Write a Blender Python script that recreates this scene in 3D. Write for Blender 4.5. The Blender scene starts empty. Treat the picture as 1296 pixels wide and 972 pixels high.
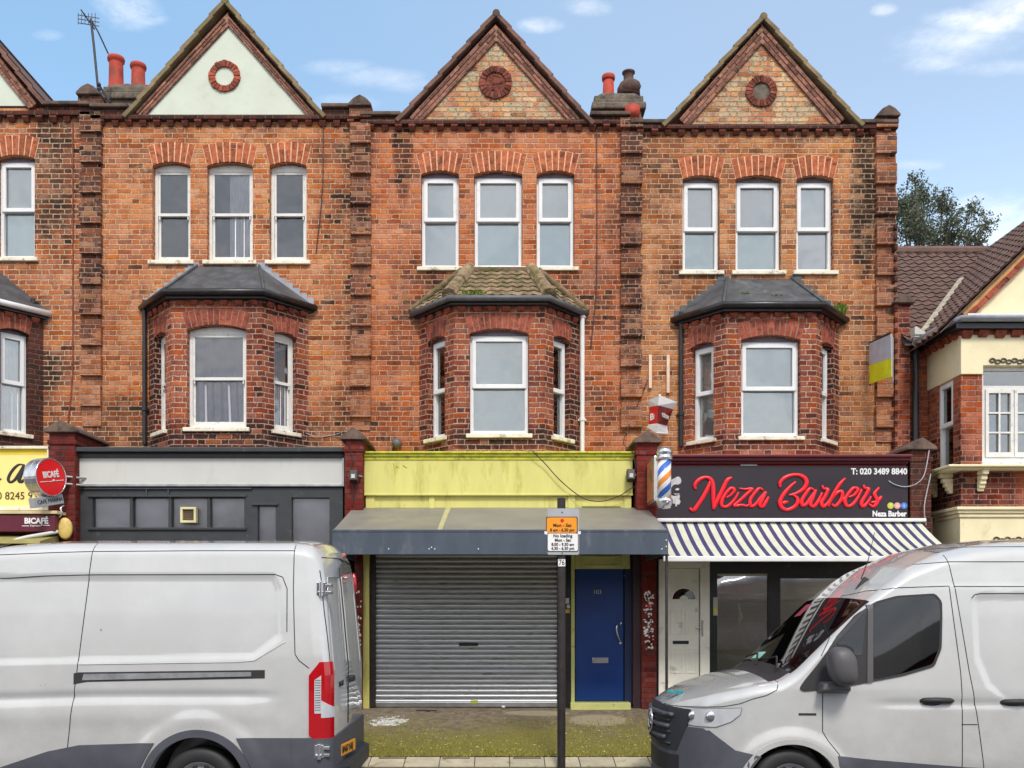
import bpy, bmesh, math, random
from mathutils import Vector, Matrix, geometry
from mathutils.bvhtree import BVHTree
random.seed(7)
C = bpy.context.scene.collection
R = math.radians
D = 14.0; CZ = 1.95; F = 1183.0; CX = 630.0; HY = 768.0

def W(px, py, y=0.0):
    """photo measurement -> world point lying in the vertical plane Y = y"""
    s = F / (D + y)
    return Vector(((px - CX) / s, y, CZ + (HY - py) / s))
def wx(px, y=0.0): return W(px, 0, y).x
def wz(py, y=0.0): return W(0, py, y).z

# ------------------------------------------------------------------ mesh builder
class MB:
    def __init__(s): s.v = []; s.f = []; s.mi = []; s.fr = []
    def add(s, vs, fs, M=None, mi=0, frame=None):
        b = len(s.v)
        for p in vs:
            p = Vector(p)
            s.v.append(M @ p if M is not None else p)
        for f in fs:
            s.f.append([b + i for i in f]); s.mi.append(mi); s.fr.append(frame)
        return s
    def box(s, x0, x1, y0, y1, z0, z1, M=None, mi=0, frame=None):
        if x1 < x0: x0, x1 = x1, x0
        if y1 < y0: y0, y1 = y1, y0
        if z1 < z0: z0, z1 = z1, z0
        vs = [(x0,y0,z0),(x1,y0,z0),(x1,y1,z0),(x0,y1,z0),(x0,y0,z1),(x1,y0,z1),(x1,y1,z1),(x0,y1,z1)]
        fs = [(0,3,2,1),(4,5,6,7),(0,1,5,4),(1,2,6,5),(2,3,7,6),(3,0,4,7)]
        return s.add(vs, fs, M, mi, frame)
    def hexa(s, p8, M=None, mi=0, frame=None):
        fs = [(0,3,2,1),(4,5,6,7),(0,1,5,4),(1,2,6,5),(2,3,7,6),(3,0,4,7)]
        return s.add(p8, fs, M, mi, frame)
    def plate(s, outline, holes, y0, y1, M=None, mi=0, frame=None):
        """outline / holes: lists of (x, z), front face at y0, back at y1"""
        loops = [list(outline)] + [list(h) for h in holes]
        pts = [p for l in loops for p in l]
        tri = geometry.tessellate_polygon([[Vector((p[0], p[1], 0)) for p in l] for l in loops])
        n = len(pts)
        vs = [(p[0], y0, p[1]) for p in pts] + [(p[0], y1, p[1]) for p in pts]
        fs = []
        for t in tri:
            a, b, c = (pts[i] for i in t)
            ar = (b[0]-a[0])*(c[1]-a[1]) - (b[1]-a[1])*(c[0]-a[0])
            if abs(ar) < 1e-9: continue
            t = tuple(t) if ar > 0 else tuple(reversed(t))
            fs.append(t); fs.append(tuple(n + i for i in reversed(t)))
        k = 0
        for li, l in enumerate(loops):
            m = len(l)
            area = sum(l[i][0]*l[(i+1) % m][1] - l[(i+1) % m][0]*l[i][1] for i in range(m))
            ccw = area > 0
            for i in range(m):
                a, b = k + i, k + (i+1) % m
                q = (a, n+a, n+b, b)
                if (li == 0) != ccw: q = tuple(reversed(q))
                fs.append(q)
            k += m
        return s.add(vs, fs, M, mi, frame)
    def tube(s, pts, r, n=8, M=None, mi=0, caps=True, flat=1.0, closed=False):
        pts = [Vector(p) for p in pts]
        if len(pts) < 2: return s
        rs = r if isinstance(r, (list, tuple)) else [r]*len(pts)
        vs = []; fs = []
        up0 = None
        for i, p in enumerate(pts):
            if closed: t = pts[(i+1) % len(pts)] - pts[i-1]
            else: t = pts[min(i+1, len(pts)-1)] - pts[max(i-1, 0)]
            if t.length < 1e-9: t = Vector((0,0,1))
            t.normalize()
            ref = Vector((0,1,0)) if abs(t.y) < .9 else Vector((0,0,1))
            a = t.cross(ref).normalized(); b = a.cross(t).normalized()
            for k in range(n):
                an = 2*math.pi*k/n
                q = a*math.cos(an)*rs[i] + b*math.sin(an)*rs[i]
                if flat != 1.0: q.y *= flat
                vs.append(p + q)
        m = len(pts)
        for i in range(m if closed else m-1):
            for k in range(n):
                a0 = i*n + k; a1 = i*n + (k+1) % n
                b0 = ((i+1) % m)*n + k; b1 = ((i+1) % m)*n + (k+1) % n
                fs.append((a0, a1, b1, b0))
        if caps and not closed:
            fs.append(tuple(reversed(range(n)))); fs.append(tuple((m-1)*n + k for k in range(n)))
        return s.add(vs, fs, M, mi)
    def lathe(s, prof, n=24, M=None, mi=0, cap=True):
        """prof: (radius, height) along local z"""
        vs = []; fs = []
        for r, z in prof:
            for k in range(n):
                a = 2*math.pi*k/n
                vs.append((r*math.cos(a), r*math.sin(a), z))
        for i in range(len(prof)-1):
            for k in range(n):
                fs.append((i*n+k, i*n+(k+1) % n, (i+1)*n+(k+1) % n, (i+1)*n+k))
        if cap:
            fs.append(tuple(reversed(range(n)))); fs.append(tuple((len(prof)-1)*n+k for k in range(n)))
        return s.add(vs, fs, M, mi)
    def ico(s, c, r, M=None, mi=0, seg=8, sc=(1,1,1)):
        vs = []; fs = []
        rings = seg//2
        for i in range(rings+1):
            t = math.pi*i/rings
            for k in range(seg):
                a = 2*math.pi*k/seg
                vs.append((c[0]+r*sc[0]*math.sin(t)*math.cos(a), c[1]+r*sc[1]*math.sin(t)*math.sin(a), c[2]+r*sc[2]*math.cos(t)))
        for i in range(rings):
            for k in range(seg):
                fs.append((i*seg+k, (i+1)*seg+k, (i+1)*seg+(k+1) % seg, i*seg+(k+1) % seg))
        return s.add(vs, fs, M, mi)

def obj_each(name, mb, nf, *a, **k):
    """one object for every nf consecutive faces of mb (one brick, one coping stone ...)"""
    out = []
    for i in range(0, len(mb.f), nf):
        fs = mb.f[i:i+nf]; ids = sorted({j for f in fs for j in f}); mp = {j: n for n, j in enumerate(ids)}
        q = MB(); q.v = [mb.v[j] for j in ids]; q.f = [[mp[j] for j in f] for f in fs]; q.mi = mb.mi[i:i+nf]; q.fr = mb.fr[i:i+nf]
        out.append(obj(name, q, *a, **k))
    return out
def wloc(o):
    l = Vector((0,0,0))
    while o is not None:
        l += o.location; o = o.parent
    return l

def obj(name, mb, mats, parent=None, smooth=False, bevel=0.0, loc=None, sub=0):
    """link mb as one mesh object; world coordinates are kept"""
    me = bpy.data.meshes.new(name)
    base = wloc(parent) if parent is not None else Vector((0,0,0))
    if parent is None:
        if loc is None:
            lo = Vector((min(v.x for v in mb.v), min(v.y for v in mb.v), min(v.z for v in mb.v)))
            hi = Vector((max(v.x for v in mb.v), max(v.y for v in mb.v), max(v.z for v in mb.v)))
            base = Vector(((lo.x+hi.x)/2, (lo.y+hi.y)/2, lo.z))
        else: base = Vector(loc)
    me.from_pydata([tuple(v - base) for v in mb.v], [], mb.f)
    uvl = me.uv_layers.new(name='UVMap')
    for pi, p in enumerate(me.polygons):
        p.material_index = mb.mi[pi]
        p.use_smooth = smooth
        fr = mb.fr[pi]
        n = p.normal
        if fr is not None: t, b = fr
        elif abs(n.z) < .75:
            t = Vector((0,0,1)).cross(n)
            if t.length < 1e-6: t = Vector((1,0,0))
            t.normalize()
            if abs(t.x) > .999: t = Vector((1,0,0))
            if abs(t.y) > .999: t = Vector((0,1,0))
            b = Vector((0,0,1))
        else: t, b = Vector((1,0,0)), Vector((0,1,0))
        for li in p.loop_indices:
            co = me.vertices[me.loops[li].vertex_index].co + base
            uvl.data[li].uv = (co.dot(t), co.dot(b))
    if not isinstance(mats, (list, tuple)): mats = [mats]
    for m in mats: me.materials.append(m)
    o = bpy.data.objects.new(name, me); C.objects.link(o)
    if parent is not None: o.parent = parent
    else: o.location = base
    if bevel:
        bv = o.modifiers.new('bevel', 'BEVEL'); bv.width = bevel; bv.segments = 2; bv.limit_method = 'ANGLE'; bv.angle_limit = R(40)
        bv.harden_normals = False
    if sub:
        sb = o.modifiers.new('sub', 'SUBSURF'); sb.levels = sub; sb.render_levels = sub
    return o

def thing(name, label, cat, loc, group=None):
    o = bpy.data.objects.new(name, None); C.objects.link(o)
    o.location = loc; o.empty_display_size = .3
    o['label'] = label; o['category'] = cat
    if group: o['group'] = group
    return o
def tag(o, label, cat, group=None):
    o['label'] = label; o['category'] = cat
    if group: o['group'] = group
    return o
def struct(o): o['kind'] = 'structure'; return o

def text(name, body, x, y, z, size, mat, parent, rotz=0.0, align='CENTER', ext=.003, bold=0.0, shear=0.0, sx=1.0, roty=0.0, M=None):
    """flat raised lettering facing -Y at (x, y, z)"""
    cu = bpy.data.curves.new(name, 'FONT')
    cu.body = body; cu.size = size; cu.extrude = ext; cu.offset = bold; cu.shear = shear
    cu.align_x = align; cu.align_y = 'CENTER'; cu.resolution_u = 3
    t = bpy.data.objects.new(name, cu); C.objects.link(t)
    bpy.context.view_layer.update()
    me = bpy.data.meshes.new_from_object(t.evaluated_get(bpy.context.evaluated_depsgraph_get()))
    bpy.data.objects.remove(t)
    base = wloc(parent)
    if M is None:
        M = Matrix.Translation(Vector((x, y, z))) @ Matrix.Rotation(rotz, 4, 'Z') @ Matrix.Rotation(roty, 4, 'Y') @ Matrix.Rotation(R(90), 4, 'X')
    me.transform(Matrix.Translation(-base) @ M @ Matrix.Diagonal((sx, 1, 1, 1)))
    me.materials.clear(); me.materials.append(mat)
    o = bpy.data.objects.new(name, me); C.objects.link(o); o.parent = parent
    return o

# ------------------------------------------------------------------ materials
def newmat(name):
    m = bpy.data.materials.new(name); m.use_nodes = True
    nt = m.node_tree; nt.nodes.clear()
    out = nt.nodes.new('ShaderNodeOutputMaterial')
    bs = nt.nodes.new('ShaderNodeBsdfPrincipled')
    nt.links.new(bs.outputs[0], out.inputs[0])
    return m, nt, bs, out
class G:
    """small node helper"""
    def __init__(s, nt): s.nt = nt
    def n(s, t, **k):
        x = s.nt.nodes.new(t)
        for a, b in k.items(): setattr(x, a, b)
        return x
    def set(s, sock, v):
        if hasattr(v, 'links') or isinstance(v, bpy.types.NodeSocket): s.nt.links.new(v, sock)
        else: sock.default_value = v
    def m(s, op, a, b=None, c=None, clamp=False):
        x = s.n('ShaderNodeMath', operation=op); x.use_clamp = clamp
        s.set(x.inputs[0], a)
        if b is not None: s.set(x.inputs[1], b)
        if c is not None: s.set(x.inputs[2], c)
        return x.outputs[0]
    def sstep(s, v, lo, hi, a=0.0, b=1.0):
        x = s.n('ShaderNodeMapRange', interpolation_type='SMOOTHSTEP')
        s.set(x.inputs[0], v); s.set(x.inputs[1], lo); s.set(x.inputs[2], hi); s.set(x.inputs[3], a); s.set(x.inputs[4], b)
        return x.outputs[0]
    def mix(s, f, a, b, t='MIX'):
        x = s.n('ShaderNodeMix', data_type='RGBA', blend_type=t); x.clamp_factor = True
        s.set(x.inputs[0], f)
        for i, v in ((6, a), (7, b)):
            if isinstance(v, tuple) and len(v) == 3: v = v + (1,)
            s.set(x.inputs[i], v)
        return x.outputs[2]
    def noise(s, vec, scale, detail=3, rough=.55, out=0):
        x = s.n('ShaderNodeTexNoise'); s.set(x.inputs['Vector'], vec); x.inputs['Scale'].default_value = scale
        x.inputs['Detail'].default_value = detail; x.inputs['Roughness'].default_value = rough
        return x.outputs[out]
    def ramp(s, f, stops, interp='LINEAR'):
        x = s.n('ShaderNodeValToRGB'); s.set(x.inputs[0], f); cr = x.color_ramp; cr.interpolation = interp
        while len(cr.elements) < len(stops): cr.elements.new(.5)
        for e, (p, c) in zip(cr.elements, stops):
            e.position = p; e.color = tuple(c) + (1,) if len(c) == 3 else c
        return x.outputs[0]
    def comb(s, x, y, z=0.0):
        k = s.n('ShaderNodeCombineXYZ'); s.set(k.inputs[0], x); s.set(k.inputs[1], y); s.set(k.inputs[2], z); return k.outputs[0]
    def sep(s, v):
        k = s.n('ShaderNodeSeparateXYZ'); s.set(k.inputs[0], v); return k.outputs
    def bump(s, h, dist, strength=1.0, normal=None):
        b = s.n('ShaderNodeBump'); s.set(b.inputs['Height'], h); b.inputs['Distance'].default_value = dist; b.inputs['Strength'].default_value = strength
        if normal is not None: s.set(b.inputs['Normal'], normal)
        return b.outputs[0]

def srgb(r, g, b):
    f = lambda c: (c/255/12.92) if c/255 <= .04045 else ((c/255+.055)/1.055)**2.4
    return (f(r), f(g), f(b))

def plain(name, col, rough=.6, metal=0.0, var=.12, vscale=6.0, bump=0.0, bscale=60.0, coat=0.0, dirt=None, dirt_amt=0.0, dscale=2.5, island=0.0, spec=.5, stretch=None):
    m, nt, bs, out = newmat(name); g = G(nt)
    geo = g.n('ShaderNodeNewGeometry'); pos = geo.outputs['Position']
    vec = pos
    if stretch:
        mp = g.n('ShaderNodeMapping'); g.set(mp.inputs[0], pos); mp.inputs['Scale'].default_value = stretch; vec = mp.outputs[0]
    nz = g.noise(vec, vscale, 4, .6)
    lo = tuple(c*(1-var) for c in col); hi = tuple(min(1, c*(1+var)) for c in col)
    c = g.mix(g.sstep(nz, .3, .7), lo, hi)
    if island:
        rnd = geo.outputs['Random Per Island']
        c = g.mix(1.0, c, g.comb(*[g.m('ADD', g.m('MULTIPLY', rnd, island*2), 1-island)]*3), 'MULTIPLY')
    if dirt is not None:
        dn = g.noise(vec, dscale, 6, .65)
        c = g.mix(g.sstep(dn, .62-dirt_amt*.35, .80-dirt_amt*.3), c, dirt)
    g.set(bs.inputs['Base Color'], c)
    g.set(bs.inputs['Roughness'], g.m('ADD', g.m('MULTIPLY', nz, .2), rough-.1, clamp=True))
    bs.inputs['Metallic'].default_value = metal
    bs.inputs['Coat Weight'].default_value = coat
    bs.inputs['Coat Roughness'].default_value = .05
    bs.inputs['Specular IOR Level'].default_value = spec
    if bump:
        g.set(bs.inputs['Normal'], g.bump(g.noise(pos, bscale, 4, .6), bump))
    return m

def brick(name, stops, mortar, stains=(), dark=.0, smear=.3, pitch=.0757, darkmortar=(.10,.07,.06), bumpd=.016, wob=.010, tone=(1,1,1), cement=None):
    """flemish bond brickwork from the mesh UVs (metres); weathering from world position"""
    m, nt, bs, out = newmat(name); g = G(nt)
    uvn = g.n('ShaderNodeUVMap'); uv = uvn.outputs[0]
    pos = g.n('ShaderNodeNewGeometry').outputs['Position']
    wv = g.noise(pos, 8.0, 4, .7, out=1)
    sw = g.sep(wv); su = g.sep(uv)
    u = g.m('ADD', su[0], g.m('MULTIPLY', g.m('SUBTRACT', sw[0], .5), wob*3))
    v = g.m('ADD', su[1], g.m('MULTIPLY', g.m('SUBTRACT', sw[1], .5), wob*2.2))
    u = g.m('ADD', u, 100.0); v = g.m('ADD', v, 50.0)
    row = g.m('FLOOR', g.m('DIVIDE', v, pitch))
    fv = g.m('SUBTRACT', v, g.m('MULTIPLY', row, pitch))
    P = .338; S = .226
    odd = g.m('MODULO', row, 2.0)
    rr = g.n('ShaderNodeTexWhiteNoise', noise_dimensions='1D'); g.set(rr.inputs['W'], row)
    uu = g.m('ADD', g.m('ADD', u, g.m('MULTIPLY', odd, P/2)), g.m('MULTIPLY', rr.outputs[0], .03))
    k = g.m('FLOOR', g.m('DIVIDE', uu, P))
    fu = g.m('SUBTRACT', uu, g.m('MULTIPLY', k, P))
    hdr = g.m('GREATER_THAN', fu, S)
    e1 = g.m('MINIMUM', fu, g.m('ABSOLUTE', g.m('SUBTRACT', fu, S)))
    du = g.m('MINIMUM', e1, g.m('SUBTRACT', P, fu))
    dv = g.m('MINIMUM', fv, g.m('SUBTRACT', pitch, fv))
    fine = g.noise(pos, 42.0, 4, .65)
    d = g.m('ADD', g.m('MINIMUM', du, dv), g.m('MULTIPLY', g.m('SUBTRACT', fine, .5), .027))
    isb = g.sstep(d, .0046, .0112)
    idv = g.comb(g.m('ADD', g.m('MULTIPLY', k, 2.0), hdr), row, 0.0)
    wn = g.n('ShaderNodeTexWhiteNoise', noise_dimensions='3D'); g.set(wn.inputs['Vector'], idv)
    rnd = wn.outputs['Value']; rcol = g.sep(wn.outputs['Color'])
    # weathering map
    big = g.noise(pos, 1.1, 4, .6)
    mid = g.noise(pos, 4.0, 4, .65)
    ps = g.sep(pos)
    st = g.m('MULTIPLY', g.sstep(big, .45, .72), .35)
    for (sx, sz, rx, rz, a) in stains:
        q = g.m('ADD', g.m('POWER', g.m('DIVIDE', g.m('SUBTRACT', ps[0], sx), rx), 2.0), g.m('POWER', g.m('DIVIDE', g.m('SUBTRACT', ps[2], sz), rz), 2.0))
        q = g.m('ADD', q, g.m('MULTIPLY', g.m('SUBTRACT', mid, .5), 1.2))
        st = g.m('ADD', st, g.m('MULTIPLY', g.sstep(q, 1.3, .2), a))
    smp = g.n('ShaderNodeMapping'); g.set(smp.inputs[0], pos); smp.inputs['Scale'].default_value = (5.5, 5.5, .55)
    st = g.m('ADD', st, g.m('MULTIPLY', g.sstep(g.noise(smp.outputs[0], 1.0, 5, .7), .50, .74), .42))
    st = g.m('ADD', st, dark)
    patch_ = g.sstep(g.noise(pos, 1.7, 5, .65), .36, .66)
    f = g.m('ADD', g.m('ADD', g.m('MULTIPLY', rnd, .34), g.m('MULTIPLY', patch_, .24)), g.m('MULTIPLY', st, .62), clamp=True)
    bc = g.ramp(f, stops)
    # odd bricks, faces worn to pink/cream
    bc = g.mix(g.m('MULTIPLY', g.m('GREATER_THAN', rcol[0], .93), .45), bc, stops[0][1])
    bc = g.mix(g.m('MULTIPLY', g.m('GREATER_THAN', rcol[1], .955), g.m('ADD', .45, st)), bc, stops[-1][1])
    hs = g.n('ShaderNodeHueSaturation'); g.set(hs.inputs['Color'], bc)
    g.set(hs.inputs['Value'], g.m('ADD', .44, g.m('MULTIPLY', g.noise(pos, 34.0, 5, .75), 1.0)))
    g.set(hs.inputs['Saturation'], g.m('ADD', .88, g.m('MULTIPLY', rcol[2], .24)))
    bc = hs.outputs[0]
    mo = g.mix(g.m('MULTIPLY', st, .42, clamp=True), mortar, darkmortar)
    mo = g.mix(g.sstep(g.noise(pos, 14.0, 3, .6), .40, .75), mo, tuple(c*.70 for c in mortar))
    # mortar smeared over the bricks in patches
    smr = g.m('MULTIPLY', g.sstep(g.noise(pos, 2.3, 5, .7), .46, .70), g.m('MULTIPLY', g.sstep(g.noise(pos, 16.0, 4, .7), .38, .64), smear))
    bc = g.mix(smr, bc, mortar)
    col = g.mix(isb, mo, bc)
    # broad uneven soot and colour drift over the wall
    dr = g.noise(pos, .75, 5, .65); dr2 = g.noise(pos, 2.8, 5, .7)
    col = g.mix(g.sstep(dr, .38, .66, 0.0, .55), col, g.mix(1.0, col, (.70,.62,.60), 'MULTIPLY'))
    col = g.mix(g.sstep(dr2, .50, .72, 0.0, .60), col, g.mix(1.0, col, (.62,.58,.58), 'MULTIPLY'))
    if cement is not None:
        cn_ = g.m('ADD', g.noise(pos, 2.6, 5, .62), g.m('MULTIPLY', g.m('SUBTRACT', g.noise(pos, 16.0, 4, .7), .5), .35))
        cm_ = g.sstep(cn_, .47, .56)
        keep = g.m('MULTIPLY', g.m('GREATER_THAN', rcol[1], .78), isb)
        cm_ = g.m('MULTIPLY', cm_, g.m('SUBTRACT', 1.0, g.m('MULTIPLY', keep, .9)))
        cc_ = g.mix(g.sstep(g.noise(pos, 30.0, 5, .75), .32, .66), tuple(c*.62 for c in cement), cement)
        col = g.mix(g.m('MULTIPLY', cm_, .92), col, cc_)
    if tone != (1,1,1): col = g.mix(1.0, col, tone, 'MULTIPLY')
    g.set(bs.inputs['Base Color'], col)
    bs.inputs['Roughness'].default_value = .88
    bs.inputs['Specular IOR Level'].default_value = .3
    h = g.m('ADD', g.m('ADD', isb, g.m('MULTIPLY', rcol[2], .35)), g.m('MULTIPLY', fine, .5))
    g.set(bs.inputs['Normal'], g.bump(h, bumpd))
    return m

ORANGE = [(0.0, srgb(222,152,108)), (.22, srgb(208,134,92)), (.42, srgb(184,108,74)), (.62, srgb(144,82,58)), (.80, srgb(96,60,46)), (1.0, srgb(54,38,34))]
REDB   = [(0.0, srgb(206,124,80)), (.22, srgb(180,96,64)), (.46, srgb(148,80,60)), (.7, srgb(108,48,38)), (1.0, srgb(54,34,32))]
BROWN  = [(0.0, srgb(216,156,112)), (.3, srgb(188,122,84)), (.5, srgb(152,92,64)), (.72, srgb(104,64,48)), (1.0, srgb(50,36,32))]
BUFF   = [(0.0, srgb(244,206,160)), (.2, srgb(232,176,124)), (.4, srgb(210,132,96)), (.7, srgb(164,96,70)), (1.0, srgb(84,62,50))]
MORT = srgb(226,178,150)

def P4(px, py, rx, ry, a):   # stain given where it lies on the wall plane
    p = W(px, py); return (p.x, p.z, rx/84.5, ry/84.5, a)
M = {}
M['brick0'] = brick('brick_wall_tan', ORANGE, srgb(232,196,168), [P4(70,230,38,110,.75), P4(85,500,60,60,.35), P4(115,160,20,60,.6), P4(20,420,60,120,.3)], dark=.10, smear=.35, tone=(.98,1.0,.92))
M['brick1'] = brick('brick_wall_orange', ORANGE, srgb(228,186,150), [P4(150,540,70,50,.6), P4(440,360,30,200,.28), P4(200,170,40,30,.25), P4(400,540,60,50,.45), P4(425,230,26,90,.15)], dark=.06, smear=.55, tone=(1.0,1.0,.92))
M['brick2'] = brick('brick_wall_red', ORANGE, srgb(226,180,150), [P4(510,190,14,70,.8), P4(530,360,40,70,.4), P4(745,370,40,60,.45), P4(790,250,30,120,.3), P4(500,540,60,40,.35), P4(760,540,40,50,.3)], dark=.10, smear=.45, tone=(1.0,.93,.86))
M['brick3'] = brick('brick_wall_tan_dark', BROWN, srgb(224,184,150), [P4(1092,250,18,110,1.0), P4(1112,300,30,200,.30), P4(830,200,50,60,.35), P4(880,350,60,30,.4), P4(1100,430,60,120,.1)], dark=.02, smear=.6, tone=(1.0,1.0,.92))
M['brickbay'] = brick('brick_bay_red', REDB, srgb(214,174,150), [P4(187,460,30,150,.8), P4(360,470,60,130,.35), P4(545,500,20,130,.5), P4(735,480,40,140,.7), P4(290,560,110,22,.8), P4(640,562,110,16,.8), P4(960,566,110,14,.5), P4(1050,480,30,130,.4)], dark=.10, smear=.10)
M['brickpil'] = brick('brick_pilaster_weathered', BROWN, srgb(200,156,130), [P4(117,240,40,200,.55), P4(800,290,30,200,.6), P4(457,300,30,120,.4), P4(1125,300,30,160,.35)], dark=.12, smear=.5, wob=.01)
M['brickgable'] = brick('brick_gable_buff', BUFF, srgb(196,180,152), [P4(965,60,14,20,.4)], dark=.0, smear=.8, wob=.016, bumpd=.03, cement=srgb(204,184,150))
M['brickrake'] = brick('brick_rake_brown', [(0,srgb(158,88,66)),(.35,srgb(130,66,54)),(.6,srgb(104,58,50)),(1,srgb(64,42,38))], srgb(176,140,122), [], dark=.15, smear=.1)
M['brickdark'] = brick('brick_soot_dark', [(0,srgb(120,62,46)),(.4,srgb(84,46,38)),(.7,srgb(58,38,34)),(1,srgb(40,30,30))], srgb(120,92,80), [], dark=.2, smear=.2)
M['brickpier'] = brick('brick_pier_painted_red', [(0,srgb(142,58,46)),(.5,srgb(112,42,38)),(1,srgb(76,34,34))], srgb(104,52,46), [], dark=.1, smear=.1, bumpd=.006)
M['brickside'] = brick('brick_side_red', REDB, srgb(196,140,118), [P4(1160,640,40,90,.9), P4(1150,420,20,70,.5), P4(1215,530,10,100,.35), P4(1215,640,30,60,.6)], dark=.02, smear=.25)
M['voussoir'] = plain('rubbed_brick_orange', srgb(168,94,62), .85, var=.3, vscale=14, bump=.004, bscale=70, island=.28, spec=.3, dirt=srgb(96,54,42), dirt_amt=.35, dscale=9)
M['vouss_red'] = plain('rubbed_brick_red', srgb(150,78,60), .85, var=.3, vscale=14, bump=.004, bscale=70, island=.3, spec=.3, dirt=srgb(80,46,40), dirt_amt=.35, dscale=9)
M['vouss_dark'] = plain('dentil_brick_sooty', srgb(118,66,54), .9, var=.35, vscale=12, bump=.006, bscale=60, island=.55, spec=.3)
M['mortar'] = plain('lime_mortar', srgb(228,180,148), .95, var=.2, vscale=20, bump=.003, spec=.2)
M['mortar_d'] = plain('sooty_mortar', srgb(160,120,104), .95, var=.25, vscale=20, bump=.003, spec=.2)
M['render'] = plain('white_render', srgb(208,215,200), .85, var=.05, vscale=3, bump=.002, bscale=40, dirt=srgb(196,200,184), dirt_amt=.25, dscale=1.5)
M['cream'] = plain('cream_stucco', srgb(236,224,186), .85, var=.05, vscale=3, bump=.002, bscale=40, dirt=srgb(206,192,152), dirt_amt=.25, dscale=1.8)
M['upvc'] = plain('white_upvc', (.80,.81,.82), .35, var=.03, dirt=(.60,.60,.57), dirt_amt=.1, dscale=8)
M['paintw'] = plain('old_white_gloss_paint', (.74,.73,.70), .5, var=.06, dirt=(.36,.34,.29), dirt_amt=.18, dscale=14, bump=.001)
M['sill'] = plain('painted_stone_sill', srgb(232,224,204), .75, var=.08, dirt=srgb(150,140,112), dirt_amt=.32, dscale=10, bump=.003)
M['tilebrown'] = plain('brown_concrete_tile', srgb(108,84,76), .8, var=.2, vscale=3, bump=.003, island=.12, dirt=srgb(86,70,66), dirt_amt=.3, dscale=6)
M['tilemoss'] = plain('mossy_old_tile', srgb(134,114,90), .9, var=.35, vscale=8, bump=.010, bscale=40, island=.35, dirt=srgb(92,88,48), dirt_amt=.50, dscale=9)
M['coping'] = plain('verge_tile_grey_brown', srgb(134,116,88), .9, var=.25, vscale=6, bump=.006, island=.2, dirt=srgb(116,112,70), dirt_amt=.3, dscale=5)
M['coping_red'] = plain('verge_tile_red_brown', srgb(118,86,74), .9, var=.25, vscale=6, bump=.006, island=.25, dirt=srgb(80,70,60), dirt_amt=.3, dscale=5)
M['stone'] = plain('sooty_coping_stone', srgb(104,86,76), .9, var=.3, vscale=6, bump=.006, bscale=40, dirt=srgb(64,54,50), dirt_amt=.4, dscale=5)
M['stonegrey'] = plain('grey_cement', srgb(110,100,88), .9, var=.3, vscale=6, bump=.015, bscale=22, dirt=srgb(74,68,60), dirt_amt=.45, dscale=5)
M['slate'] = plain('black_felt_roof', srgb(74,76,80), .55, var=.3, vscale=5, bump=.004, bscale=30, dirt=srgb(104,106,106), dirt_amt=.25, dscale=3)
M['lead'] = plain('lead_flashing', srgb(150,154,164), .55, var=.15, vscale=8, bump=.002, metal=.1)
M['black'] = plain('black_gloss_paint', srgb(38,38,42), .35, var=.2, vscale=10, dirt=srgb(80,76,72), dirt_amt=.1, dscale=12)
M['gutter'] = plain('grey_gutter', srgb(96,96,100), .5, var=.2, vscale=8)
M['white_pipe'] = plain('white_plastic_pipe', (.78,.78,.78), .4, var=.05)
M['pot'] = plain('terracotta_pot', srgb(178,66,46), .75, var=.2, vscale=7, bump=.002, dirt=srgb(130,60,46), dirt_amt=.3)
M['potdark'] = plain('sooty_pot', srgb(92,70,64), .85, var=.3, vscale=9, bump=.003)
M['metal'] = plain('dull_galvanised', (.45,.46,.47), .4, metal=.8, var=.15)
M['darkmetal'] = plain('dark_steel', srgb(56,50,50), .5, metal=.3, var=.25, vscale=12, dirt=srgb(90,66,52), dirt_amt=.15, dscale=18)
M['char'] = plain('charcoal_painted_timber', srgb(54,56,60), .5, var=.12, vscale=5, dirt=srgb(80,82,84), dirt_amt=.15, dscale=7)
M['canopy_front'] = plain('slate_blue_sheet', srgb(70,80,94), .5, var=.10, vscale=2, dirt=srgb(96,102,110), dirt_amt=.28, dscale=3, stretch=(2.5,2.5,.7), bump=.004, bscale=3)
M['canopy_top'] = plain('faded_grey_sheet', srgb(128,125,118), .5, var=.12, vscale=2.0, dirt=srgb(140,136,118), dirt_amt=.3, dscale=1.2)
M['lime'] = plain('lime_paint', srgb(212,206,120), .45, var=.05, vscale=2, dirt=srgb(184,178,88), dirt_amt=.28, dscale=2.4, bump=.001, bscale=20, stretch=(2.5,2.5,.6))
M['lime_edge'] = plain('lime_weathered_moulding', srgb(196,196,62), .6, var=.2, vscale=9, dirt=srgb(120,116,44), dirt_amt=.3, dscale=10)
M['limecream'] = plain('pale_lime_panel', srgb(206,208,132), .6, var=.08, vscale=4, dirt=srgb(160,156,96), dirt_amt=.2, dscale=8)
M['shutter'] = plain('galvanised_shutter', (.54,.56,.59), .38, metal=.72, var=.12, vscale=3, dirt=(.30,.31,.32), dirt_amt=.2, dscale=3, stretch=(1,1,6))
M['bluedoor'] = plain('blue_door_paint', srgb(16,60,134), .35, var=.08, vscale=3, dirt=srgb(12,60,136), dirt_amt=.2)
M['bluedark'] = plain('dark_blue_jamb', srgb(24,40,80), .5, var=.1)
M['plum'] = plain('dark_plum_paint', srgb(58,34,42), .5, var=.15, vscale=8)
M['whitedoor'] = plain('white_door_plastic', srgb(240,238,228), .4, var=.04, dirt=srgb(180,176,160), dirt_amt=.12, dscale=5)
M['signwhite'] = plain('faded_white_sign_panel', srgb(202,202,198), .5, var=.04, vscale=1.5, dirt=srgb(182,186,176), dirt_amt=.3, dscale=1.5, stretch=(1,1,.3))
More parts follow.
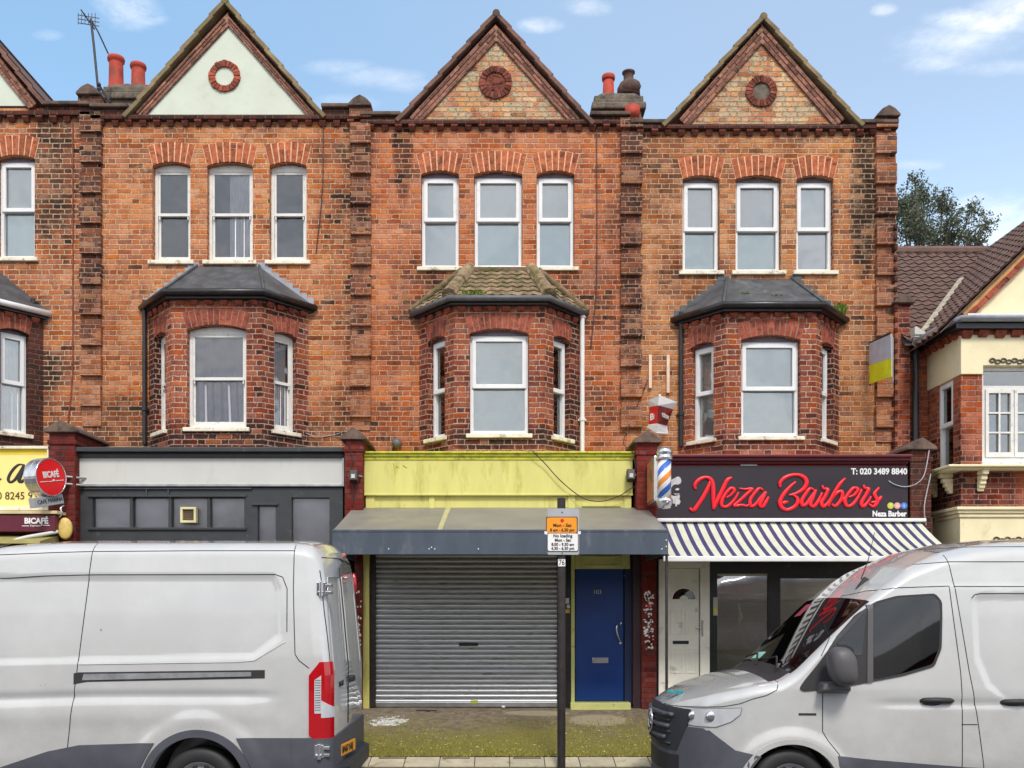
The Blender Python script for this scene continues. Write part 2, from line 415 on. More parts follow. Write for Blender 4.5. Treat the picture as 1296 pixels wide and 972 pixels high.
M['signblack'] = plain('black_sign_panel', srgb(44,36,44), .35, var=.08, vscale=1.5)
M['signred'] = plain('red_raised_letters', srgb(232,26,44), .4, var=.08, vscale=3)
M['toplight'] = plain('pale_canopy_joint', srgb(176,172,128), .6, var=.1)
M['maroon'] = plain('maroon_moulding', srgb(98,26,36), .45, var=.15, vscale=4)
M['redstrip'] = plain('red_fascia_strip', srgb(158,34,46), .5, var=.1)
M['white'] = plain('white_vinyl', (.80,.80,.80), .5, var=.03)
M['blackink'] = plain('black_ink', (.02,.02,.02), .5, var=.05)
M['yellow'] = plain('yellow_sign_panel', srgb(246,226,140), .45, var=.03)
M['yellowhot'] = plain('bright_yellow_band', srgb(236,208,40), .45, var=.05)
M['red'] = plain('bright_red_acrylic', srgb(226,18,24), .3, var=.03)
M['redink'] = plain('red_ink', srgb(200,30,24), .5, var=.03)
M['orange'] = plain('orange_sign', srgb(244,150,24), .45, var=.04, dirt=srgb(210,128,30), dirt_amt=.1)
M['greyplate'] = plain('grey_sign_backplate', srgb(168,170,174), .45, var=.06)
M['navy'] = plain('navy_awning_stripe', srgb(62,60,104), .8, var=.15, vscale=4)
M['ivory'] = plain('ivory_awning_stripe', srgb(202,202,184), .8, var=.06, vscale=4)
M['chrome'] = plain('dull_chrome', (.68,.68,.70), .22, metal=.9, var=.1)
M['sbarb_blue'] = plain('pole_blue', srgb(70,116,196), .3, var=.03)
M['sbarb_orange'] = plain('pole_orange', srgb(232,142,52), .3, var=.03)
M['interior'] = plain('dim_interior', srgb(70,68,66), .9, var=.3, vscale=2)
M['rubber'] = plain('black_rubber', (.022,.022,.024), .6, var=.1)
M['clad'] = plain('grey_plastic_bumper', srgb(78,80,88), .55, var=.08, vscale=6, bump=.0006, bscale=300)
M['clad_dark'] = plain('charcoal_plastic', srgb(48,50,56), .5, var=.08, bump=.0006, bscale=300)
M['mirror_grey'] = plain('mirror_housing', srgb(84,82,84), .5, var=.06, bump=.0006, bscale=300)
M['blind_blue'] = plain('pale_blue_blind', srgb(168,190,200), .8, var=.04)
M['lampoval'] = plain('aged_cream_plastic', srgb(216,188,106), .5, var=.15, vscale=9)
def vanpaint():
    m, nt, bs, out = newmat('silver_white_van_paint'); g = G(nt)
    pos = g.n('ShaderNodeNewGeometry').outputs['Position']
    z = g.sep(pos)[2]
    n1 = g.noise(pos, 2.2, 6, .65); n2 = g.noise(pos, 26.0, 4, .6)
    c = g.mix(g.sstep(n1, .35, .7), (.55,.555,.555), (.60,.605,.605))
    dirt = g.m('MULTIPLY', g.sstep(g.m('ADD', z, g.m('MULTIPLY', n1, .8)), 1.55, .75), g.m('ADD', .25, g.m('MULTIPLY', n2, .45)))
    c = g.mix(dirt, c, (.36,.34,.31))
    g.set(bs.inputs['Base Color'], c)
    g.set(bs.inputs['Roughness'], g.m('ADD', .18, g.m('MULTIPLY', dirt, .45)))
    bs.inputs['Metallic'].default_value = .12
    bs.inputs['Coat Weight'].default_value = 1.0; bs.inputs['Coat Roughness'].default_value = .04
    return m
M['van'] = vanpaint()

def glass_mat(name, tint=(.75,.82,.85), refl=.10, clear=.86, rough=.02, wav=0.0):
    """window glass: mirror-like surface over a see-through body"""
    m = bpy.data.materials.new(name); m.use_nodes = True; nt = m.node_tree; nt.nodes.clear(); g = G(nt)
    out = g.n('ShaderNodeOutputMaterial')
    gl = g.n('ShaderNodeBsdfGlossy'); gl.inputs['Roughness'].default_value = rough
    tr = g.n('ShaderNodeBsdfTransparent'); tr.inputs[0].default_value = tint + (1,)
    fr = g.n('ShaderNodeFresnel'); fr.inputs['IOR'].default_value = 1.5
    mx = g.n('ShaderNodeMixShader')
    f = g.m('ADD', g.m('MULTIPLY', fr.outputs[0], 1.0), refl, clamp=True)
    g.set(mx.inputs[0], f); g.set(mx.inputs[1], tr.outputs[0]); g.set(mx.inputs[2], gl.outputs[0])
    if wav:
        pos = g.n('ShaderNodeNewGeometry').outputs['Position']
        b = g.bump(g.noise(pos, 1.6, 2, .5), wav)
        g.set(gl.inputs['Normal'], b)
    g.set(out.inputs[0], mx.outputs[0])
    return m
M['glass'] = glass_mat('window_glass', tint=(.90,.94,.95), refl=.20, wav=.01)
M['sashglass'] = glass_mat('old_sash_glass', tint=(.85,.85,.86), refl=.07, wav=.02)
M['shopglass'] = glass_mat('shop_glass', refl=.42, tint=(.55,.58,.6), wav=.006)
M['dustyglass'] = glass_mat('dusty_glass', refl=.12, tint=(.95,.95,.96), rough=.2, wav=.006)
M['vanglass'] = glass_mat('tinted_van_glass', tint=(.10,.11,.12), refl=.06)
M['lens'] = glass_mat('clear_lens', tint=(.9,.92,.95), refl=.12)
M['redlens'] = plain('red_lamp_lens', srgb(176,10,22), .15, var=.05, coat=1.0)
M['clearlens'] = plain('clear_lamp_lens', (.72,.74,.77), .12, metal=.3, var=.08, vscale=8, coat=1.0)
M['number_yellow'] = plain('yellow_plate', srgb(240,160,40), .4, var=.03)
# ------------------------------------------------------------------ generic building parts
def arch_outline(x0, x1, z0, z1, rise, n=10):
    """opening with a segmental head; z1 = crown"""
    w = x1 - x0; h = rise
    pts = [(x0, z0), (x1, z0)]
    if h <= 0: return pts + [(x1, z1), (x0, z1)]
    rad = (w*w/4 + h*h)/(2*h); cz = z1 - rad; cx = (x0+x1)/2
    a = math.asin(min(1, (w/2)/rad))
    for i in range(n+1):
        t = a - 2*a*i/n
        pts.append((cx + rad*math.sin(t), cz + rad*math.cos(t)))
    return pts
def rect(x0, x1, z0, z1): return [(x0,z0),(x1,z0),(x1,z1),(x0,z1)]
def frameM(origin, yaw):
    """local x along the wall, local y into the wall, z up"""
    return Matrix.Translation(Vector(origin)) @ Matrix.Rotation(yaw, 4, 'Z')
I4 = Matrix.Identity(4)

def voussoirs(mb, x0, x1, z1, rise, h, y, T, n, splay=.10, th=.03, brick_w=None):
    """soldier bricks of a segmental arch over an opening, mortar behind"""
    w = x1 - x0; rad = (w*w/4 + rise*rise)/(2*rise); cz = z1 - rad; cx = (x0+x1)/2
    a = math.asin(min(1, (w/2)/rad)); 
    # fan about a point that gives the skewback
    a2 = a + splay*.0
    def pt(t, r_): return (cx + r_*math.sin(t), cz + r_*math.cos(t))
    def sk(k, top):     # k in 0..1 along arch
        t = -a + 2*a*k
        bx, bz = pt(t, rad)
        if not top: return bx, bz + .002
        off = (k-.5)*2*splay
        return bx + off, min(bz + h, z1 + h - .0) if rise < .12 else bz + h
    mo = [sk(0,0)] + [sk(i/12,0) for i in range(1,13)] + [sk(1-i/12,1) for i in range(0,13)]
    mb.plate(mo, [], y-.003, y+.03, T, 1)
    g = .017/ (w) 
    for i in range(n):
        k0 = i/n + g/2; k1 = (i+1)/n - g/2
        jt = random.uniform(-.010, .004); yy = y - .007 - random.uniform(0, .006)
        a0 = sk(k0,0); a1 = sk(k1,0); b1 = sk(k1,1); b0 = sk(k0,1)
        cut = random.random() < .55
        def q(p0, p1, f): return (p0[0]+(p1[0]-p0[0])*f, p0[1]+(p1[1]-p0[1])*f)
        segs = [(0, 1)] if not cut else [(0, .66-.33*(i % 2)), (.66-.33*(i % 2)+.03, 1)]
        for f0, f1 in segs:
            c0, c1, c2, c3 = q(a0,b0,f0), q(a1,b1,f0), q(a1,b1,f1), q(a0,b0,f1)
            if f1 == 1: c2 = (c2[0], c2[1]+jt); c3 = (c3[0], c3[1]+jt)
            mb.hexa([(c0[0],yy,c0[1]),(c1[0],yy,c1[1]),(c1[0],y+th,c1[1]),(c0[0],y+th,c0[1]),
                     (c3[0],yy,c3[1]),(c2[0],yy,c2[1]),(c2[0],y+th,c2[1]),(c3[0],y+th,c3[1])], T, 0)

BL = {}
def blindmat(col):
    k = 'blind_%d_%d_%d' % tuple(int(c*255) for c in col)
    if k not in BL: BL[k] = plain('window_blind_' + k, col, .9, var=.03, vscale=2)
    return BL[k]

def window(house, T, x0, x1, z0, z1, rise, style, up, low, mid=.5, y=.10, curtain=None, sillw=.06, sill=True, room=.0):
    """window as a part of its house: frame > upper sash, panes, blind; sill beside it"""
    H = z1 - z0; ft = .055 if style == 'upvc' else .048
    zt = z1 - rise - (.045 if style == 'upvc' else .02)
    zm = z0 + .03 + (zt - z0)*mid
    fm = M['upvc'] if style == 'upvc' else M['paintw']
    f = MB()
    if style == 'upvc':
        hi = MB(); hi.plate(arch_outline(x0+.002, x1-.002, zt+.03, z1+.002, rise*.98), [], y+.012, y+.06, T)
    f.plate(arch_outline(x0+.004, x1-.004, z0+.004, z1-.004, rise*.95) if style != 'upvc' else rect(x0+.006, x1-.006, z0+.004, zt+.036), [rect(x0+ft, x1-ft, z0+ft*1.1, zm-.022), rect(x0+ft, x1-ft, zm+.022, zt-ft*.5)], y, y+.07, T)
    fo = obj('window', f, fm, house, bevel=.004)
    if style == 'upvc': obj('head_infill', hi, M['infill'], fo)
    # sashes
    s = MB()
    if style == 'upvc':
        s.plate(rect(x0+ft*.62, x1-ft*.62, zm-.028, zt+.012), [rect(x0+ft*.62+.058, x1-ft*.62-.058, zm+.032, zt-.048)], y-.022, y+.02, T)
        obj('upper_sash', s, fm, fo, bevel=.006)
        bx = (x0+ft*.62+.058, x1-ft*.62-.058, zm+.032, zt-.048)
        cx_ = MB(); cx_.box(x0+ft*.5, x1-ft*.5, y-.010, y+.0, zt+.018, z1-rise-.001, T)
        lx = (x0+ft, x1-ft, z0+ft*1.1, zm-.03)
    else:
        s.plate(rect(x0+ft, x1-ft, zm-.022, zt-.02), [rect(x0+ft+.032, x1-ft-.032, zm+.018, zt-.062)], y+.010, y+.04, T)
        for xx in (x0+ft+.012, x1-ft-.032): 
            s.box(xx, xx+.02, y+.000, y+.03, zm-.075, zm-.026, T)
        obj('upper_sash', s, fm, fo, bevel=.004)
        s2 = MB(); s2.plate(rect(x0+ft, x1-ft, z0+ft, zm+.020), [rect(x0+ft+.030, x1-ft-.030, z0+ft+.06, zm-.018)], y+.042, y+.068, T)
        obj('lower_sash', s2, fm, fo, bevel=.004)
        bx = (x0+ft+.030, x1-ft-.030, zm+.016, zt-.060); lx = (x0+ft+.028, x1-ft-.028, z0+ft+.058, zm-.016)
    for (a, b, c, d), yy in ((bx, y+.02), (lx, y+.055)):
        p = MB(); p.box(a-.004, b+.004, yy, yy+.006, c-.004, d+.004, T)
        obj('pane', p, M['glass'] if style == 'upvc' else M['sashglass'], fo)
    yb = y + .085
    for (a, b), mat in (((zm-.0, z1+.02), up), ((z0-.02, zm-.004), low)):
        if mat is None: continue
        p = MB(); p.box(x0+.01, x1-.01, yb, yb+.006, a, b, T)
        obj('blind', p, blindmat(mat), fo)
    # dark room box closing the opening
    p = MB(); p.box(x0-.05, x1+.05, y+.42, y+.44, z0-.05, z1+.05, T)
    obj('room_shade', p, M['interior'], fo)
    if curtain:
        for (c0, c1, dark) in curtain:
            n = 28; vs = []; fs = []
            for i in range(n+1):
                xx = c0 + (c1-c0)*i/n
                dy = .018*math.sin(i*1.55+random.uniform(-.3,.3)) + .008*math.sin(i*.6)
                for zz, sp in ((z0+.02, 1.0), (z1-.02, .9)):
                    vs.append((c0+(xx-c0)*sp if dark else xx, yb-.022+dy*.5, zz)); 
            for i in range(n): fs.append((2*i, 2*i+2, 2*i+3, 2*i+1))
            p = MB(); p.add(vs, fs, T)
            obj('curtain', p, blindmat((.90,.91,.93) if not dark else (.42,.42,.48)), fo, smooth=True)
    if sill:
        p = MB(); p.box(x0-sillw, x1+sillw, -.05, y+.02, z0-.062, z0-.004, T)
        p.box(x0+.0, x1-.0, -.0+.03, y+.03, z0-.01, z0+.012, T)
        obj('window_sill', p, M['sill'], house, bevel=.008)
    return fo

def curve_pts(pts, n=8):
    """Catmull-Rom through the points"""
    P = [Vector(p) for p in pts]; P = [P[0]*2-P[1]] + P + [P[-1]*2-P[-2]]
    out = []
    for i in range(1, len(P)-2):
        for k in range(n):
            t = k/n
            a, b, c, d = P[i-1], P[i], P[i+1], P[i+2]
            out.append(.5*((2*b) + (c-a)*t + (2*a-5*b+4*c-d)*t*t + (3*b-a-3*c+d)*t**3))
    out.append(P[-2]); return out

def dentils(mb, x0, x1, z, y, T=None, step=.2, w=.10, h=.10, d=.05, mi=0):
    n = max(1, int((x1-x0)/step)); st = (x1-x0)/n
    for i in range(n):
        c = x0 + st*(i+.5) + random.uniform(-.008,.008)
        hh = h*random.uniform(.82,1.05)
        dd = d*random.uniform(.8,1.15)
        # rounded corbel brick: chamfered lower nose
        mb.hexa([(c-w/2*.8, y-dd*.45, z-hh),(c+w/2*.8, y-dd*.45, z-hh),(c+w/2*.8, y+.04, z-hh),(c-w/2*.8, y+.04, z-hh),
                 (c-w/2, y-dd, z-hh*.35),(c+w/2, y-dd, z-hh*.35),(c+w/2, y+.04, z-hh*.35),(c-w/2, y+.04, z-hh*.35)], T, mi)
        mb.box(c-w/2, c+w/2, y-dd, y+.04, z-hh*.35, z, T, mi)

def brick_run(mb, a, b, off0, off1, y0, y1, bl=.215, gap=.010, half=False, side=1, jit=.004, mi=0):
    """row of bricks laid along the sloping line a -> b (x, z); off0/off1 = distances normal to it"""
    a = Vector(a); b = Vector(b); d = b - a; L = d.length; d.normalize(); nrm = Vector((-d.y, d.x))*side
    s = -bl/2 if half else 0.0
    while s < L:
        e = min(s+bl, L); st = max(s, 0)
        if e - st > .03:
            j = random.uniform(-jit, jit); yj = random.uniform(0, jit*1.5)
            p0 = a + d*st + nrm*(off0); p1 = a + d*(e-gap*.6) + nrm*(off0); p2 = a + d*(e-gap*.6) + nrm*(off1-gap+j); p3 = a + d*st + nrm*(off1-gap+j)
            mb.hexa([(p0.x,y0-yj,p0.y),(p1.x,y0-yj,p1.y),(p1.x,y1,p1.y),(p0.x,y1,p0.y),(p3.x,y0-yj,p3.y),(p2.x,y0-yj,p2.y),(p2.x,y1,p2.y),(p3.x,y1,p3.y)], None, mi)
        s += bl

def tiled(mb, M_, width, length, pu=.30, pv=.32, amp=.022, step=.025, planes=(), nu=5, mi=0):
    """pantiled slope: local x across, local y up the slope, local z = normal; every tile its own island"""
    nx = int(math.ceil(width/pu)); ny = int(math.ceil(length/pv))
    tmp = bmesh.new()
    for j in range(ny):
        for i in range(nx):
            x0 = i*pu; y0 = j*pv; jz = random.uniform(-.003,.004); grid = []
            for b in range(2):
                row = []
                for a in range(nu+1):
                    xx = x0 + pu*a/nu*.995
                    yy = y0 - .03 + b*(pv+.03)
                    hz = amp*(.5+.5*math.cos(2*math.pi*(a/nu))) + (step if b == 0 else 0.0) + jz
                    row.append(tmp.verts.new((xx, yy, hz)))
                grid.append(row)
            low = [tmp.verts.new((v.co.x, v.co.y+.004, v.co.z-step*1.3)) for v in grid[0]]
            for a in range(nu):
                tmp.faces.new((grid[0][a], grid[0][a+1], grid[1][a+1], grid[1][a]))
                tmp.faces.new((low[a], low[a+1], grid[0][a+1], grid[0][a]))
    for (co, no) in planes:
        g_ = tmp.verts[:] + tmp.edges[:] + tmp.faces[:]
        bmesh.ops.bisect_plane(tmp, geom=g_, plane_co=co, plane_no=no, clear_outer=True)
    tmp.verts.index_update()
    mb.add([v.co.copy() for v in tmp.verts], [[v.index for v in f.verts] for f in tmp.faces], M_, mi)
    tmp.free()

# ------------------------------------------------------------------ one terraced house
def gable(house, apex, bl, br, inner, kind, roundel, wallmat_in, rakemat, copmat):
    """apex, bl, br: outer outline in pixels on the wall plane; inner: apex, left, right of the panel"""
    A = W(*apex); L = W(*bl); Rr = W(*br); a2 = W(*inner[0]); l2 = W(*inner[1]); r2 = W(*inner[2])
    # gable wall body
    g = MB(); g.plate([(L.x+.05, L.z-.05), (Rr.x-.05, Rr.z-.05), (A.x, A.z-.10)], [], .035, .32)
    obj('gable_core', g, M['brickdark'], house)
    pz = min(l2.z, r2.z) - .02
    p = MB(); p.plate([(l2.x-.06, pz), (r2.x+.06, pz), (a2.x, a2.z+.08)], [], -.018, .06)
    panel = obj('gable_panel', p, wallmat_in, house)
    # raking brick bands, three rows
    rk = MB(); rm = MB()
    for (base, ip, sd) in ((L, l2, -1), (Rr, r2, 1)):
        # inner edge line from ip -> a2, outer line from base -> A
        pa = Vector((ip.x, ip.z)); pb = Vector((a2.x, a2.z)); d = (pb-pa).normalized()
        n2 = Vector((-d.y, d.x)); 
        if n2.y < 0: n2 = -n2
        oa = Vector((base.x, base.z)); ob = Vector((A.x, A.z))
        th = abs((oa - pa).dot(n2))*.5 + abs((ob-pb).dot(n2))*.5
        band = th - .11
        side = 1 if Vector((-d.y, d.x)).y > 0 else -1
        ext = pa - d*((pa.y - (min(L.z, Rr.z)-.02))/d.y)
        top = pb + d*0.0
        rows = 3; rh = band/rows
        # mortar slab behind, mitred at the centre line
        q = [ext, top, top + Vector((0, band/abs(n2.y))), ext + n2*band]
        rm.plate([(v.x, v.y) for v in (q if sd < 0 else [q[0], q[3], q[2], q[1]])], [], -.043, .03)
        for r_ in range(rows):
            # extend upward to the centre line
            tp = Vector((A.x, pb.y + (r_*rh)/abs(n2.y)))
            st = ext + n2*(r_*rh) - d*(.02 if r_ else 0)
            st2 = st - n2*(r_*rh); en = st2 + d*((tp - st).dot(d) + (.0))
            yy = -.050 - .005*r_
            brick_run(rk, (st2.x, st2.y), (en.x, en.y), r_*rh, (r_+1)*rh, yy, .02, gap=.017, half=bool(r_ % 2), side=side)
    obj('rake_mortar', rm, M['mortar_d'], house)
    obj('raking_bricks', rk, M['vouss_rake'], house, bevel=.004)
    # verge tiles stepping down the slope + roof running back
    vt = MB(); rf = MB()
    for (base, sd) in ((L, -1), (Rr, 1)):
        a_ = Vector((base.x, base.z)); b_ = Vector((A.x, A.z)); d = (b_-a_); Ln = d.length; d.normalize()
        n2 = Vector((-d.y, d.x)); n2 = n2 if n2.y > 0 else -n2
        nt_ = int(Ln/.30); st = Ln/nt_
        for i in range(nt_):
            p0 = a_ + d*(i*st-.03); p1 = a_ + d*((i+1)*st)
            t0 = .008; t1 = -.010
            q = [p0 - n2*.060 + n2*t0, p1 - n2*.060 + n2*t1, p1 + n2*t1, p0 + n2*(t0+.004)]
            if sd > 0: q = [q[1], q[0], q[3], q[2]]
            yf = -.115 - random.uniform(0, .008)
            vt.hexa([(q[0].x,yf,q[0].y),(q[1].x,yf,q[1].y),(q[1].x,.30,q[1].y),(q[0].x,.30,q[0].y),(q[3].x,yf,q[3].y),(q[2].x,yf,q[2].y),(q[2].x,.30,q[2].y),(q[3].x,.30,q[3].y)])
        # roof slope going back
        q = [a_ - n2*.09, b_ - n2*.09, b_ - n2*.01, a_ - n2*.01]
        if sd > 0: q = [q[1], q[0], q[3], q[2]]
        rf.hexa([(q[0].x,.30,q[0].y),(q[1].x,.30,q[1].y),(q[1].x,4.6,q[1].y),(q[0].x,4.6,q[0].y),(q[3].x,.30,q[3].y),(q[2].x,.30,q[2].y),(q[2].x,4.6,q[2].y),(q[3].x,4.6,q[3].y)])
    vt.tube([(A.x, -.125, A.z-.05), (A.x, .35, A.z-.05)], .055, 10)
    obj('verge_tiles', vt, copmat, house, bevel=.006)
    rf.tube([(A.x, .35, A.z-.05), (A.x, 4.6, A.z-.05)], .055, 8)
    obj('gable_roof', rf, M['tilebrown'], house)
    # roundel
    c = W(*roundel[0]); r1 = roundel[1]/84.5; r0 = roundel[2]/84.5
    rb = MB(); n = 22
    for i in range(n):
        t0 = 2*math.pi*(i+.06)/n; t1 = 2*math.pi*(i+.94)/n; yy = -.045-random.uniform(0,.012)
        ro = r1*random.uniform(.97,1.02)
        v = [(c.x+r0*math.cos(t0), c.z+r0*math.sin(t0)), (c.x+ro*math.cos(t0), c.z+ro*math.sin(t0)), (c.x+ro*math.cos(t1), c.z+ro*math.sin(t1)), (c.x+r0*math.cos(t1), c.z+r0*math.sin(t1))]
        rb.hexa([(v[0][0],yy,v[0][1]),(v[1][0],yy,v[1][1]),(v[1][0],.02,v[1][1]),(v[0][0],.02,v[0][1]),(v[3][0],yy,v[3][1]),(v[2][0],yy,v[2][1]),(v[2][0],.02,v[2][1]),(v[3][0],.02,v[3][1])])
    ring = [(c.x+(r1-.006)*math.cos(2*math.pi*i/24), c.z+(r1-.006)*math.sin(2*math.pi*i/24)) for i in range(24)]
    hole = [(c.x+r0*math.cos(2*math.pi*i/24), c.z+r0*math.sin(2*math.pi*i/24)) for i in range(24)]
    ro = obj('roundel', rb, M['vouss_dark'] if kind != 'white' else M['vouss_red'], house, bevel=.005)
    mm = MB(); mm.plate(ring, [hole], -.03, .01); obj('roundel_mortar', mm, M['mortar_d'], ro)
    if kind == 'cement':
        mm = MB(); mm.lathe([(r0, 0), (r0, .02), (r0*.7,.028), (.01,.03)], 20, Matrix.Translation((c.x, .0, c.z)) @ Matrix.Rotation(R(90), 4, 'X'))
        obj('roundel_centre', mm, M['stonegrey'], ro)
    if kind == 'carved':
        mm = MB()
        mm.lathe([(r0,0),(r0,.025),(.01,.03)], 20, Matrix.Translation((c.x, .0, c.z)) @ Matrix.Rotation(R(90), 4, 'X'))
        for i in range(26):
            a = random.uniform(0,6.28); rr = r0*.80*math.sqrt(random.random())
            mm.ico((c.x+rr*math.cos(a), -.028, c.z+rr*math.sin(a)), r0*random.uniform(.10,.2), seg=6, sc=(1.3,.35,.8))
        obj('roundel_carving', mm, M['vouss_dark'], ro)

def pilaster(house, pxl, pxr, pytop, pybot, cap=True, y=0.0, capw=1.12, recess=True):
    x0, x1 = wx(pxl), wx(pxr); zt = wz(pytop); zb = wz(pybot)
    b = MB(); b.box(x0+.015, x1-.015, y-.025, y+.02, zb, zt)
    per = .454; z = zt - .16
    while z - .28 > zb:
        j = random.uniform(-.006,.006)
        b.box(x0+j, x1+j, y-.085, y+.01, z-.30, z)
        z -= per
    b.box(x0-.01, x1+.01, y-.10, y+.02, zt-.08, zt+.06)
    p = obj('pilaster', b, M['brickpil'], house, bevel=.006)
    if cap:
        c = (x0+x1)/2; w = (x1-x0)/2*capw; h = MB()
        z0 = zt + .06
        f = [(c-w, z0+.03), (c-w, z0), (c+w, z0), (c+w, z0+.03), (c+w*.55, z0+.11), (c, z0+.16), (c-w*.55, z0+.11)]
        h.plate(list(reversed(f))[::-1], [], y-.16, y+.36)
        obj('pilaster_cap', h, M['stone'], p, bevel=.01)
    return p

def bay(house, cx, zeave, arch_front, zsill, hw_f=.65, hw_b=1.195, p=.60, style='upvc', front=None, cants=None, wallm=None, wf=(.85, .10), zbase=4.1, cantw=.40):
    """canted bay; returns the three wall frames"""
    pts = [(cx-hw_b, 0), (cx-hw_f, -p), (cx+hw_f, -p), (cx+hw_b, 0)]
    res = []
    vo = MB(); den = MB(); wall = MB()
    for i in range(3):
        a = Vector(pts[i]); b = Vector(pts[i+1]); L = (b-a).length; yaw = math.atan2(b.y-a.y, b.x-a.x)
        T = frameM((a.x, a.y, 0), yaw)
        if i == 1:
            x0 = L/2 - wf[0]/2 + wf[1]*.0 + (front[0] if front else 0); x1 = x0 + wf[0]; z1 = arch_front; rise = .07
        else:
            m_ = L/2; x0 = m_ - cantw/2; x1 = m_ + cantw/2; z1 = arch_front - .03; rise = .045
        o = arch_outline(x0, x1, zsill, z1, rise)
        wall.plate(rect(0, L, zbase, zeave), [o], 0, .20, T)
        voussoirs(vo, x0, x1, z1, rise, .235, 0, T, 11 if i == 1 else 6, splay=.07 if i == 1 else .05)
        dentils(den, .02, L-.02, zeave-.005, 0, T, step=.19, w=.12, h=.07, d=.045)
        res.append((T, x0, x1, zsill, z1, rise, L))
    wo = obj('bay_wall', wall, wallm, house)
    obj('bay_arch', vo, [M['vouss_red'], M['mortar_d']], house, bevel=.004)
    obj_each('bay_dentil', den, 12, M['vouss_red'], house, bevel=.004)
    return res, pts

def offs(pts, d):
    """outward offset of the bay plan polyline (front side)"""
    out = []
    n = len(pts)
    for i in range(n):
        p = Vector(pts[i])
        ns = []
        if i > 0:
            e = (Vector(pts[i])-Vector(pts[i-1])).normalized(); ns.append(Vector((e.y, -e.x)))
        if i < n-1:
            e = (Vector(pts[i+1])-Vector(pts[i])).normalized(); ns.append(Vector((e.y, -e.x)))
        if len(ns) == 1:
            nn = ns[0]; 
            # keep end on the wall plane
            k = d/ max(.2, abs(nn.x)) ; out.append(Vector((p.x + math.copysign(d*.75, nn.x), 0)))
        else:
            b = (ns[0]+ns[1]).normalized(); out.append(p + b*(d/b.dot(ns[0])))
    return out

def band(mb, pts, d0, d1, z0, z1, mi=0):
    a = offs(pts, d0); b = offs(pts, d1)
    for i in range(len(pts)-1):
        mb.hexa([(b[i].x,b[i].y,z0),(b[i+1].x,b[i+1].y,z0),(a[i+1].x,a[i+1].y,z0),(a[i].x,a[i].y,z0),
                 (b[i].x,b[i].y,z1),(b[i+1].x,b[i+1].y,z1),(a[i+1].x,a[i+1].y,z1),(a[i].x,a[i].y,z1)], None, mi)

def hip_roof(house, pts, zeave, ztop, tx0, tx1, mat, over=.12, kind='slate'):
    o = offs(pts, over); ze = zeave
    tl = Vector((tx0, 0.0, ztop)); tr = Vector((tx1, 0.0, ztop))
    E = [Vector((q.x, q.y, ze)) for q in o]
    rb = MB()
    th = Vector((0,0,-.05))
    vs = E + [tl, tr]; n = len(vs)
    fs = [(0,1,4), (1,2,5,4), (2,3,5)]
    rb.add([v for v in vs] + [v+th for v in vs], fs + [tuple(n+i for i in reversed(f)) for f in fs] + [(0,n,n+1,1),(1,n+1,n+2,2),(2,n+2,n+3,3),(3,n+3,n+5,5),(5,n+5,n+4,4),(4,n+4,n,0)])
    ro = obj('bay_roof', rb, mat, house)
    ex = MB()
    if kind == 'slate':
        for i, (a, b) in enumerate(((E[1], tl), (E[2], tr))):
            ex = MB(); ex.tube([a + Vector((0,0,.012)), b + Vector((0,0,.012))], .022, 8)
            obj('hip_roll', ex, mat, ro, smooth=True)
    else:
        # tiled slopes
        tl_m = MB()
        for (a, b, c, d_) in ((E[1], E[2], tr, tl), (E[0], E[1], tl, tl), (E[2], E[3], tr, tr)):
            u = (b-a).normalized(); top = ((c+d_)/2); nn = u.cross(top-a).normalized()
            if nn.z < 0: nn = -nn
            v = nn.cross(u).normalized()
            Lw = (b-a).length; Lh = (top-a).dot(v)
            Mt = Matrix((( u.x, v.x, nn.x, a.x), (u.y, v.y, nn.y, a.y), (u.z, v.z, nn.z, a.z+.01), (0,0,0,1)))
            c2 = ((c-a).dot(u), (c-a).dot(v)); d2 = ((d_-a).dot(u), (d_-a).dot(v))
            pl = []
            # right edge from (Lw,0) to c2 ; left edge from (0,0) to d2
            e = Vector((c2[0]-Lw, c2[1], 0)); pl.append(((Lw,0,0), (e.y, -e.x, 0)))
            e = Vector((d2[0], d2[1], 0)); pl.append(((0,0,0), (-e.y, e.x, 0)))
            pl.append(((0, Lh, 0), (0,1,0)))
            tiled(tl_m, Mt, Lw, Lh, pu=.15, pv=.155, amp=.018, step=.02, planes=pl)
        obj('bay_tiles', tl_m, M['tilemoss'], ro)
        for (a, b) in ((E[1], tl), (E[2], tr)):
            hp = MB()
            d = b-a; n_ = 2
            for k in range(n_):
                p0 = a + d*(k/n_) + Vector((0,0,.015)); p1 = a + d*((k+1)/n_+.04) + Vector((0,0,.03))
                hp.tube([p0, p0.lerp(p1, .5), p1], [.115, .105, .09], 10)
            obj('hip_tiles', hp, M['tilemoss'], ro, smooth=False, bevel=.01)
        vg = MB()
        for (a, b) in ((E[0]+Vector((-.03,-.02,.02)), tl+Vector((-.1,-.06,.0))), (E[3]+Vector((.03,-.02,.02)), tr+Vector((.1,-.06,.0)))):
            vg.tube([a, b], .05, 8); obj('verge_fillet', vg, M['tilemoss'], ro, bevel=.01); vg = MB()
        vg.box(tx0-.02, tx1+.02, -.07, .01, ztop-.03, ztop+.04)
        obj('verge_fillet', vg, M['tilemoss'], ro, bevel=.01)
    return ro, E

def gutter(house, pts, z, over, mat, h=.09):
    g = MB(); band(g, pts, .01, over, z-.03, z+.0)
    obj('eaves_board', g, M['black'] if mat is not M['white_pipe'] else mat, house)
    t = MB(); o = offs(pts, over+.03)
    t.tube([(q.x, q.y if abs(q.y) > .001 else -.01, z+.02) for q in o], .055, 10)
    return obj('gutter', t, mat, house, smooth=True)

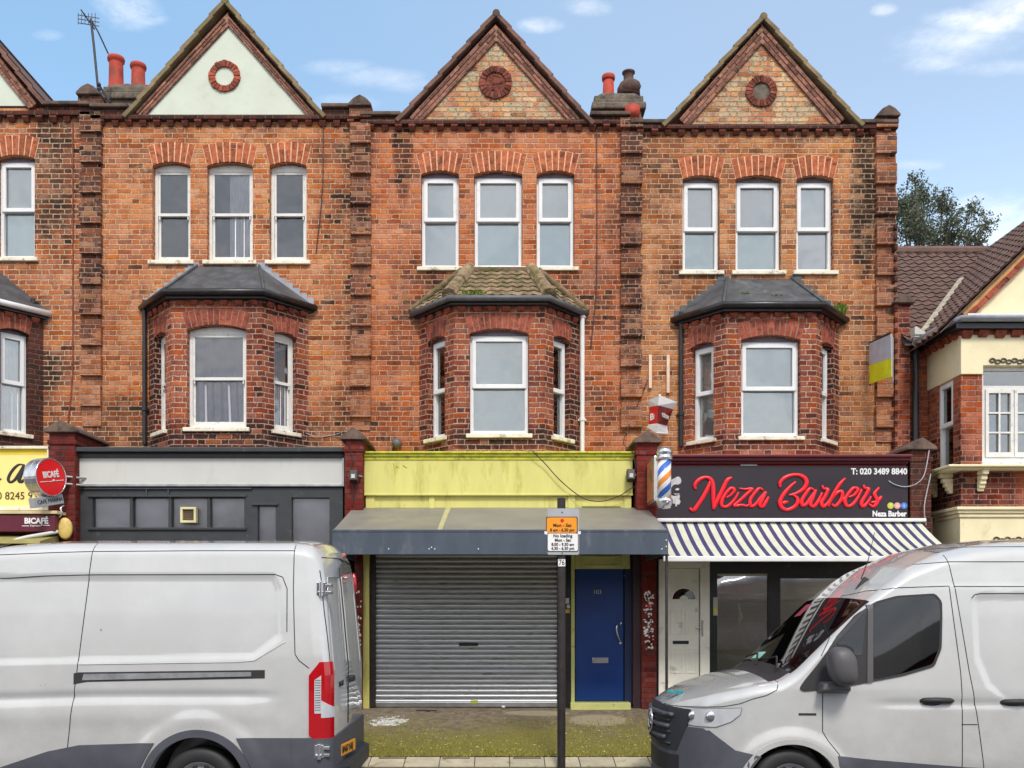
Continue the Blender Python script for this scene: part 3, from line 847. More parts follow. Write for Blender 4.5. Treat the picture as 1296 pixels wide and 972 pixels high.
def steps_flash(house, E, tl, tr, mat):
    """stepped lead flashing where the bay roof meets the wall"""
    for (a, b, sd) in ((E[0], tl, -1), (E[3], tr, 1)):
        f = MB(); n = 8
        for i in range(n):
            p = a.lerp(b, (i+.2)/n); q = a.lerp(b, (i+1.2)/n)
            f.box(min(p.x, q.x), max(p.x, q.x), -.012, .004, p.z-.03, q.z+.035)
        f.box(b.x-.03 if sd > 0 else b.x-.14, b.x+.14 if sd > 0 else b.x+.03, -.015, .004, b.z-.03, b.z+.05)
        obj('lead_flashing', f, mat, house)

def downpipe(parent, x, y, z0, z1, mat, r=.034, brackets=True):
    t = MB(); t.tube([(x, y, z0), (x, y, z1)], r, 12)
    for zz in [z0 + (z1-z0)*k for k in (.25, .98)]:
        t.lathe([(r+.004,0),(r+.012,.01),(r+.012,.05),(r+.004,.06)], 12, Matrix.Translation((x, y, zz-.05)))
        t.box(x-.06, x+.06, y+.02, 0.005, zz-.035, zz-.005)
    return obj('downpipe', t, mat, parent, smooth=False)

def terrace(label, xl, xr, ztop, apexs, bx, upper, bayz, wallm, style, kinds, colors, group='brick terraced houses with pointed gables over shops'):
    pass
# ------------------------------------------------------------------ the four terrace houses
M['vouss_rake'] = plain('rake_brick_plum', srgb(134,94,80), .9, var=.4, vscale=14, bump=.005, bscale=60, island=.45, spec=.3)
M['infill'] = plain('arch_shade_panel', srgb(132,124,138), .6, var=.15, vscale=8)  # infill under the arch, shade of the arch put into its darker grey
GLZ = dict(a=(.125,.135,.15), b=(.86,.88,.88), c=(.44,.80,.86), d=(.64,.64,.72), e=(.85,.88,.88), f=(.68,.80,.75), g=(.07,.07,.075))

def make_house(cfg):
    xl, xr = cfg['x']; zt = cfg['ztop']
    h = thing('terraced_house', cfg['label'], 'house', ((xl+xr)/2, 0, .5), 'brick terraced houses with pointed gables')
    cx = cfg['cx']
    # openings of the upper storey
    ops = []
    for (a, b) in cfg['up_px']:
        ops.append((wx(a), wx(b)))
    z0 = wz(cfg['up_y'][1]); z1 = wz(cfg['up_y'][0]); rise = .06
    w = MB()
    holes = [arch_outline(a, b, z0, z1, rise) for a, b in ops]
    bz0 = 4.3
    holes.append(rect(cx-.92, cx+.92, 4.55, cfg['bay_eave']-.35))
    w.plate(rect(xl, xr, 3.0, zt), holes, 0.0, .30)
    obj('wall', w, cfg['wall'], h)
    b = MB(); b.box(xl, xr, .30, 8.0, .2, 7.9); obj('rear_body', b, M['brickdark'], h)
    # low main roof hidden behind the parapet
    r_ = MB(); r_.hexa([(xl,.31,7.9),(xr,.31,7.9),(xr,8.2,7.9),(xl,8.2,7.9),(xl,4.2,zt+.35),(xr,4.2,zt+.35),(xr,4.4,zt+.35),(xl,4.4,zt+.35)])
    obj('main_roof', r_, M['slate'], h)
    # arches
    v = MB()
    for a, b_ in ops: voussoirs(v, a, b_, z1, rise, .30, 0, I4, max(6, int((b_-a)/.078)), splay=.075)
    obj('window_arch', v, [cfg.get('vm', M['voussoir']), M['mortar']], h, bevel=.004)
    # cornice band with corbels
    c = MB(); zc = wz(cfg['cornice_y'])
    c.box(xl, xr, -.085, .01, zc-.035, zc+.03)
    for (a, b_) in cfg['parapet']:
        c.box(wx(a), wx(b_), -.06, .32, zc+.02, zt)
    obj('cornice', c, M['brickdark'], h, bevel=.008)
    d = MB(); dentils(d, xl+.05, xr-.05, zc-.033, 0, None, step=.20, w=.10, h=.085, d=.07)
    obj_each('corbel_brick', d, 12, M['vouss_dark'], h, bevel=.006)
    if cfg['parapet']:
        cp = MB()
        for (a, b_) in cfg['parapet']:
            cp.box(wx(a), wx(b_), -.12, .38, zt, zt+.055)
        obj_each('parapet_coping', cp, 6, M['stone'], h, bevel=.012)
    for i, (a, b_) in enumerate(ops):
        col = cfg['glz_up'][i]
        window(h, I4, a, b_, z0, z1, rise, cfg['style'], GLZ[col[0]], GLZ[col[1]], mid=cfg.get('mid', .50), curtain=[(a+.30, b_-.07, False)] if (cfg.get('curtain') == i) else None)
    gable(h, *cfg['gable'])
    # bay
    res, pts = bay(h, cx, cfg['bay_eave'], cfg['bay_arch'], cfg['bay_sill'], style=cfg['bstyle'], front=cfg.get('bfront'), wallm=cfg.get('baym', M['brickbay']))
    for i, (T, x0, x1, zs, z1b, rs, L) in enumerate(res):
        col = cfg['glz_bay'][i]
        cur = cfg.get('bcurtain', {}).get(i)
        cu = [(x0+.04, x0+.30, False)] if cur == 'part' else ([(x0+.02, x1-.02, True)] if cur == 'full' else None)
        window(h, T, x0, x1, zs, z1b, rs, cfg['bstyle'], GLZ[col[0]] if col[0] else None, GLZ[col[1]] if col[1] else None, mid=cfg.get('bmid', .5), curtain=cu, sillw=.05)
    ov = .14
    ro, E = hip_roof(h, pts, cfg['bay_eave']+.10, cfg['bay_top'], cfg['bay_tx'][0], cfg['bay_tx'][1], M['slate'] if cfg['roofkind'] == 'slate' else M['tilemoss'], over=ov, kind=cfg['roofkind'])
    bd = MB(); band(bd, pts, -.02, .10, cfg['bay_eave']-.0, cfg['bay_eave']+.06); band(bd, pts, -.02, .13, cfg['bay_eave']+.03, cfg['bay_eave']+.05+.03)
    obj('eaves_board', bd, M['black'], h)
    t = MB(); o = offs(pts, .15)
    t.tube([(q.x, min(q.y, -.02), cfg['bay_eave']+.075) for q in o], .045, 10)
    obj('gutter', t, cfg['gutter'], h, smooth=True)
    if cfg['flash']: steps_flash(h, E, Vector((cfg['bay_tx'][0],0,cfg['bay_top'])), Vector((cfg['bay_tx'][1],0,cfg['bay_top'])), cfg['flash'])
    for (px, y0, y1, mat) in cfg['pipes']:
        downpipe(h, wx(px, -.06), -.06, wz(y1, -.06), wz(y0, -.06), mat)
    return h, E

H0, E0 = make_house(dict(label='cut-off house at the left edge, above the yellow shop sign, white triangle in its gable', x=(-10.3, wx(117)-.002), ztop=wz(137), cx=-8.05+.05,
    up_px=[(-148,-100), (-79,-21), (-4,44)], up_y=(196, 326), wall=M['brick0'], style='upvc', cornice_y=146, parapet=[(-240,-150),(58,117)],
    glz_up=['cc','cc','ec'], gable=((-53,-8), (-168,138), (60,133), ((-53,26),(-150,133),(33,133)), 'white', ((-55,90),20,12), M['render'], None, M['coping_red']),
    bay_eave=wz(388,-.6), bay_arch=6.05, bay_sill=4.50, bstyle='upvc', glz_bay=['ff','ff','gf'], bay_top=7.0, bay_tx=(-8.5,-7.5), roofkind='slate', gutter=M['white_pipe'], flash=None,
    pipes=[(42,378,545,M['black'])], bcurtain={2:'part'}, baym=M['brickdark']))
H1, E1 = make_house(dict(label='brick house with white rendered gable triangle, above the blank white shop sign', x=(wx(117), wx(457)-.002), ztop=wz(140), cx=-4.03,
    up_px=[(193,241), (262,320), (341,388)], up_y=(205, 330), wall=M['brick1'], style='sash', cornice_y=151, parapet=[(117,165),(408,457)],
    glz_up=['aa','aa','aa'], curtain=1, gable=((287,2), (160,149), (412,149), ((290,35),(187,146),(389,147)), 'white', ((285,98),20,12), M['render'], None, M['coping']),
    bay_eave=wz(380,-.6), bay_arch=wz(411,-.6), bay_sill=wz(541,-.6), bstyle='sash', glz_bay=['aa','aa','ae'], bay_top=wz(337), bay_tx=(wx(250),wx(328)), roofkind='slate', gutter=M['black'], flash=M['lead'],
    pipes=[(183,380,562,M['black'])], bcurtain={1:'full',2:'part'}))
H2, E2 = make_house(dict(label='brick house with bare brick gable and mossy tiled bay, above the lime green fascia', x=(wx(457), wx(797)-.002), ztop=wz(150), cx=0.02,
    up_px=[(533,581), (600,661), (679,727)], up_y=(216, 338), wall=M['brick2'], style='upvc', cornice_y=157, parapet=[(457,508),(746,797)],
    glz_up=['bb','bc','bc'], mid=.53, gable=((628,18), (503,154), (750,158), ((628,54),(534,155),(722,158)), 'carved', ((627,106),21,13), M['brickgable'], None, M['coping_red']),
    bay_eave=wz(388,-.6), bay_arch=wz(416,-.6), bay_sill=wz(549,-.6), bstyle='upvc', glz_bay=['gg','ff','gg'], bay_top=wz(343), bay_tx=(wx(594),wx(672)), roofkind='tiles', gutter=M['gutter'], flash=None,
    pipes=[(737,395,574,M['white_pipe'])], bmid=.48))
H3, E3 = make_house(dict(label='end brick house with bare brick gable and black bay roof, above the barber shop', x=(wx(797), wx(1134)), ztop=wz(160), cx=3.915,
    up_px=[(864,911), (931,989), (1008,1055)], up_y=(222, 343), wall=M['brick3'], style='upvc', cornice_y=163, parapet=[(797,842),(1086,1134)],
    glz_up=['dc','dc','bd'], mid=.47, gable=((964,22), (838,160), (1089,160), ((963,57),(870,162),(1055,162)), 'cement', ((963,117),20,11), M['brickgable'], None, M['coping']),
    bay_eave=wz(396,-.6), bay_arch=wz(424,-.6), bay_sill=wz(552,-.6), bstyle='upvc', glz_bay=['ff','ff','ff'], bay_top=wz(353), bay_tx=(wx(920),wx(1002)), roofkind='slate', gutter=M['black'], flash=M['slate'],
    pipes=[(862,395,565,M['black'])]))
pilaster(H0, -238+5, -209, 140, 560)
pilaster(H1, 103, 130, 131, 540)
pilaster(H2, 444, 470, 145, 545)
pilaster(H3, 785, 812, 158, 545, cap=False)
pilaster(H3, 1107, 1133, 158, 560)
# brickwork under the bays, seated on the shopfronts
def brow(h, cx, z0, z1):
    b = MB(); b.box(cx-.66, cx+.66, -.58, -.0, z0, z1); obj('bay_foot', b, M['brickdark'], h)
# thin conduits on the brickwork
def cable(name, pts, r, mat, parent=None, label=None, group=None, smooth=8):
    t = MB(); t.tube(curve_pts(pts, smooth), r, 6)
    o = obj(name, t, mat, parent)
    if label: tag(o, label, 'cable', group)
    return o
cable('conduit', [W(92,155,-.02), W(92,400,-.02), W(91,480,-.02), W(86,534,-.02)], .010, M['vouss_red'], None, 'thin brown cable running down the tan brick wall left of the first pilaster')
cable('conduit', [W(409,160,-.015), W(408,240,-.015), W(400,320,-.015)], .008, M['plum'], None, 'thin dark cable on the orange brick beside the white gable house windows')
cable('conduit', [W(755,160,-.015), W(755,350,-.015), W(748,440,-.015)], .008, M['plum'], None, 'thin dark cable down the brick between the white pipe and the middle chimney')

# fern and moss growing on bay roofs
def tuft(parent_label, c, n, h, mat, cat, name, spread=.12, grp=None, along=(1,0,0)):
    b = MB(); al = Vector(along)
    for i in range(n):
        p = Vector(c) + al*random.uniform(-spread, spread) + Vector((0, random.uniform(-.03,.03), 0))
        hh = h*random.uniform(.4, 1); a = random.uniform(0, 6.28); w = .006 + .006*random.random()
        lean = Vector((math.cos(a), math.sin(a), 0))*hh*.5; sd = Vector((-math.sin(a), math.cos(a), 0))*w
        b.add([p-sd, p+sd, p+lean*.5+Vector((0,0,hh*.7))+sd, p+lean*.5+Vector((0,0,hh*.7))-sd, p+lean+Vector((0,0,hh))], [(0,1,2,3),(3,2,4)])
    o = obj(name, b, mat); tag(o, parent_label, cat, grp); return o
M['grassy'] = plain('bright_grass', srgb(112,140,44), .8, var=.35, vscale=20, island=.3)
def rp(E, k, f, a, b):   # point on a bay roof slope
    return a.lerp(b, f)
tl = Vector((wx(594),0,wz(343))); 
p = E2[1].lerp(E2[2], .25); tuft('tuft of bright green grass in the gutter of the tiled bay roof', (p.x, p.y, p.z+.0), 160, .10, M['grassy'], 'grass tuft', 'grass_tuft', spread=.17)
t3l = Vector((wx(920),0,wz(353))); t3r = Vector((wx(1002),0,wz(353)))
for lab, px_, py_, yy, n_, hh_ in (('left of two small ferns on the black bay roof above the barber shop', 943, 374, -.45, 60, .09), ('right of two small ferns on the black bay roof above the barber shop', 983, 376, -.5, 50, .08)):
    q = W(px_, py_, yy); tuft(lab, (q.x, q.y, q.z-.03), n_, hh_, M['grassy'], 'fern', 'fern', spread=.06, grp='ferns on the black bay roof')
q = E3[2].lerp(E3[3], .70); tuft('yellow-green weed in the right end of the gutter over the barber shop bay', (q.x, q.y-.05, q.z), 110, .16, M['grassy'], 'weed', 'weed', spread=.14, along=(.7,.7,0))

# ------------------------------------------------------------------ chimneys
def chimney(label, cx, y, zb, w, dep, ztop, pots, mat, name='chimney_stack'):
    t = thing(name, label, 'chimney', (cx, y, zb), 'chimney stacks behind the parapet')
    b = MB(); b.box(cx-w/2, cx+w/2, y, y+dep, zb, ztop-.32)
    obj('stack', b, M['stonegrey'], t, bevel=.02)
    c = MB(); c.box(cx-w/2-.07, cx+w/2+.07, y-.07, y+dep+.07, ztop-.34, ztop-.22); c.box(cx-w/2-.03, cx+w/2+.03, y-.03, y+dep+.03, ztop-.22, ztop-.10)
    obj('stack_cap', c, M['stonegrey'], t, bevel=.025)
    f = MB(); f.hexa([(cx-w/2,y,ztop-.10),(cx+w/2,y,ztop-.10),(cx+w/2,y+dep,ztop-.10),(cx-w/2,y+dep,ztop-.10),(cx-w/2+.10,y+.08,ztop+.0),(cx+w/2-.10,y+.08,ztop+.0),(cx+w/2-.10,y+dep-.08,ztop+.0),(cx-w/2+.10,y+dep-.08,ztop+.0)])
    obj('flaunching', f, M['stonegrey'], t, bevel=.03)
    for (px_, py_, r, h_, m_) in pots:
        p = MB(); p.lathe([(r*1.05, 0), (r*1.02, .04), (r*.92, .06), (r*.86, h_*.8), (r*.86, h_-.09), (r*1.04, h_-.07), (r*1.08, h_-.03), (r*1.02, h_), (r*.8, h_), (r*.78, h_*.3)], 20, Matrix.Translation((px_, py_, ztop-.05)), cap=False)
        obj('chimney_pot', p, m_, t, smooth=True)
    return t
s1 = F/(D+3.0)
c1 = chimney('grey chimney stack with red pots beside the white gable', wx(160,3), 3.0, 8.3, 54/s1, .9, wz(103,3), [
    (wx(147,3.2), 3.2, 10/s1, 38/s1+.05, M['pot']), (wx(175,3.2), 3.2, 9.5/s1, 29/s1+.05, M['pot']), (wx(163,3.6), 3.65, .13, .30, M['pot']), (wx(188,3.6), 3.65, .13, .28, M['pot'])], M['stonegrey'])
c2 = chimney('crooked grey chimney stack between the two bare brick gables', wx(783,1.6), 1.6, 8.3, 58/(F/(D+1.6)), .8, wz(114,1.6), [
    (wx(770,1.8), 1.8, .105, .40, M['pot'])], M['stonegrey'])
# sooty round-topped pot, side vent and lump on the second stack
xx = wx(796,1.8); zz = wz(114,1.8)
p = MB(); p.lathe([(.20,-.1),(.19,.05),(.15,.13),(.10,.17),(.085,.19),(.085,.30),(.11,.31),(.11,.33),(.05,.33)], 18, Matrix.Translation((xx,1.85,zz)))
p.ico((xx+.03,1.72,zz+.02), .15, sc=(1.1,.7,.8), seg=12)
obj('hooded_pot', p, M['potdark'], c2, smooth=True)
p = MB(); p.tube([(wx(800,1.5), 1.62, wz(160,1.5)), (wx(799,1.5), 1.42, wz(150,1.5)), (wx(799,1.45), 1.30, wz(142,1.45))], [.12,.12,.125], 16)
obj('side_flue', p, M['pot'], c2, smooth=True)
# tv aerial
t = thing('tv_aerial', 'metal television aerial on a tall thin mast above the left chimney', 'aerial', tuple(W(124,118,2.6)))
p = MB(); p.tube([W(125,122,2.6), W(119,60,2.6), W(115,24,2.6)], .022, 8); obj('mast', p, M['darkmetal'], t)
p = MB(); p.tube([W(137,68,2.7), W(124,40,2.6), W(117,28,2.6)], .013, 6); obj('stay', p, M['darkmetal'], t)
p = MB(); c = W(112,26,2.6)
for dz in (-.07, .0, .07):
    p.tube([c+Vector((-.17,-.05,dz)), c+Vector((.17,.05,dz))], .008, 6)
for dx in (-.16,-.1,-.04,.02,.08,.14):
    p.tube([c+Vector((dx,-.05,-.10)), c+Vector((dx,-.05,.10))], .006, 5)
p.tube([c+Vector((0,-.3,0)), c+Vector((0,.25,0))], .012, 6)
obj('reflector', p, M['darkmetal'], t)
p = MB(); p.tube([W(123,104,2.6), W(128,112,2.55), W(140,130,2.5)], .02, 6); 
for py_ in (107, 113):
    q = W(125,py_,2.5); p.ico(q, .04, seg=8)
p.tube(curve_pts([W(126,110,2.5), W(131,130,2.45), W(139,124,2.45), W(140,112,2.45)]), .012, 6)
obj('bracket', p, M['darkmetal'], t)
# ------------------------------------------------------------------ party piers between the shops (parts of the houses)
def pier(house, pxl, pxr, pycap, mat, ybase, yf=-1.0, zb=.3):
    """brick pier in front of the party wall with a pitched stone capping that runs back to the wall"""
    x0, x1 = wx(pxl, yf), wx(pxr, yf); zt = wz(pycap, yf); c = (x0+x1)/2; w = (x1-x0)/2
    b = MB(); b.box(x0, x1, yf, .0, wz(ybase, yf), zt-.16)
    b.box(x0-.02, x1+.02, yf-.02, .0, zt-.34, zt-.27)
    po = obj('party_pier', b, mat, house, bevel=.012)
    h = MB(); h.plate([(c-w-.06, zt-.17), (c+w+.06, zt-.17), (c+w+.05, zt-.13), (c, zt), (c-w-.05, zt-.13)], [], yf-.06, .02)
    obj('pier_capping', h, M['stone'], po, bevel=.008)
    return po, c, w
pier(H0, 62, 95, 532, M['brickpier'], 700)
pier(H1, 436, 459, 541, M['brickpier'], 660)
pier(H2, 806, 832, 545, M['brickpier'], 660)
pier(H3, 1152, 1179, 554, M['brickdark'], 700, yf=-.85)
# lower parts of the piers
for (h, a, b, m_, yf) in ((H0, 66, 100, M['brickpier'], -.82), (H1, 449, 459, M['brickpier'], -.74), (H2, 812, 831, M['brickpier'], -.74), (H3, 1153, 1181, M['brickdark'], -.8)):
    q = MB(); q.box(wx(a, yf), wx(b, yf), yf, .0, .2, wz(655, yf)); obj('pier_base', q, m_, h, bevel=.006)

def panel_front(name, px0, px1, py0, py1, y, mat, parent, th=.04, bevel=.005, holes=()):
    b = MB()
    hs = [rect(wx(a,y), wx(c,y), wz(e,y), wz(d,y)) for (a,c,d,e) in holes]
    b.plate(rect(wx(px0,y), wx(px1,y), wz(py1,y), wz(py0,y)), hs, y, y+th)
    return obj(name, b, mat, parent, bevel=bevel)

# ---- blank white shop (house with the white gable)
b = MB(); b.box(wx(96,-.8), wx(437,-.8), -.98, 0, wz(572,-.95), wz(566,-.95)); b.box(wx(97,-.8), wx(436,-.8), -.90, 0, wz(579,-.9), wz(573,-.9))
b.box(wx(98,-.8), wx(436,-.8), -.78, -.0, wz(618,-.8), wz(578,-.8))
q = obj('fascia', b, M['char'], H1, bevel=.01)
sg = thing('shop_sign', 'long blank off-white sign panel over the charcoal shopfront', 'shop sign', tuple(W(266,614,-.82)), 'shop signs')
b = MB(); b.box(wx(98,-.86), wx(434,-.86), -.86, -.782, wz(613,-.86), wz(577,-.86)); obj('sign_panel', b, M['signwhite'], sg, bevel=.006)
b = MB(); b.plate(rect(wx(97,-.87), wx(435.5,-.87), wz(615.5,-.87), wz(575,-.87)), [rect(wx(99.5,-.87), wx(433,-.87), wz(612.5,-.87), wz(578,-.87))], -.872, -.785)
obj('sign_frame', b, M['metal'], sg, bevel=.003)
yf = -.80
holes = [(117,164,630,668), (168,213,630,668), (217,262,630,668), (266,309,630,668), (326,349,640,800), (369,417,630,800)]
fr = panel_front('shopfront_frame', 101, 434, 617, 893, yf-.03, M['char'], H1, th=.10, holes=holes)
for (a,c,d,e) in holes:
    g_ = MB(); g_.box(wx(a,yf)-.01, wx(c,yf)+.01, yf+.03, yf+.036, wz(e,yf)-.01, wz(d,yf)+.01); obj('pane', g_, M['dustyglass'], fr)
g_ = MB(); g_.box(wx(104,yf), wx(432,yf), yf+.10, yf+.12, .4, wz(620,yf)); obj('shop_interior', g_, plain('dusty_grey_interior', srgb(222,222,228), .9, var=.15, vscale=2), H1)
m_ = MB()
for (a, b_, c, d) in ((101,320,618,620),(113,313,627,629.5),(113,313,668,671),(320,353,637,640)):
    m_.box(wx(a,yf), wx(b_,yf), yf-.06, yf-.02, wz(d,yf), wz(c,yf))
for a in (214.5, 187):
    m_.box(wx(a,yf)-.012, wx(a,yf)+.012, yf-.055, yf-.02, wz(627,yf), wz(619,yf))
obj('frame_moulding', m_, M['char'], fr, bevel=.004)
v = MB(); v.plate(rect(wx(229,yf-.05), wx(249,yf-.05), wz(662,yf-.05), wz(642,yf-.05)), [rect(wx(232,yf-.05), wx(246,yf-.05), wz(659,yf-.05), wz(645,yf-.05))], yf-.09, yf-.0)
vt = obj('extractor_vent', v, plain('cream_plastic', srgb(216,208,160), .5), fr, bevel=.006)
v = MB(); v.box(wx(232,yf), wx(246,yf), yf-.03, yf-.01, wz(660,yf), wz(644,yf))
for k in range(7): v.box(wx(232,yf), wx(246,yf), yf-.06, yf-.035, wz(659.0-k*2.1,yf)-.004, wz(659.0-k*2.1,yf)+.010)
obj('grille', v, plain('brown_grille', srgb(112,96,74), .6), vt)

# ---- lime fascia shop
yl = -.80
b = MB(); x0, x1 = wx(457,yl), wx(803,yl)
b.box(x0, x1, yl-.10, 0, wz(573.5,yl-.1), wz(571,yl-.1)); b.box(x0+.01, x1-.01, yl-.07, 0, wz(577,yl-.1), wz(573.5,yl-.1)); b.box(x0+.02, x1-.02, yl-.045, 0, wz(582,yl-.05), wz(577,yl-.05))
fc = obj('fascia_cornice', b, M['lime_edge'], H2, bevel=.008)
b = MB(); b.box(x0+.0, x1-.03, yl-.03, 0, wz(626,yl), wz(582,yl)); b.box(x0-.0, x1-.03, yl-.045, yl, wz(627.5,yl), wz(625,yl))
b.box(x0+.07, x1-.05, yl+.02, 0, wz(648,yl), wz(627.5,yl))
fa = obj('fascia', b, M['lime'], H2, bevel=.004)
b = MB()
for a, c in ((463,474),(543,550),(719,728),(790,799)): b.box(wx(a,yl), wx(c,yl), yl-.005, yl+.05, wz(646,yl), wz(628,yl))
for a, c in ((474,543),(550,700),(735,787)): b.box(wx(a,yl), wx(c,yl), yl+.008, yl+.03, wz(629.5,yl), wz(627,yl)); 
b.box(wx(737,yl), wx(786,yl), yl+.0, yl+.03, wz(641,yl), wz(638,yl))
obj('fascia_pilaster', b, M['lime'], H2, bevel=.003)
# scuffs on the board
b = MB()
for (a, c, d, e) in ((501,590,505,592),(510,589,515,592),(498,586,499,593)):
    b.tube([W(a,c,yl-.033), W(d,e,yl-.033)], .006, 4)
obj('paint_scuff', b, M['lime_edge'], fa)
# floodlights
def flood(label, px, py, y, face=1):
    t = thing('floodlight', label, 'floodlight', tuple(W(px,py,y)), 'floodlights on the lime fascia')
    c = W(px,py,y); b = MB()
    b.hexa([(c.x-.055,y-.16,c.z-.07),(c.x+.055,y-.16,c.z-.07),(c.x+.055,y-.04,c.z-.10),(c.x-.055,y-.04,c.z-.10),(c.x-.055,y-.12,c.z+.08),(c.x+.055,y-.12,c.z+.08),(c.x+.055,y-.02,c.z+.06),(c.x-.055,y-.02,c.z+.06)])
    obj('housing', b, M['darkmetal'], t, bevel=.01)
    b = MB(); b.box(c.x-.025, c.x+.025, y-.165, y-.15, c.z-.045, c.z+.01); obj('lamp_glass', b, M['signwhite'], t)
    b = MB(); b.tube([(c.x+face*.07, y-.08, c.z), (c.x+face*.10, y+.04, c.z)], .015, 8); obj('bracket', b, M['metal'], t)
flood('small dark floodlight at the left end of the lime fascia', 449, 603, -1.0)
flood('small dark floodlight at the right end of the lime fascia', 797, 602, -.85, 1)
# small wall lamp / dish by the bay foot
t = thing('wall_lamp', 'small round grey lamp on the brick wall left of the tiled bay', 'wall lamp', tuple(W(501,562,-.1)))
b = MB(); b.lathe([(.02,0),(.07,.02),(.075,.06),(.04,.10),(.01,.11)], 16, Matrix.Translation(W(501,562,-.03)) @ Matrix.Rotation(R(80),4,'X') @ Matrix.Rotation(R(25),4,'Y')); obj('lamp_housing', b, M['gutter'], t, smooth=True)
b = MB(); b.tube([W(501,562,-.1), W(498,566,-.03), W(497,574,-.02)], .012, 6); obj('arm', b, M['darkmetal'], t)
cable('loose_cable', [W(674,571,-.93), W(690,587,-.9), W(707,606,-.9), W(728,624,-.9), W(745,633,-.9), W(765,634,-.9), W(785,627,-.9), W(803,616,-.9), W(812,620,-.9)], .007, M['plum'], None, 'thin black cable drooping across the right half of the lime fascia')
cable('loose_cable', [W(441,560,-1.03), W(446,580,-1.03), W(444,600,-1.03), W(447,625,-1.03), W(446,640,-1.02)], .008, M['plum'], None, 'thin black cable looping down the red pier left of the lime fascia')
cable('loose_cable', [W(1120,604,-.86), W(1130,612,-.92), W(1145,616,-.92), W(1160,612,-.98), W(1170,600,-.98), W(1176,570,-.9)], .007, M['greyplate'], None, 'pale cable looping from the barber sign to the dark pier')
cable('loose_cable', [W(1178,600,-.85), W(1170,640,-.95), W(1172,665,-.92)], .008, M['greyplate'], None, 'pale cable hanging down the dark brick pier right of the barber sign')
cable('loose_cable', [W(820,480,-.05), W(800,530,-.06), W(789,560,-.3), W(800,572,-.9), W(806,600,-.95)], .006, M['plum'], None, 'thin black cable from the folded board down past the right end of the lime fascia')
cable('loose_cable', [W(382,546,-.03), W(400,552,-.03), W(425,550,-.03), W(445,540,-.3)], .006, M['greyplate'], None, 'thin pale wire on brick between the white gable house bay and the next pier')

# canopy
cn = thing('shop_canopy', 'flat grey sheet canopy with a slate-blue front over the roller shutter', 'canopy', (0.03, -.8, 2.6))
xa, xb = -2.04, 2.10; ytop, yfr = -.77, -2.40; zb, zf, zl = wz(643,-.8), wz(672,-2.4), wz(702,-2.4)
b = MB(); b.hexa([(xa,yfr,zf-.012),(xb,yfr,zf-.012),(xb,ytop,zb-.012),(xa,ytop,zb-.012),(xa,yfr,zf+.012),(xb,yfr,zf+.012),(xb,ytop,zb+.012),(xa,ytop,zb+.012)])
obj('canopy_top', b, M['canopy_top'], cn)
b = MB(); b.hexa([(-.75,yfr-.001,zf+.013),(-.69,yfr-.001,zf+.013),(-.66,ytop,zb+.013),(-.73,ytop,zb+.013),(-.75,yfr-.001,zf+.018),(-.69,yfr-.001,zf+.018),(-.66,ytop,zb+.018),(-.73,ytop,zb+.018)])
obj('top_joint', b, M['toplight'], cn)
b = MB(); b.box(xa-.01, xb+.01, yfr-.03, yfr+.01, zl, zf+.008); b.box(xa-.01, xb+.01, yfr-.036, yfr-.02, zf-.015, zf+.016)
obj('front_board', b, M['canopy_front'], cn, bevel=.004)
b = MB()
for xs in (xa, xb-.012): b.hexa([(xs,yfr,zl),(xs+.012,yfr,zl),(xs+.012,ytop,zl),(xs,ytop,zl),(xs,yfr,zf-.012),(xs+.012,yfr,zf-.012),(xs+.012,ytop,zb-.012),(xs,ytop,zb-.012)])
obj('side_board', b, M['canopy_front'], cn)
b = MB()
for px_ in (-1.35,-.85,-.82,-.78,-.24,1.0,2.03): 
    b.lathe([(.008,0),(.008,.006)], 8, Matrix.Translation((px_, yfr-.03, zl+.07+ (.02 if px_ in(-.82,) else 0)))@Matrix.Rotation(R(90),4,'X'))
for zz_ in (.10, .18): b.lathe([(.008,0),(.008,.006)], 8, Matrix.Translation((2.085, yfr-.03, zl+zz_))@Matrix.Rotation(R(90),4,'X'))
obj('rivets', b, M['white'], cn)
b = MB(); b.box(2.085, 2.115, yfr+.012, yfr+.042, .34, zl+.02); b.box(2.05,2.15,yfr-.02,yfr+.07,.338,.352); obj('post', b, M['darkmetal'], cn)
b = MB(); b.box(-2.035, -2.005, yfr+.012, yfr+.042, .34, zl+.02); b.box(-2.07,-1.97,yfr-.02,yfr+.07,.338,.352); obj('post', b, M['darkmetal'], cn)

# ground floor of the lime shop
ys = -.60
b = MB(); b.box(wx(457,ys), wx(812,ys), ys+.12, 0, .2, wz(648,-.8)); obj('ground_floor_wall', b, M['plum'], H2)
# shutter: corrugated slats
sh = MB(); x0, x1 = wx(475,ys), wx(706,ys); z0, z1 = wz(891,ys), wz(700,ys)
n = 30; pr = []
for i in range(n*6+1):
    z = z0 + (z1-z0)*i/(n*6); ph = (i % 6)/6
    pr.append((ys - .020*max(0, math.sin(ph*math.pi*1.0))**.7 + (.008 if ph == 0 else 0), z))
vs = [(x0, y, z) for y, z in pr] + [(x1, y, z) for y, z in pr]; m0 = len(pr)
sh.add(vs, [(i, m0+i, m0+i+1, i+1) for i in range(m0-1)])
so = obj('roller_shutter', sh, M['shutter'], H2, smooth=False)
b = MB(); b.box(x0, x1, ys-.03, ys+.02, z0-.04, z0+.03); obj('bottom_rail', b, M['metal'], so, bevel=.006)
b = MB(); b.box(wx(581,ys), wx(605,ys), ys-.024, ys-.0, wz(817.5,ys), wz(814,ys)); obj('lock_slot', b, M['black'], so)
b = MB(); b.box(wx(596,ys), wx(605,ys), ys-.034, ys-.02, wz(890,ys), wz(886,ys)); obj('lime_sticker', b, plain('lime_tag', srgb(190,200,50), .5), so)
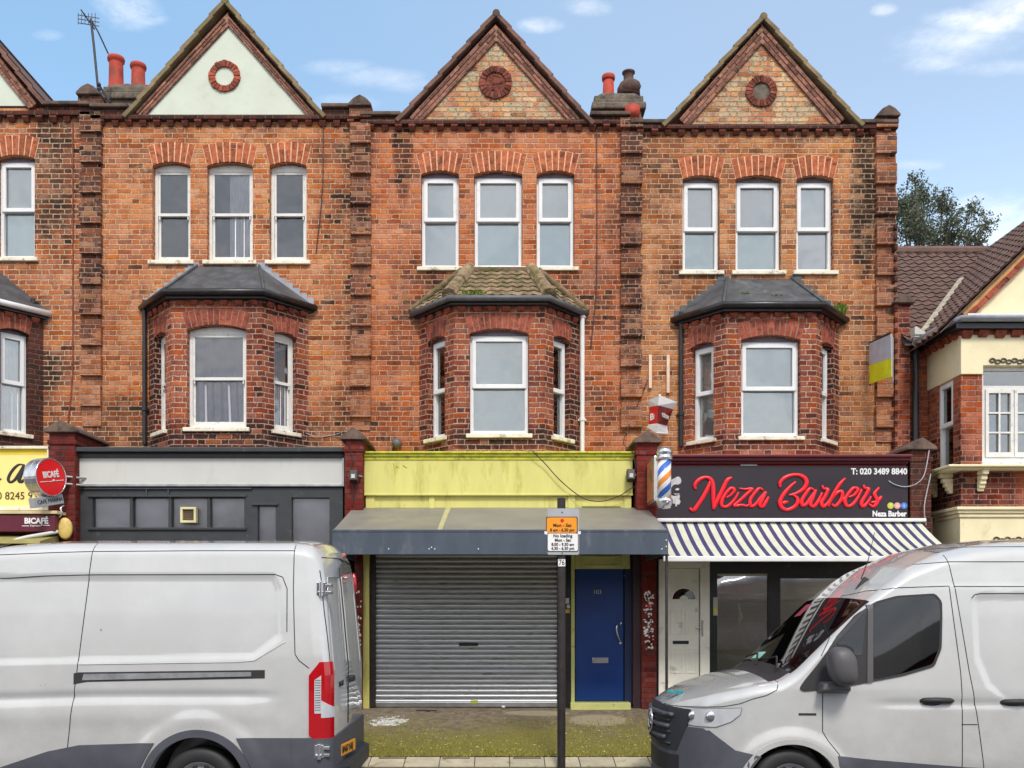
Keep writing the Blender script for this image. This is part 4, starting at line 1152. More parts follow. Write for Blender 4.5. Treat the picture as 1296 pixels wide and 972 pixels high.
b = MB(); b.box(wx(469,ys), wx(476,ys), ys-.06, ys+.04, z0-.04, z1); b.box(wx(705,ys), wx(712,ys), ys-.06, ys+.04, z0-.04, z1); obj_each('shutter_rail', b, 6, M['darkmetal'], H2, bevel=.004)
b = MB(); b.box(wx(459,ys), wx(468.5,ys), ys-.10, ys+.02, .5, wz(640,ys)); obj('lime_post', b, M['lime'], H2, bevel=.005)
b = MB(); b.box(wx(712.5,ys), wx(722,ys), ys-.03, ys+.06, .4, wz(700,ys)); obj('meter_panel', b, M['black'], H2)
b = MB(); b.box(wx(715,ys), wx(720,ys), ys-.06, ys-.03, wz(764,ys), wz(757,ys)); b.box(wx(717,ys), wx(721,ys), ys-.06, ys-.03, wz(770,ys), wz(765,ys)); obj('doorbell', b, M['signwhite'], H2, bevel=.004)
b = MB(); b.box(wx(714,ys), wx(721,ys), ys-.06, ys-.03, wz(776,ys), wz(771,ys)); obj('entry_buzzer', b, plain('old_brass', srgb(190,160,70), .4, metal=.6), H2, bevel=.004)
# blue door
dr = MB(); yd = ys+.05
dr.box(wx(728,yd), wx(789,yd), yd-.02, yd+.04, wz(887,yd), wz(720,yd)); do = obj('door', dr, M['bluedoor'], H2, bevel=.006)
b = MB(); b.box(wx(749,yd), wx(769.5,yd), yd-.045, yd-.015, wz(839,yd), wz(832,yd)); b.box(wx(751,yd), wx(767,yd), yd-.05, yd-.04, wz(837.5,yd), wz(833.5,yd)); obj('letterbox', b, M['chrome'], do, bevel=.004)
b = MB(); c = W(783,798,yd-.06)
b.tube(curve_pts([W(785,789,yd-.03), W(781,791,yd-.08), W(780.5,799,yd-.09), W(783,807,yd-.08), W(786,813,yd-.03)]), .011, 8)
for py_ in (789, 814): b.lathe([(.024,0),(.022,.012),(.01,.018)], 12, Matrix.Translation(W(785.5,py_,yd-.02))@Matrix.Rotation(R(90),4,'X'))
obj('door_handle', b, M['chrome'], do, smooth=True)
b = MB(); b.box(wx(792,yd), wx(794.5,yd), yd-.04, yd-.01, wz(779,yd), wz(769,yd)); obj('lock_plate', b, M['chrome'], do)
b = MB(); b.box(wx(789.5,yd), wx(793,yd), yd-.035, yd-.01, wz(729.5,yd), wz(728,yd)); obj('door_label', b, M['white'], do)
text('door_number', '103', wx(756,yd-.02), yd-.024, wz(749.5,yd), .085, M['signwhite'], do, ext=.003)
b = MB(); b.box(wx(790,yd), wx(800,yd), yd-.05, yd+.05, wz(891,yd), wz(702,yd)); b.box(wx(727,yd), wx(790,yd), yd+.02, yd+.05, wz(891,yd), wz(716,yd)); obj('door_jamb', b, M['bluedark'], H2)
b = MB(); b.box(wx(722.5,ys), wx(727,ys), ys-.05, ys+.06, wz(890,ys), wz(700,ys)); b.box(wx(722.5,ys), wx(797,ys), ys-.04, ys+.06, wz(720,ys), wz(703,ys))
for (a,c) in ((728,734),(787,796)): b.box(wx(a,ys), wx(c,ys), ys-.055, ys-.03, wz(719,ys), wz(702,ys))
b.plate(rect(wx(738,ys), wx(784,ys), wz(717,ys), wz(704,ys)), [rect(wx(740,ys), wx(782,ys), wz(715,ys), wz(706,ys))], ys-.052, ys-.036)
obj('door_surround', b, M['limecream'], H2, bevel=.003)
b = MB(); b.box(wx(722,ys-.12), wx(798,ys-.12), ys-.15, ys+.05, .38, wz(889,ys-.1)); obj('doorstep', b, M['limecream'], H2, bevel=.01)
b = MB(); b.box(wx(800,ys), wx(813,ys), ys-.08, ys+.1, .3, wz(650,ys)); obj('plum_pilaster', b, M['plum'], H2, bevel=.01)
# torn bill-sticker scraps on the piers
b = MB(); random.seed(11)
for i in range(100):
    px_ = random.uniform(815, 827); py_ = random.uniform(748, 822)
    if random.random() < .35 and py_ < 770: continue
    c = W(px_, py_, -.744); w_ = random.uniform(.006,.024); h_ = random.uniform(.005,.022)
    pts = [(c.x+w_*math.cos(a)*random.uniform(.6,1.2), c.z+h_*math.sin(a)*random.uniform(.6,1.2)) for a in [k*math.pi/3.5 for k in range(7)]]
    b.plate(pts, [], -.7445-.0004*i/100-.0006, -.738)
obj('paper_scrap', b, M['white'], H2)
b = MB(); b.plate([(wx(821,-.75)+.03*math.cos(k), wz(767,-.75)+.025*math.sin(k)) for k in (0,1.2,2.1,3.2,4.4,5.4)], [], -.7462, -.738); obj('red_scrap', b, M['signred'], H2)
b = MB()
for i in range(34):
    c = W(random.uniform(451,457), random.uniform(740,850), -.744); w_ = random.uniform(.008,.02); h_ = random.uniform(.010,.03)
    pts = [(c.x+w_*math.cos(a)*random.uniform(.6,1.2), c.z+h_*math.sin(a)*random.uniform(.6,1.2)) for a in [k*math.pi/3 for k in range(6)]]
    b.plate(pts, [], -.7445-.0004*i/34-.0006, -.738)
obj('paper_scrap', b, M['white'], H1)
random.seed(5)

# ---- barber shop
yb_ = -.80
b = MB(); x0, x1 = wx(843,-.9), wx(1151,-.9)
b.box(x0, x1, -1.02, 0, wz(578.5,-1.0), wz(575,-1.0)); b.box(x0, x1, -.97, 0, wz(583,-.97), wz(578.5,-.97)); b.box(x0, x1-.02, -.90, 0, wz(587,-.9), wz(583,-.9))
obj('fascia_cornice', b, M['maroon'], H3, bevel=.01)
b = MB(); b.box(x0+.02, x1-.02, -.84, 0, wz(660,-.84), wz(586,-.84)); obj('fascia', b, M['redstrip'], H3, bevel=.004)
b = MB(); b.box(wx(937,-.85), wx(958,-.85), -.86, -.83, wz(589.6,-.85), wz(587,-.85)); obj('strip_label', b, M['white'], H3)
sg = thing('shop_sign', 'black barber shop sign with raised red script lettering', 'shop sign', tuple(W(1000,657,-.86)), 'shop signs')
b = MB(); b.box(wx(830,-.9), wx(1149,-.9), -.90, -.845, wz(657.5,-.9), wz(590,-.9)); obj('sign_panel', b, M['signblack'], sg, bevel=.004)
def script(strokes, ox, oy, sc, y, r, mat, parent, name, taper=True, flat=.5):
    mb = MB()
    for st in strokes:
        st, rr = (st[0], st[1]) if isinstance(st[0], list) else (st, r)
        c = curve_pts([W(ox + a/sc, oy + b_/sc, y) for a, b_ in st], 6); n_ = len(c)
        rad = [rr*(1.0 if not taper else (.55 + .45*min(1, 5*min(i, n_-1-i)/n_))) for i in range(n_)]
        # stress: heavier on down strokes
        for i in range(n_):
            t_ = c[min(i+1, n_-1)] - c[max(i-1, 0)]
            if t_.length > 0: rad[i] *= .70 + .42*abs(t_.z)/t_.length
        mb.tube(c, rad, 8, flat=flat)
    return obj(name, mb, mat, parent, smooth=True)
N_ = [[(205,290),(192,245),(225,190),(285,150),(350,142),(395,170),(420,230),(425,350),(425,450),(430,545)], [(390,185),(350,290),(290,400),(230,490),(175,555),(125,530)], [(430,540),(480,420),(540,300),(600,180),(660,140)]]
e_ = [[(590,400),(650,360),(690,305),(655,275),(590,335),(540,420),(530,490),(580,512),(640,480),(700,410),(745,330)]]
z_ = [[(750,280),(830,290),(915,285),(850,350),(765,430),(690,500),(780,490),(850,500),(895,470)]]
a_ = [[(1055,300),(1005,280),(940,350),(890,430),(900,505),(960,480),(1020,400),(1085,320)], [(1095,320),(1045,420),(1015,490),(1050,510),(1090,450),(1125,385)]]
for nm, L_ in (('letter_n', N_), ('letter_e', e_), ('letter_z', z_), ('letter_a', a_)):
    script(L_, 860, 590, 9.97, -.915, .030 if nm == 'letter_n' else .025, M['signred'], sg, nm)
B_ = [[(57,205),(55,160),(100,112),(170,85),(240,85),(295,115),(310,165),(280,220),(210,262),(140,280)], [(180,275),(222,310),(220,360),(180,400),(120,420),(70,395),(55,340),(90,270),(150,200),(208,150)], [(80,365),(100,350),(135,345)]]
a2 = [[(385,230),(345,215),(300,270),(265,330),(272,380),(312,360),(360,290),(400,230)], [(405,225),(372,300),(348,365),(380,388),(420,340),(462,255)]]
r2_ = [[(462,185),(475,215),(515,225),(490,290),(455,350),(470,390),(510,360),(560,280)]]
b2_ = [[(685,115),(625,180),(570,270),(530,350),(522,388)], [(545,335),(590,270),(645,240),(655,290),(625,350),(585,385),(555,365)], [(640,340),(690,300)]]
e2_ = [[(715,300),(770,275),(805,225),(765,210),(710,270),(680,330),(700,382),(750,372),(800,310),(845,220)]]
r3_ = [[(862,180),(872,210),(908,220),(880,280),(840,350),(852,388),(890,360),(935,290)]]
s_ = [[(1012,205),(965,265),(985,310),(992,350),(955,388),(912,365)], [(930,350),(990,340),(1035,290)]]
for nm, L_ in (('letter_b', B_), ('letter_a', a2), ('letter_r', r2_), ('letter_b', b2_), ('letter_e', e2_), ('letter_r', r3_), ('letter_s', s_)):
    script(L_, 980, 590, 7.62, -.915, .030 if L_ is B_ else .026, M['signred'], sg, nm)
text('phone_number', 'T: 020 3489 8840', wx(1112.5,-.9), -.903, wz(597,-.9), .118, M['white'], sg, bold=.0035, ext=.004, sx=.93)
text('small_name', 'Neza Barber', wx(1125.5,-.9), -.903, wz(650.5,-.9), .108, M['white'], sg, bold=.0035, ext=.004, sx=.86)
for px_, cl, ch in ((1127, srgb(196,204,64), 'f'), (1135.5, srgb(222,160,150), 'o'), (1144, srgb(72,130,216), 't')):
    b = MB(); b.lathe([(.045,0),(.045,.006),(.0,.007)], 20, Matrix.Translation(W(px_,640,-.9))@Matrix.Rotation(R(90),4,'X')); oo = obj('round_icon', b, plain('icon_'+ch, cl, .5), sg)
    text('icon_mark', ch, wx(px_,-.9), -.908, wz(640,-.9), .07, M['white'], oo, ext=.002)
# grey bearded-man emblem
hd = MB()
def blob(pts, y=-.903, th=.006, mi=0): hd.plate([(wx(810+a/9.72,-.9), wz(560+b_/9.72,-.9)) for a, b_ in pts], [], y-th, y, None, mi)
blob([(335,500),(345,470),(395,455),(440,430),(470,418),(495,435),(508,470),(498,505),(465,520),(430,515),(405,530),(380,560),(345,590),(320,560)])
blob([(340,700),(330,650),(352,620),(375,645),(415,660),(450,655),(480,640),(492,660),(482,690),(498,730),(480,765),(455,760),(450,790),(436,785),(432,755),(390,745),(350,735),(315,715)])
blob([(300,720),(310,750),(345,785),(385,803),(345,775),(315,745)])
blob([(430,575),(462,560),(486,572),(470,590),(440,590)]); blob([(415,625),(450,632),(485,625),(478,640),(430,642)])
obj('emblem', hd, plain('pale_grey_vinyl', srgb(190,190,192), .5, var=.2, vscale=12), sg)

aw = thing('shop_awning', 'navy and ivory striped awning under the black barber sign', 'awning', (4.1, -.9, 2.6))
xa, xb = 2.15, 5.93; y0, y1 = -.88, -2.0; z0, z1 = wz(661,-.88), wz(704.5,-2.0)
nst = 52; cols = []
sw = (xb-xa)/nst
stripes = [MB(), MB()]
for i in range(nst):
    a = xa + sw*(i + (0.0 if i % 2 == 0 else -.08)); c = a + sw*(.92 if i % 2 == 0 else 1.16)
    if i % 2 == 0: a = xa + sw*i; c = xa + sw*(i+.84)
    else: a = xa + sw*(i-.16); c = xa + sw*(i+1)
    rows = 5
    for k in range(rows):
        t0 = k/rows; t1 = (k+1)/rows
        f = lambda t: (y0+(y1-y0)*t, z0+(z1-z0)*t - .035*math.sin(math.pi*t))
        (ya, za), (yb2, zb2) = f(t0), f(t1)
        stripes[i % 2].add([(a,ya,za),(c,ya,za),(c,yb2,zb2),(a,yb2,zb2),(a,ya,za-.006),(c,ya,za-.006),(c,yb2,zb2-.006),(a,yb2,zb2-.006)], [(3,2,1,0),(4,5,6,7)])
fb = MB()
for k, s_m in enumerate(stripes):
    fb.add(s_m.v, s_m.f, None, 1-k)
obj('fabric', fb, [M['ivory'], M['navy']], aw)
b = MB(); b.box(xa-.03, xb+.03, y1-.035, y1+.02, z1-.065, z1+.006); obj('front_bar', b, M['white_pipe'], aw, bevel=.012)
b = MB(); b.box(xa-.02, xb+.05, -.97, -.85, z0-.0, z0+.05); obj('cassette', b, M['white_pipe'], aw, bevel=.012)
b = MB()
for xx_ in (2.6, 5.5): b.tube([(xx_, -.86, z0-.22), (xx_+.5*(1 if xx_ < 4 else -1), -1.4, z0-.38), (xx_+.02, y1+.0, z1-.03)], .018, 8)
obj('folding_arm', b, M['metal'], aw)

# barber shopfront
ysb = -.60
b = MB(); b.plate(rect(wx(831,ysb), wx(1151,ysb), .2, wz(655,ysb)), [rect(wx(846,ysb), wx(886,ysb), .5, wz(716,ysb)), rect(wx(908,ysb), wx(972,ysb), wz(850,ysb), wz(726,ysb)), rect(wx(988,ysb), wx(1136,ysb), wz(850,ysb), wz(732,ysb))], ysb, ysb+.08)
bf = obj('shopfront_frame', b, M['black'], H3, bevel=.006)
b = MB(); b.box(wx(908,ysb)-.01, wx(972,ysb)+.01, ysb+.03, ysb+.036, wz(850,ysb)-.01, wz(726,ysb)+.01); obj('pane', b, M['shopglass'], bf)
b = MB(); b.box(wx(988,ysb)-.01, wx(1136,ysb)+.01, ysb+.03, ysb+.036, wz(850,ysb)-.01, wz(732,ysb)+.01); obj('pane', b, M['shopglass'], bf)
b = MB(); b.box(wx(900,ysb), wx(1140,ysb), ysb+1.6, ysb+1.62, .4, 3.0); b.box(wx(900,ysb), wx(1140,ysb), ysb+.1, ysb+1.6, .45, .5); obj('shop_interior', b, plain('barber_interior', srgb(96,86,76), .9, var=.4, vscale=1.5), H3)
b = MB(); b.box(wx(908,ysb), wx(1136,ysb), ysb+.022, ysb+.029, wz(729,ysb), wz(724,ysb)); 
b.box(wx(902.5,ysb), wx(908,ysb), ysb-.012, ysb-.004, wz(779,ysb), wz(756,ysb)); obj('opening_notice', b, plain('notice_paper', srgb(190,190,180), .6), bf)
b = MB(); b.box(wx(903,ysb), wx(907.5,ysb), ysb-.018, ysb-.011, wz(775,ysb), wz(770,ysb)); obj('yellow_notice', b, plain('notice_yellow', srgb(214,206,50), .5), bf)
# white panelled front door
b = MB(); b.plate(rect(wx(832.5,ysb), wx(897,ysb), wz(895,ysb), wz(708,ysb)), [rect(wx(846,ysb), wx(885,ysb), wz(890,ysb), wz(719,ysb))], ysb-.07, ysb+.02); obj('door_frame', b, M['whitedoor'], H3, bevel=.008)
d0 = ysb-.035; cx_ = (wx(847,d0)+wx(884.5,d0))/2
fan = [(cx_+.165*math.cos(a), wz(758.5,d0)+.155*math.sin(a)) for a in [math.pi*k/14 for k in range(15)]] + [(cx_-.06+.0*k, wz(758.5,d0)) for k in (0,)] + [(cx_+.06*math.cos(a), wz(758.5,d0)+.055*math.sin(a)) for a in [math.pi-math.pi*k/8 for k in range(9)]]
b = MB(); b.plate(rect(wx(846.5,d0), wx(884.5,d0), wz(889,d0), wz(719.5,d0)), [fan], d0, d0+.04)
wd = obj('door', b, M['whitedoor'], H3, bevel=.003)
b = MB(); b.box(cx_-.18, cx_+.18, d0+.02, d0+.026, wz(760,d0), wz(740,d0)); obj('fanlight_pane', b, M['vanglass'], wd)
b = MB()
arc = [(cx_+.19*math.cos(a), d0-.004, wz(759,d0)+.185*math.sin(a)) for a in [math.pi*k/18 for k in range(19)]]
b.tube(arc, .010, 6); b.tube([(cx_-.19,d0-.004,wz(759,d0)),(cx_+.19,d0-.004,wz(759,d0))], .009, 6)
for (a, c, d, e) in ((849,864,771,803),(868,882,771,803),(849,864,820,852),(868,882,820,852)):
    x_0, x_1, z_0, z_1 = wx(a,d0), wx(c,d0), wz(e,d0), wz(d,d0)
    b2 = MB(); b2.plate(rect(x_0, x_1, z_0, z_1), [rect(x_0+.018, x_1-.018, z_0+.018, z_1-.018)], d0-.008, d0+.004); obj('panel_moulding', b2, M['whitedoor'], wd, bevel=.003)
obj('door_moulding', b, M['whitedoor'], wd, bevel=.003)
b = MB(); b.box(wx(851.5,d0), wx(871.5,d0), d0-.014, d0+.004, wz(815,d0), wz(811,d0)); obj('letterbox', b, M['black'], wd, bevel=.003)
b = MB(); b.box(wx(888,d0)-.014, wx(888,d0)+.014, d0-.05, d0-.03, wz(805,d0), wz(785,d0)); b.tube([W(888,794,d0-.06), W(880,794.5,d0-.08)], .010, 8); obj('door_handle', b, M['chrome'], wd, bevel=.003)

# barber pole lightbox projecting from the pier
lb = thing('barber_pole_sign', 'projecting barber pole light box with blue and orange stripes', 'barber sign', tuple(W(830,636,-1.3)))
X0 = 2.07; yb0, yb1 = -1.04, -1.62
zT, zB = wz(583,-1.5), wz(633,-1.5)
b = MB(); b.box(X0, X0+.14, yb1, yb0, zB-.03, zT+.05); obj('box', b, M['chrome'], lb, bevel=.012)
b = MB(); b.box(X0-.006, X0+.002, yb1+.04, yb0-.03, zB+.01, zT+.01)
pm, nt, bs, out = newmat('poster_hair_picture'); g = G(nt); pos = g.n('ShaderNodeNewGeometry').outputs['Position']
nz = g.noise(pos, 7.0, 2, .5); g.set(bs.inputs['Base Color'], g.ramp(nz, [(0,srgb(60,80,44)),(.42,srgb(120,124,70)),(.55,srgb(214,130,96)),(.7,srgb(190,96,80)),(1,srgb(70,60,50))])); bs.inputs['Roughness'].default_value = .3
obj('picture_panel', b, pm, lb)
xc_ = X0+.135; yc_ = yb1-.01; rr = .098
b = MB(); b.lathe([(rr*.9,0),(rr*.9,zT-zB)], 28, Matrix.Translation((xc_, yc_, zB)))
pm, nt, bs, out = newmat('helical_stripes'); g = G(nt); pos = g.n('ShaderNodeNewGeometry').outputs['Position']; sp = g.sep(pos)
ang = g.m('ARCTAN2', g.m('SUBTRACT', sp[0], xc_), g.m('MULTIPLY', g.m('SUBTRACT', sp[1], yc_), -1))
ph = g.m('FRACT', g.m('ADD', g.m('DIVIDE', g.m('SUBTRACT', g.m('SUBTRACT', sp[2], zB), g.m('MULTIPLY', ang, .075)), .33), 10.315))
g.set(bs.inputs['Base Color'], g.ramp(ph, [(0,srgb(226,140,56)),(.27,(.8,.8,.8)),(.50,srgb(66,110,196)),(.77,(.8,.8,.8))], 'CONSTANT')); bs.inputs['Roughness'].default_value = .25
obj('striped_pole', b, pm, lb, smooth=True)
b = MB(); b.lathe([(rr*1.08,0),(rr*1.12,.03),(rr*.98,.05),(rr*.98,.07),(rr*1.1,.09),(rr*1.02,.13),(rr*.7,.16),(.01,.165)], 28, Matrix.Translation((xc_, yc_, zT-.01)))
obj('end_cap', b, M['chrome'], lb, smooth=True); b = MB()
b.lathe([(.02,0),(rr*.8,.01),(rr*1.0,.06),(rr*1.12,.09),(rr*1.12,.125),(rr*.98,.14)], 28, Matrix.Translation((xc_, yc_, zB-.13)))
obj('end_cap', b, M['chrome'], lb, smooth=True)
b = MB(); b.box(X0+.03, X0+.09, yb0-.01, -.9, zB+.2, zB+.3); obj('wall_bracket', b, M['darkmetal'], lb)
# ------------------------------------------------------------------ cafe at the left edge
sg = thing('shop_sign', 'yellow shop sign with large black italic letters and a phone number', 'shop sign', tuple(W(0,650,-.9)), 'shop signs')
y = -.90
b = MB(); b.box(-10.2, wx(61,y), y, y+.06, wz(641,y), wz(568,y)); obj('sign_panel', b, M['yellow'], sg)
b = MB(); b.box(-10.2, wx(60,y), y-.004, y+.02, wz(575,y), wz(568.5,y)); obj('yellow_band', b, M['yellowhot'], sg)
b = MB(); b.box(-10.2, wx(63,y), y-.05, y+.06, wz(568.5,y), wz(565,y)); b.box(-10.2, wx(63,y), y-.03, y+.06, wz(646,y), wz(641,y)); b.box(wx(61,y), wx(63,y), y-.04, y+.06, wz(646,y), wz(565,y)); obj('sign_frame', b, M['sill'], sg, bevel=.004)
script([([(225,210),(172,212),(112,270),(78,340),(97,375),(142,350),(190,275),(222,212)], .020), ([(228,205),(197,300),(180,352),(200,372),(236,345)], .026)], 0, 560, 7.47, y-.004, .022, M['blackink'], sg, 'letter_a', flat=.25)
script([([(-150,220),(-120,225),(-150,300),(-175,372)], .024), ([(-150,300),(-95,235),(-50,215),(-45,260),(-62,330),(-45,370),(12,342)], .022)], 0, 560, 7.47, y-.004, .022, M['blackink'], sg, 'letter_n', flat=.25)
text('phone_number', '020 8245 93', wx(48,y), y-.004, wz(628,y), .150, M['blackink'], sg, align='RIGHT', ext=.002, sx=.94)
b = MB(); b.box(-10.2, wx(66,y), -.84, 0, .3, wz(566,-.84)); obj('cafe_front', b, M['plum'], H0)
# round projecting sign
c = W(65,604,-1.35); rs = thing('round_sign', 'round red projecting cafe sign with a chrome rim', 'projecting sign', tuple(c))
yaw = R(68)
Ms = Matrix.Translation(c) @ Matrix.Rotation(yaw, 4, 'Z') @ Matrix.Rotation(R(90), 4, 'X') @ Matrix.Rotation(R(11), 4, 'Z')
rr = .262
b = MB(); b.lathe([(rr*.985,-.22),(rr,-.20),(rr,-.115),(rr*.99,-.11),(rr*.99,-.10),(rr,-.095),(rr,-.01),(rr*.985,.0),(rr*.93,.0),(rr*.92,-.012),(.01,-.012)], 48, Ms, cap=False); b.lathe([(.01,-.222),(rr*.985,-.222)], 48, Ms)
obj('rim', b, M['chrome'], rs, smooth=False, bevel=.002)
b = MB(); b.lathe([(rr*.915,-.012),(rr*.915,-.004),(.005,-.003)], 48, Ms); obj('face', b, M['red'], rs)
MT = Ms @ Matrix.Translation((0,.035,.0))
text('brand_word', 'BICAFÉ', 0,0,0, .115, M['white'], rs, M=MT, bold=.004, ext=.002, sx=.74)
b = MB(); b.box(-.20,-.06,-.055,-.047,0,.003,Ms); b.box(.06,.20,-.055,-.047,0,.003,Ms); b.ico((.03,-.045,.0), .014, Ms, seg=8); b.box(-.05,.02,-.058,-.050,0,.003,Ms); obj('word_rule', b, M['white'], rs)
b = MB(); b.tube([c + Vector((.02,.26,.05)), c + Vector((.25,.5,.05))], .018, 8); b.tube([c + Vector((.02,.26,-.05)), c + Vector((.25,.5,-.05))], .018, 8); obj('bracket', b, M['chrome'], rs)
# small white lightbox
c = W(62,634,-1.35); t = thing('name_box', 'small white lettered box hanging under the round red sign', 'small sign', tuple(c))
Mb = Matrix.Translation(c) @ Matrix.Rotation(yaw, 4, 'Z') @ Matrix.Rotation(R(-13), 4, 'Y')
b = MB(); b.box(-.25,.25,0,.09,-.065,.065,Mb); obj('box', b, M['greyplate'], t, bevel=.006)
text('box_word', 'CAFE MARINA', 0,0,0, .075, M['blackink'], t, M=Mb @ Matrix.Translation((.02,-.003,0)) @ Matrix.Rotation(R(90),4,'X'), sx=.9, ext=.002)
# awning cassette, rolled
t = thing('shop_awning', 'rolled-up maroon cafe awning with white lettering', 'awning', tuple(W(0,660,-1.2)))
y = -1.25
b = MB(); b.box(-10.2, wx(73,y), y-.02, -.85, wz(650.5,y), wz(646.5,y)); obj('top_rail', b, plain('cream_rail', srgb(214,196,150), .5), t, bevel=.006)
b = MB(); b.box(-10.2, wx(70,y), y, -.85, wz(673,y), wz(652,y)); obj('cassette', b, plain('maroon_awning', srgb(94,22,44), .5, var=.06), t, bevel=.012)
text('brand_word', 'BICAFÉ', wx(46,y), y-.003, wz(659.5,y), .105, M['white'], t, bold=.005, ext=.002, sx=.98)
b = MB(); b.box(wx(28,y), wx(37,y), y-.004, y, wz(666.0,y), wz(665.2,y)); b.box(wx(55,y), wx(63,y), y-.004, y, wz(665.2,y), wz(664.4,y)); b.ico((wx(53,y), y-.002, wz(664.4,y)), .012, seg=8); obj('word_rule', b, M['white'], t)
text('brand_line', 'Espresso', wx(45,y), y-.003, wz(665.2,y), .04, M['white'], t, ext=.002)
b = MB(); b.hexa([(-10.2,y-.35,wz(690,y)),(wx(66,y),y-.35,wz(690,y)),(wx(66,y),y+.2,wz(690,y)+.05),(-10.2,y+.2,wz(690,y)+.05),(-10.2,y-.34,wz(687,y)),(wx(66,y),y-.34,wz(687,y)),(wx(66,y),y+.2,wz(676,y)),(-10.2,y+.2,wz(676,y))])
obj('rolled_fabric', b, plain('mustard_valance', srgb(156,146,88), .8), t)
b = MB(); b.tube(curve_pts([W(74,673,-1.2), W(50,677,-1.3), W(25,682,-1.4), W(0,692,-1.5)]), .026, 8); obj('cloth_roll', b, M['signwhite'], t, smooth=True)
b = MB(); b.tube(curve_pts([W(81,640,-1.1), W(77,643,-1.15), W(78,650,-1.15), W(74,655,-1.15)]), .015, 8); obj('winding_hook', b, M['chrome'], t, smooth=True)
c = W(82.5,669,-1.1); b = MB(); b.lathe([(.09,-.05),(.10,-.02),(.10,.02),(.085,.035),(.02,.045)], 24, Matrix.Translation(c) @ Matrix.Rotation(R(14),4,'Z') @ Matrix.Rotation(R(90),4,'X') @ Matrix.Diagonal((.95,1.5,1,1)))
obj('end_plate', b, M['lampoval'], t, smooth=True)
b = MB(); c = W(80,628,-.9); b.box(c.x-.03,c.x+.04,-.90,-.82,c.z-.03,c.z+.035); tag(obj('junction_box', b, M['gutter'], bevel=.008), 'tiny grey junction box on the red pier by the round sign', 'junction box')

# ------------------------------------------------------------------ estate agents' boards and wooden battens
def sheet(mb, q, mi=0, th=Vector((0,.012,0))):
    mb.hexa([q[0], q[1], q[1]+th, q[0]+th, q[3], q[2], q[2]+th, q[3]+th], None, mi)
t = thing('agent_board', 'bent red and white agent board above the barber pole sign', 'agent board', tuple(W(836,548,-.5)), 'agents boards on the wall')
def leaf(edgeA, edgeB, ya, yb, names):
    for i, j, cn_ in ((0,1,'white'),(1,2,'red'),(2,3,'white')):
        q = [W(*edgeA[j], ya), W(*edgeB[j], yb), W(*edgeB[i], yb), W(*edgeA[i], ya)]
        m_ = MB(); sheet(m_, q); obj('board_face', m_, M['white'] if cn_ == 'white' else names, t)
leaf([(820,506),(822,515),(821,537),(819,541)], [(834,500),(833,513),(832,536),(830,548)], -.25, -.62, M['red'])
leaf([(834,500),(833,513),(832,536),(830,548)], [(857.5,509),(852,518),(844,539),(846,549)], -.62, -.25, plain('dark_red_black', srgb(110,24,24), .5, var=.4, vscale=5))
text('board_word', 'Bai', wx(827.5,-.45), -.47, wz(527.5,-.45), .13, M['white'], t, rotz=R(-62), ext=.002, sx=1.25, bold=.004)
text('board_word', 'rstow', wx(841.5,-.45), -.50, wz(527,-.45), .12, M['signwhite'], t, rotz=R(60), ext=.002, sx=1.0, bold=.003)
b = MB(); b.tube([W(835,500,-.6), W(835,512,-.3), W(834,540,-.02)], .016, 6); obj('post', b, M['sill'], t)
for i, (px_, a, c, lab) in enumerate(((822.5,450,492,'shorter cream batten upright on the brick, left one of the pair above the red board'), (845,450,498,'longer cream batten upright on the brick, right one of the pair by the black downpipe'))):
    b = MB(); b.box(wx(px_)-.022, wx(px_)+.022, -.05, 0, wz(c), wz(a)); tag(obj('wooden_batten', b, plain('bare_pine_%d' % i, srgb(226,200,176), .8), bevel=.004), lab, 'batten', 'battens on the brick')
t = thing('agent_board', 'grey and lime agent board sticking out of the end pilaster', 'agent board', tuple(W(1118,486,-.5)), 'agents boards on the wall')
for (e, f, ya, yb, m_, nm) in (
    ([(1100,435),(1100,462)], [(1127,423),(1128,453)], -.10, -.75, plain('grey_board', srgb(186,190,202), .5), 'board_face'),
    ([(1100,462.2),(1100,486)], [(1128,453.2),(1128,477)], -.10, -.75, plain('lime_board', srgb(226,226,30), .5), 'board_face'),
    ([(1127.5,421),(1128.5,476)], [(1130.5,428),(1130,486)], -.75, -.6, plain('pale_board', srgb(190,192,190), .5), 'board_back')):
    b = MB(); q = [W(*e[1], ya), W(*f[1], yb), W(*f[0], yb), W(*e[0], ya)]; sheet(b, q, th=Vector((.008,.004,0))); obj(nm, b, m_, t)
b = MB(); b.tube([W(1101,434,-.08), W(1127,421,-.76)], .016, 6); b.tube([W(1101,434,-.08), W(1101,488,-.08)], .018, 6); obj('board_frame', b, M['darkmetal'], t)

# ------------------------------------------------------------------ parking sign post on the pavement
yp = -3.58; sc = F/(D+yp)
t = thing('sign_post', 'tall thin black sign post on the pavement in front of the shutter', 'sign post', (wx(710.5,yp), yp, .14))
b = MB(); b.tube([(wx(710.5,yp),yp,.12),(wx(710.5,yp),yp,wz(632,yp))], .046, 20); b.lathe([(.047,0),(.047,.012),(.02,.02)], 20, Matrix.Translation((wx(710.5,yp),yp,wz(632,yp))))
obj('pole', b, M['darkmetal'], t, smooth=False)
b = MB(); b.box(wx(706,yp), wx(715,yp), yp-.050, yp-.044, wz(717,yp), wz(708,yp)); nb = obj('number_label', b, M['white'], t, bevel=.001)
text('label_number', '76', wx(710.5,yp), yp-.0505, wz(712.5,yp), .088, M['blackink'], nb, ext=.001, sx=.75, bold=.001)
ysn = yp-.06
s2 = thing('parking_sign', 'orange and white loading hours sign on the black post', 'parking sign', tuple(W(712,702,ysn)))
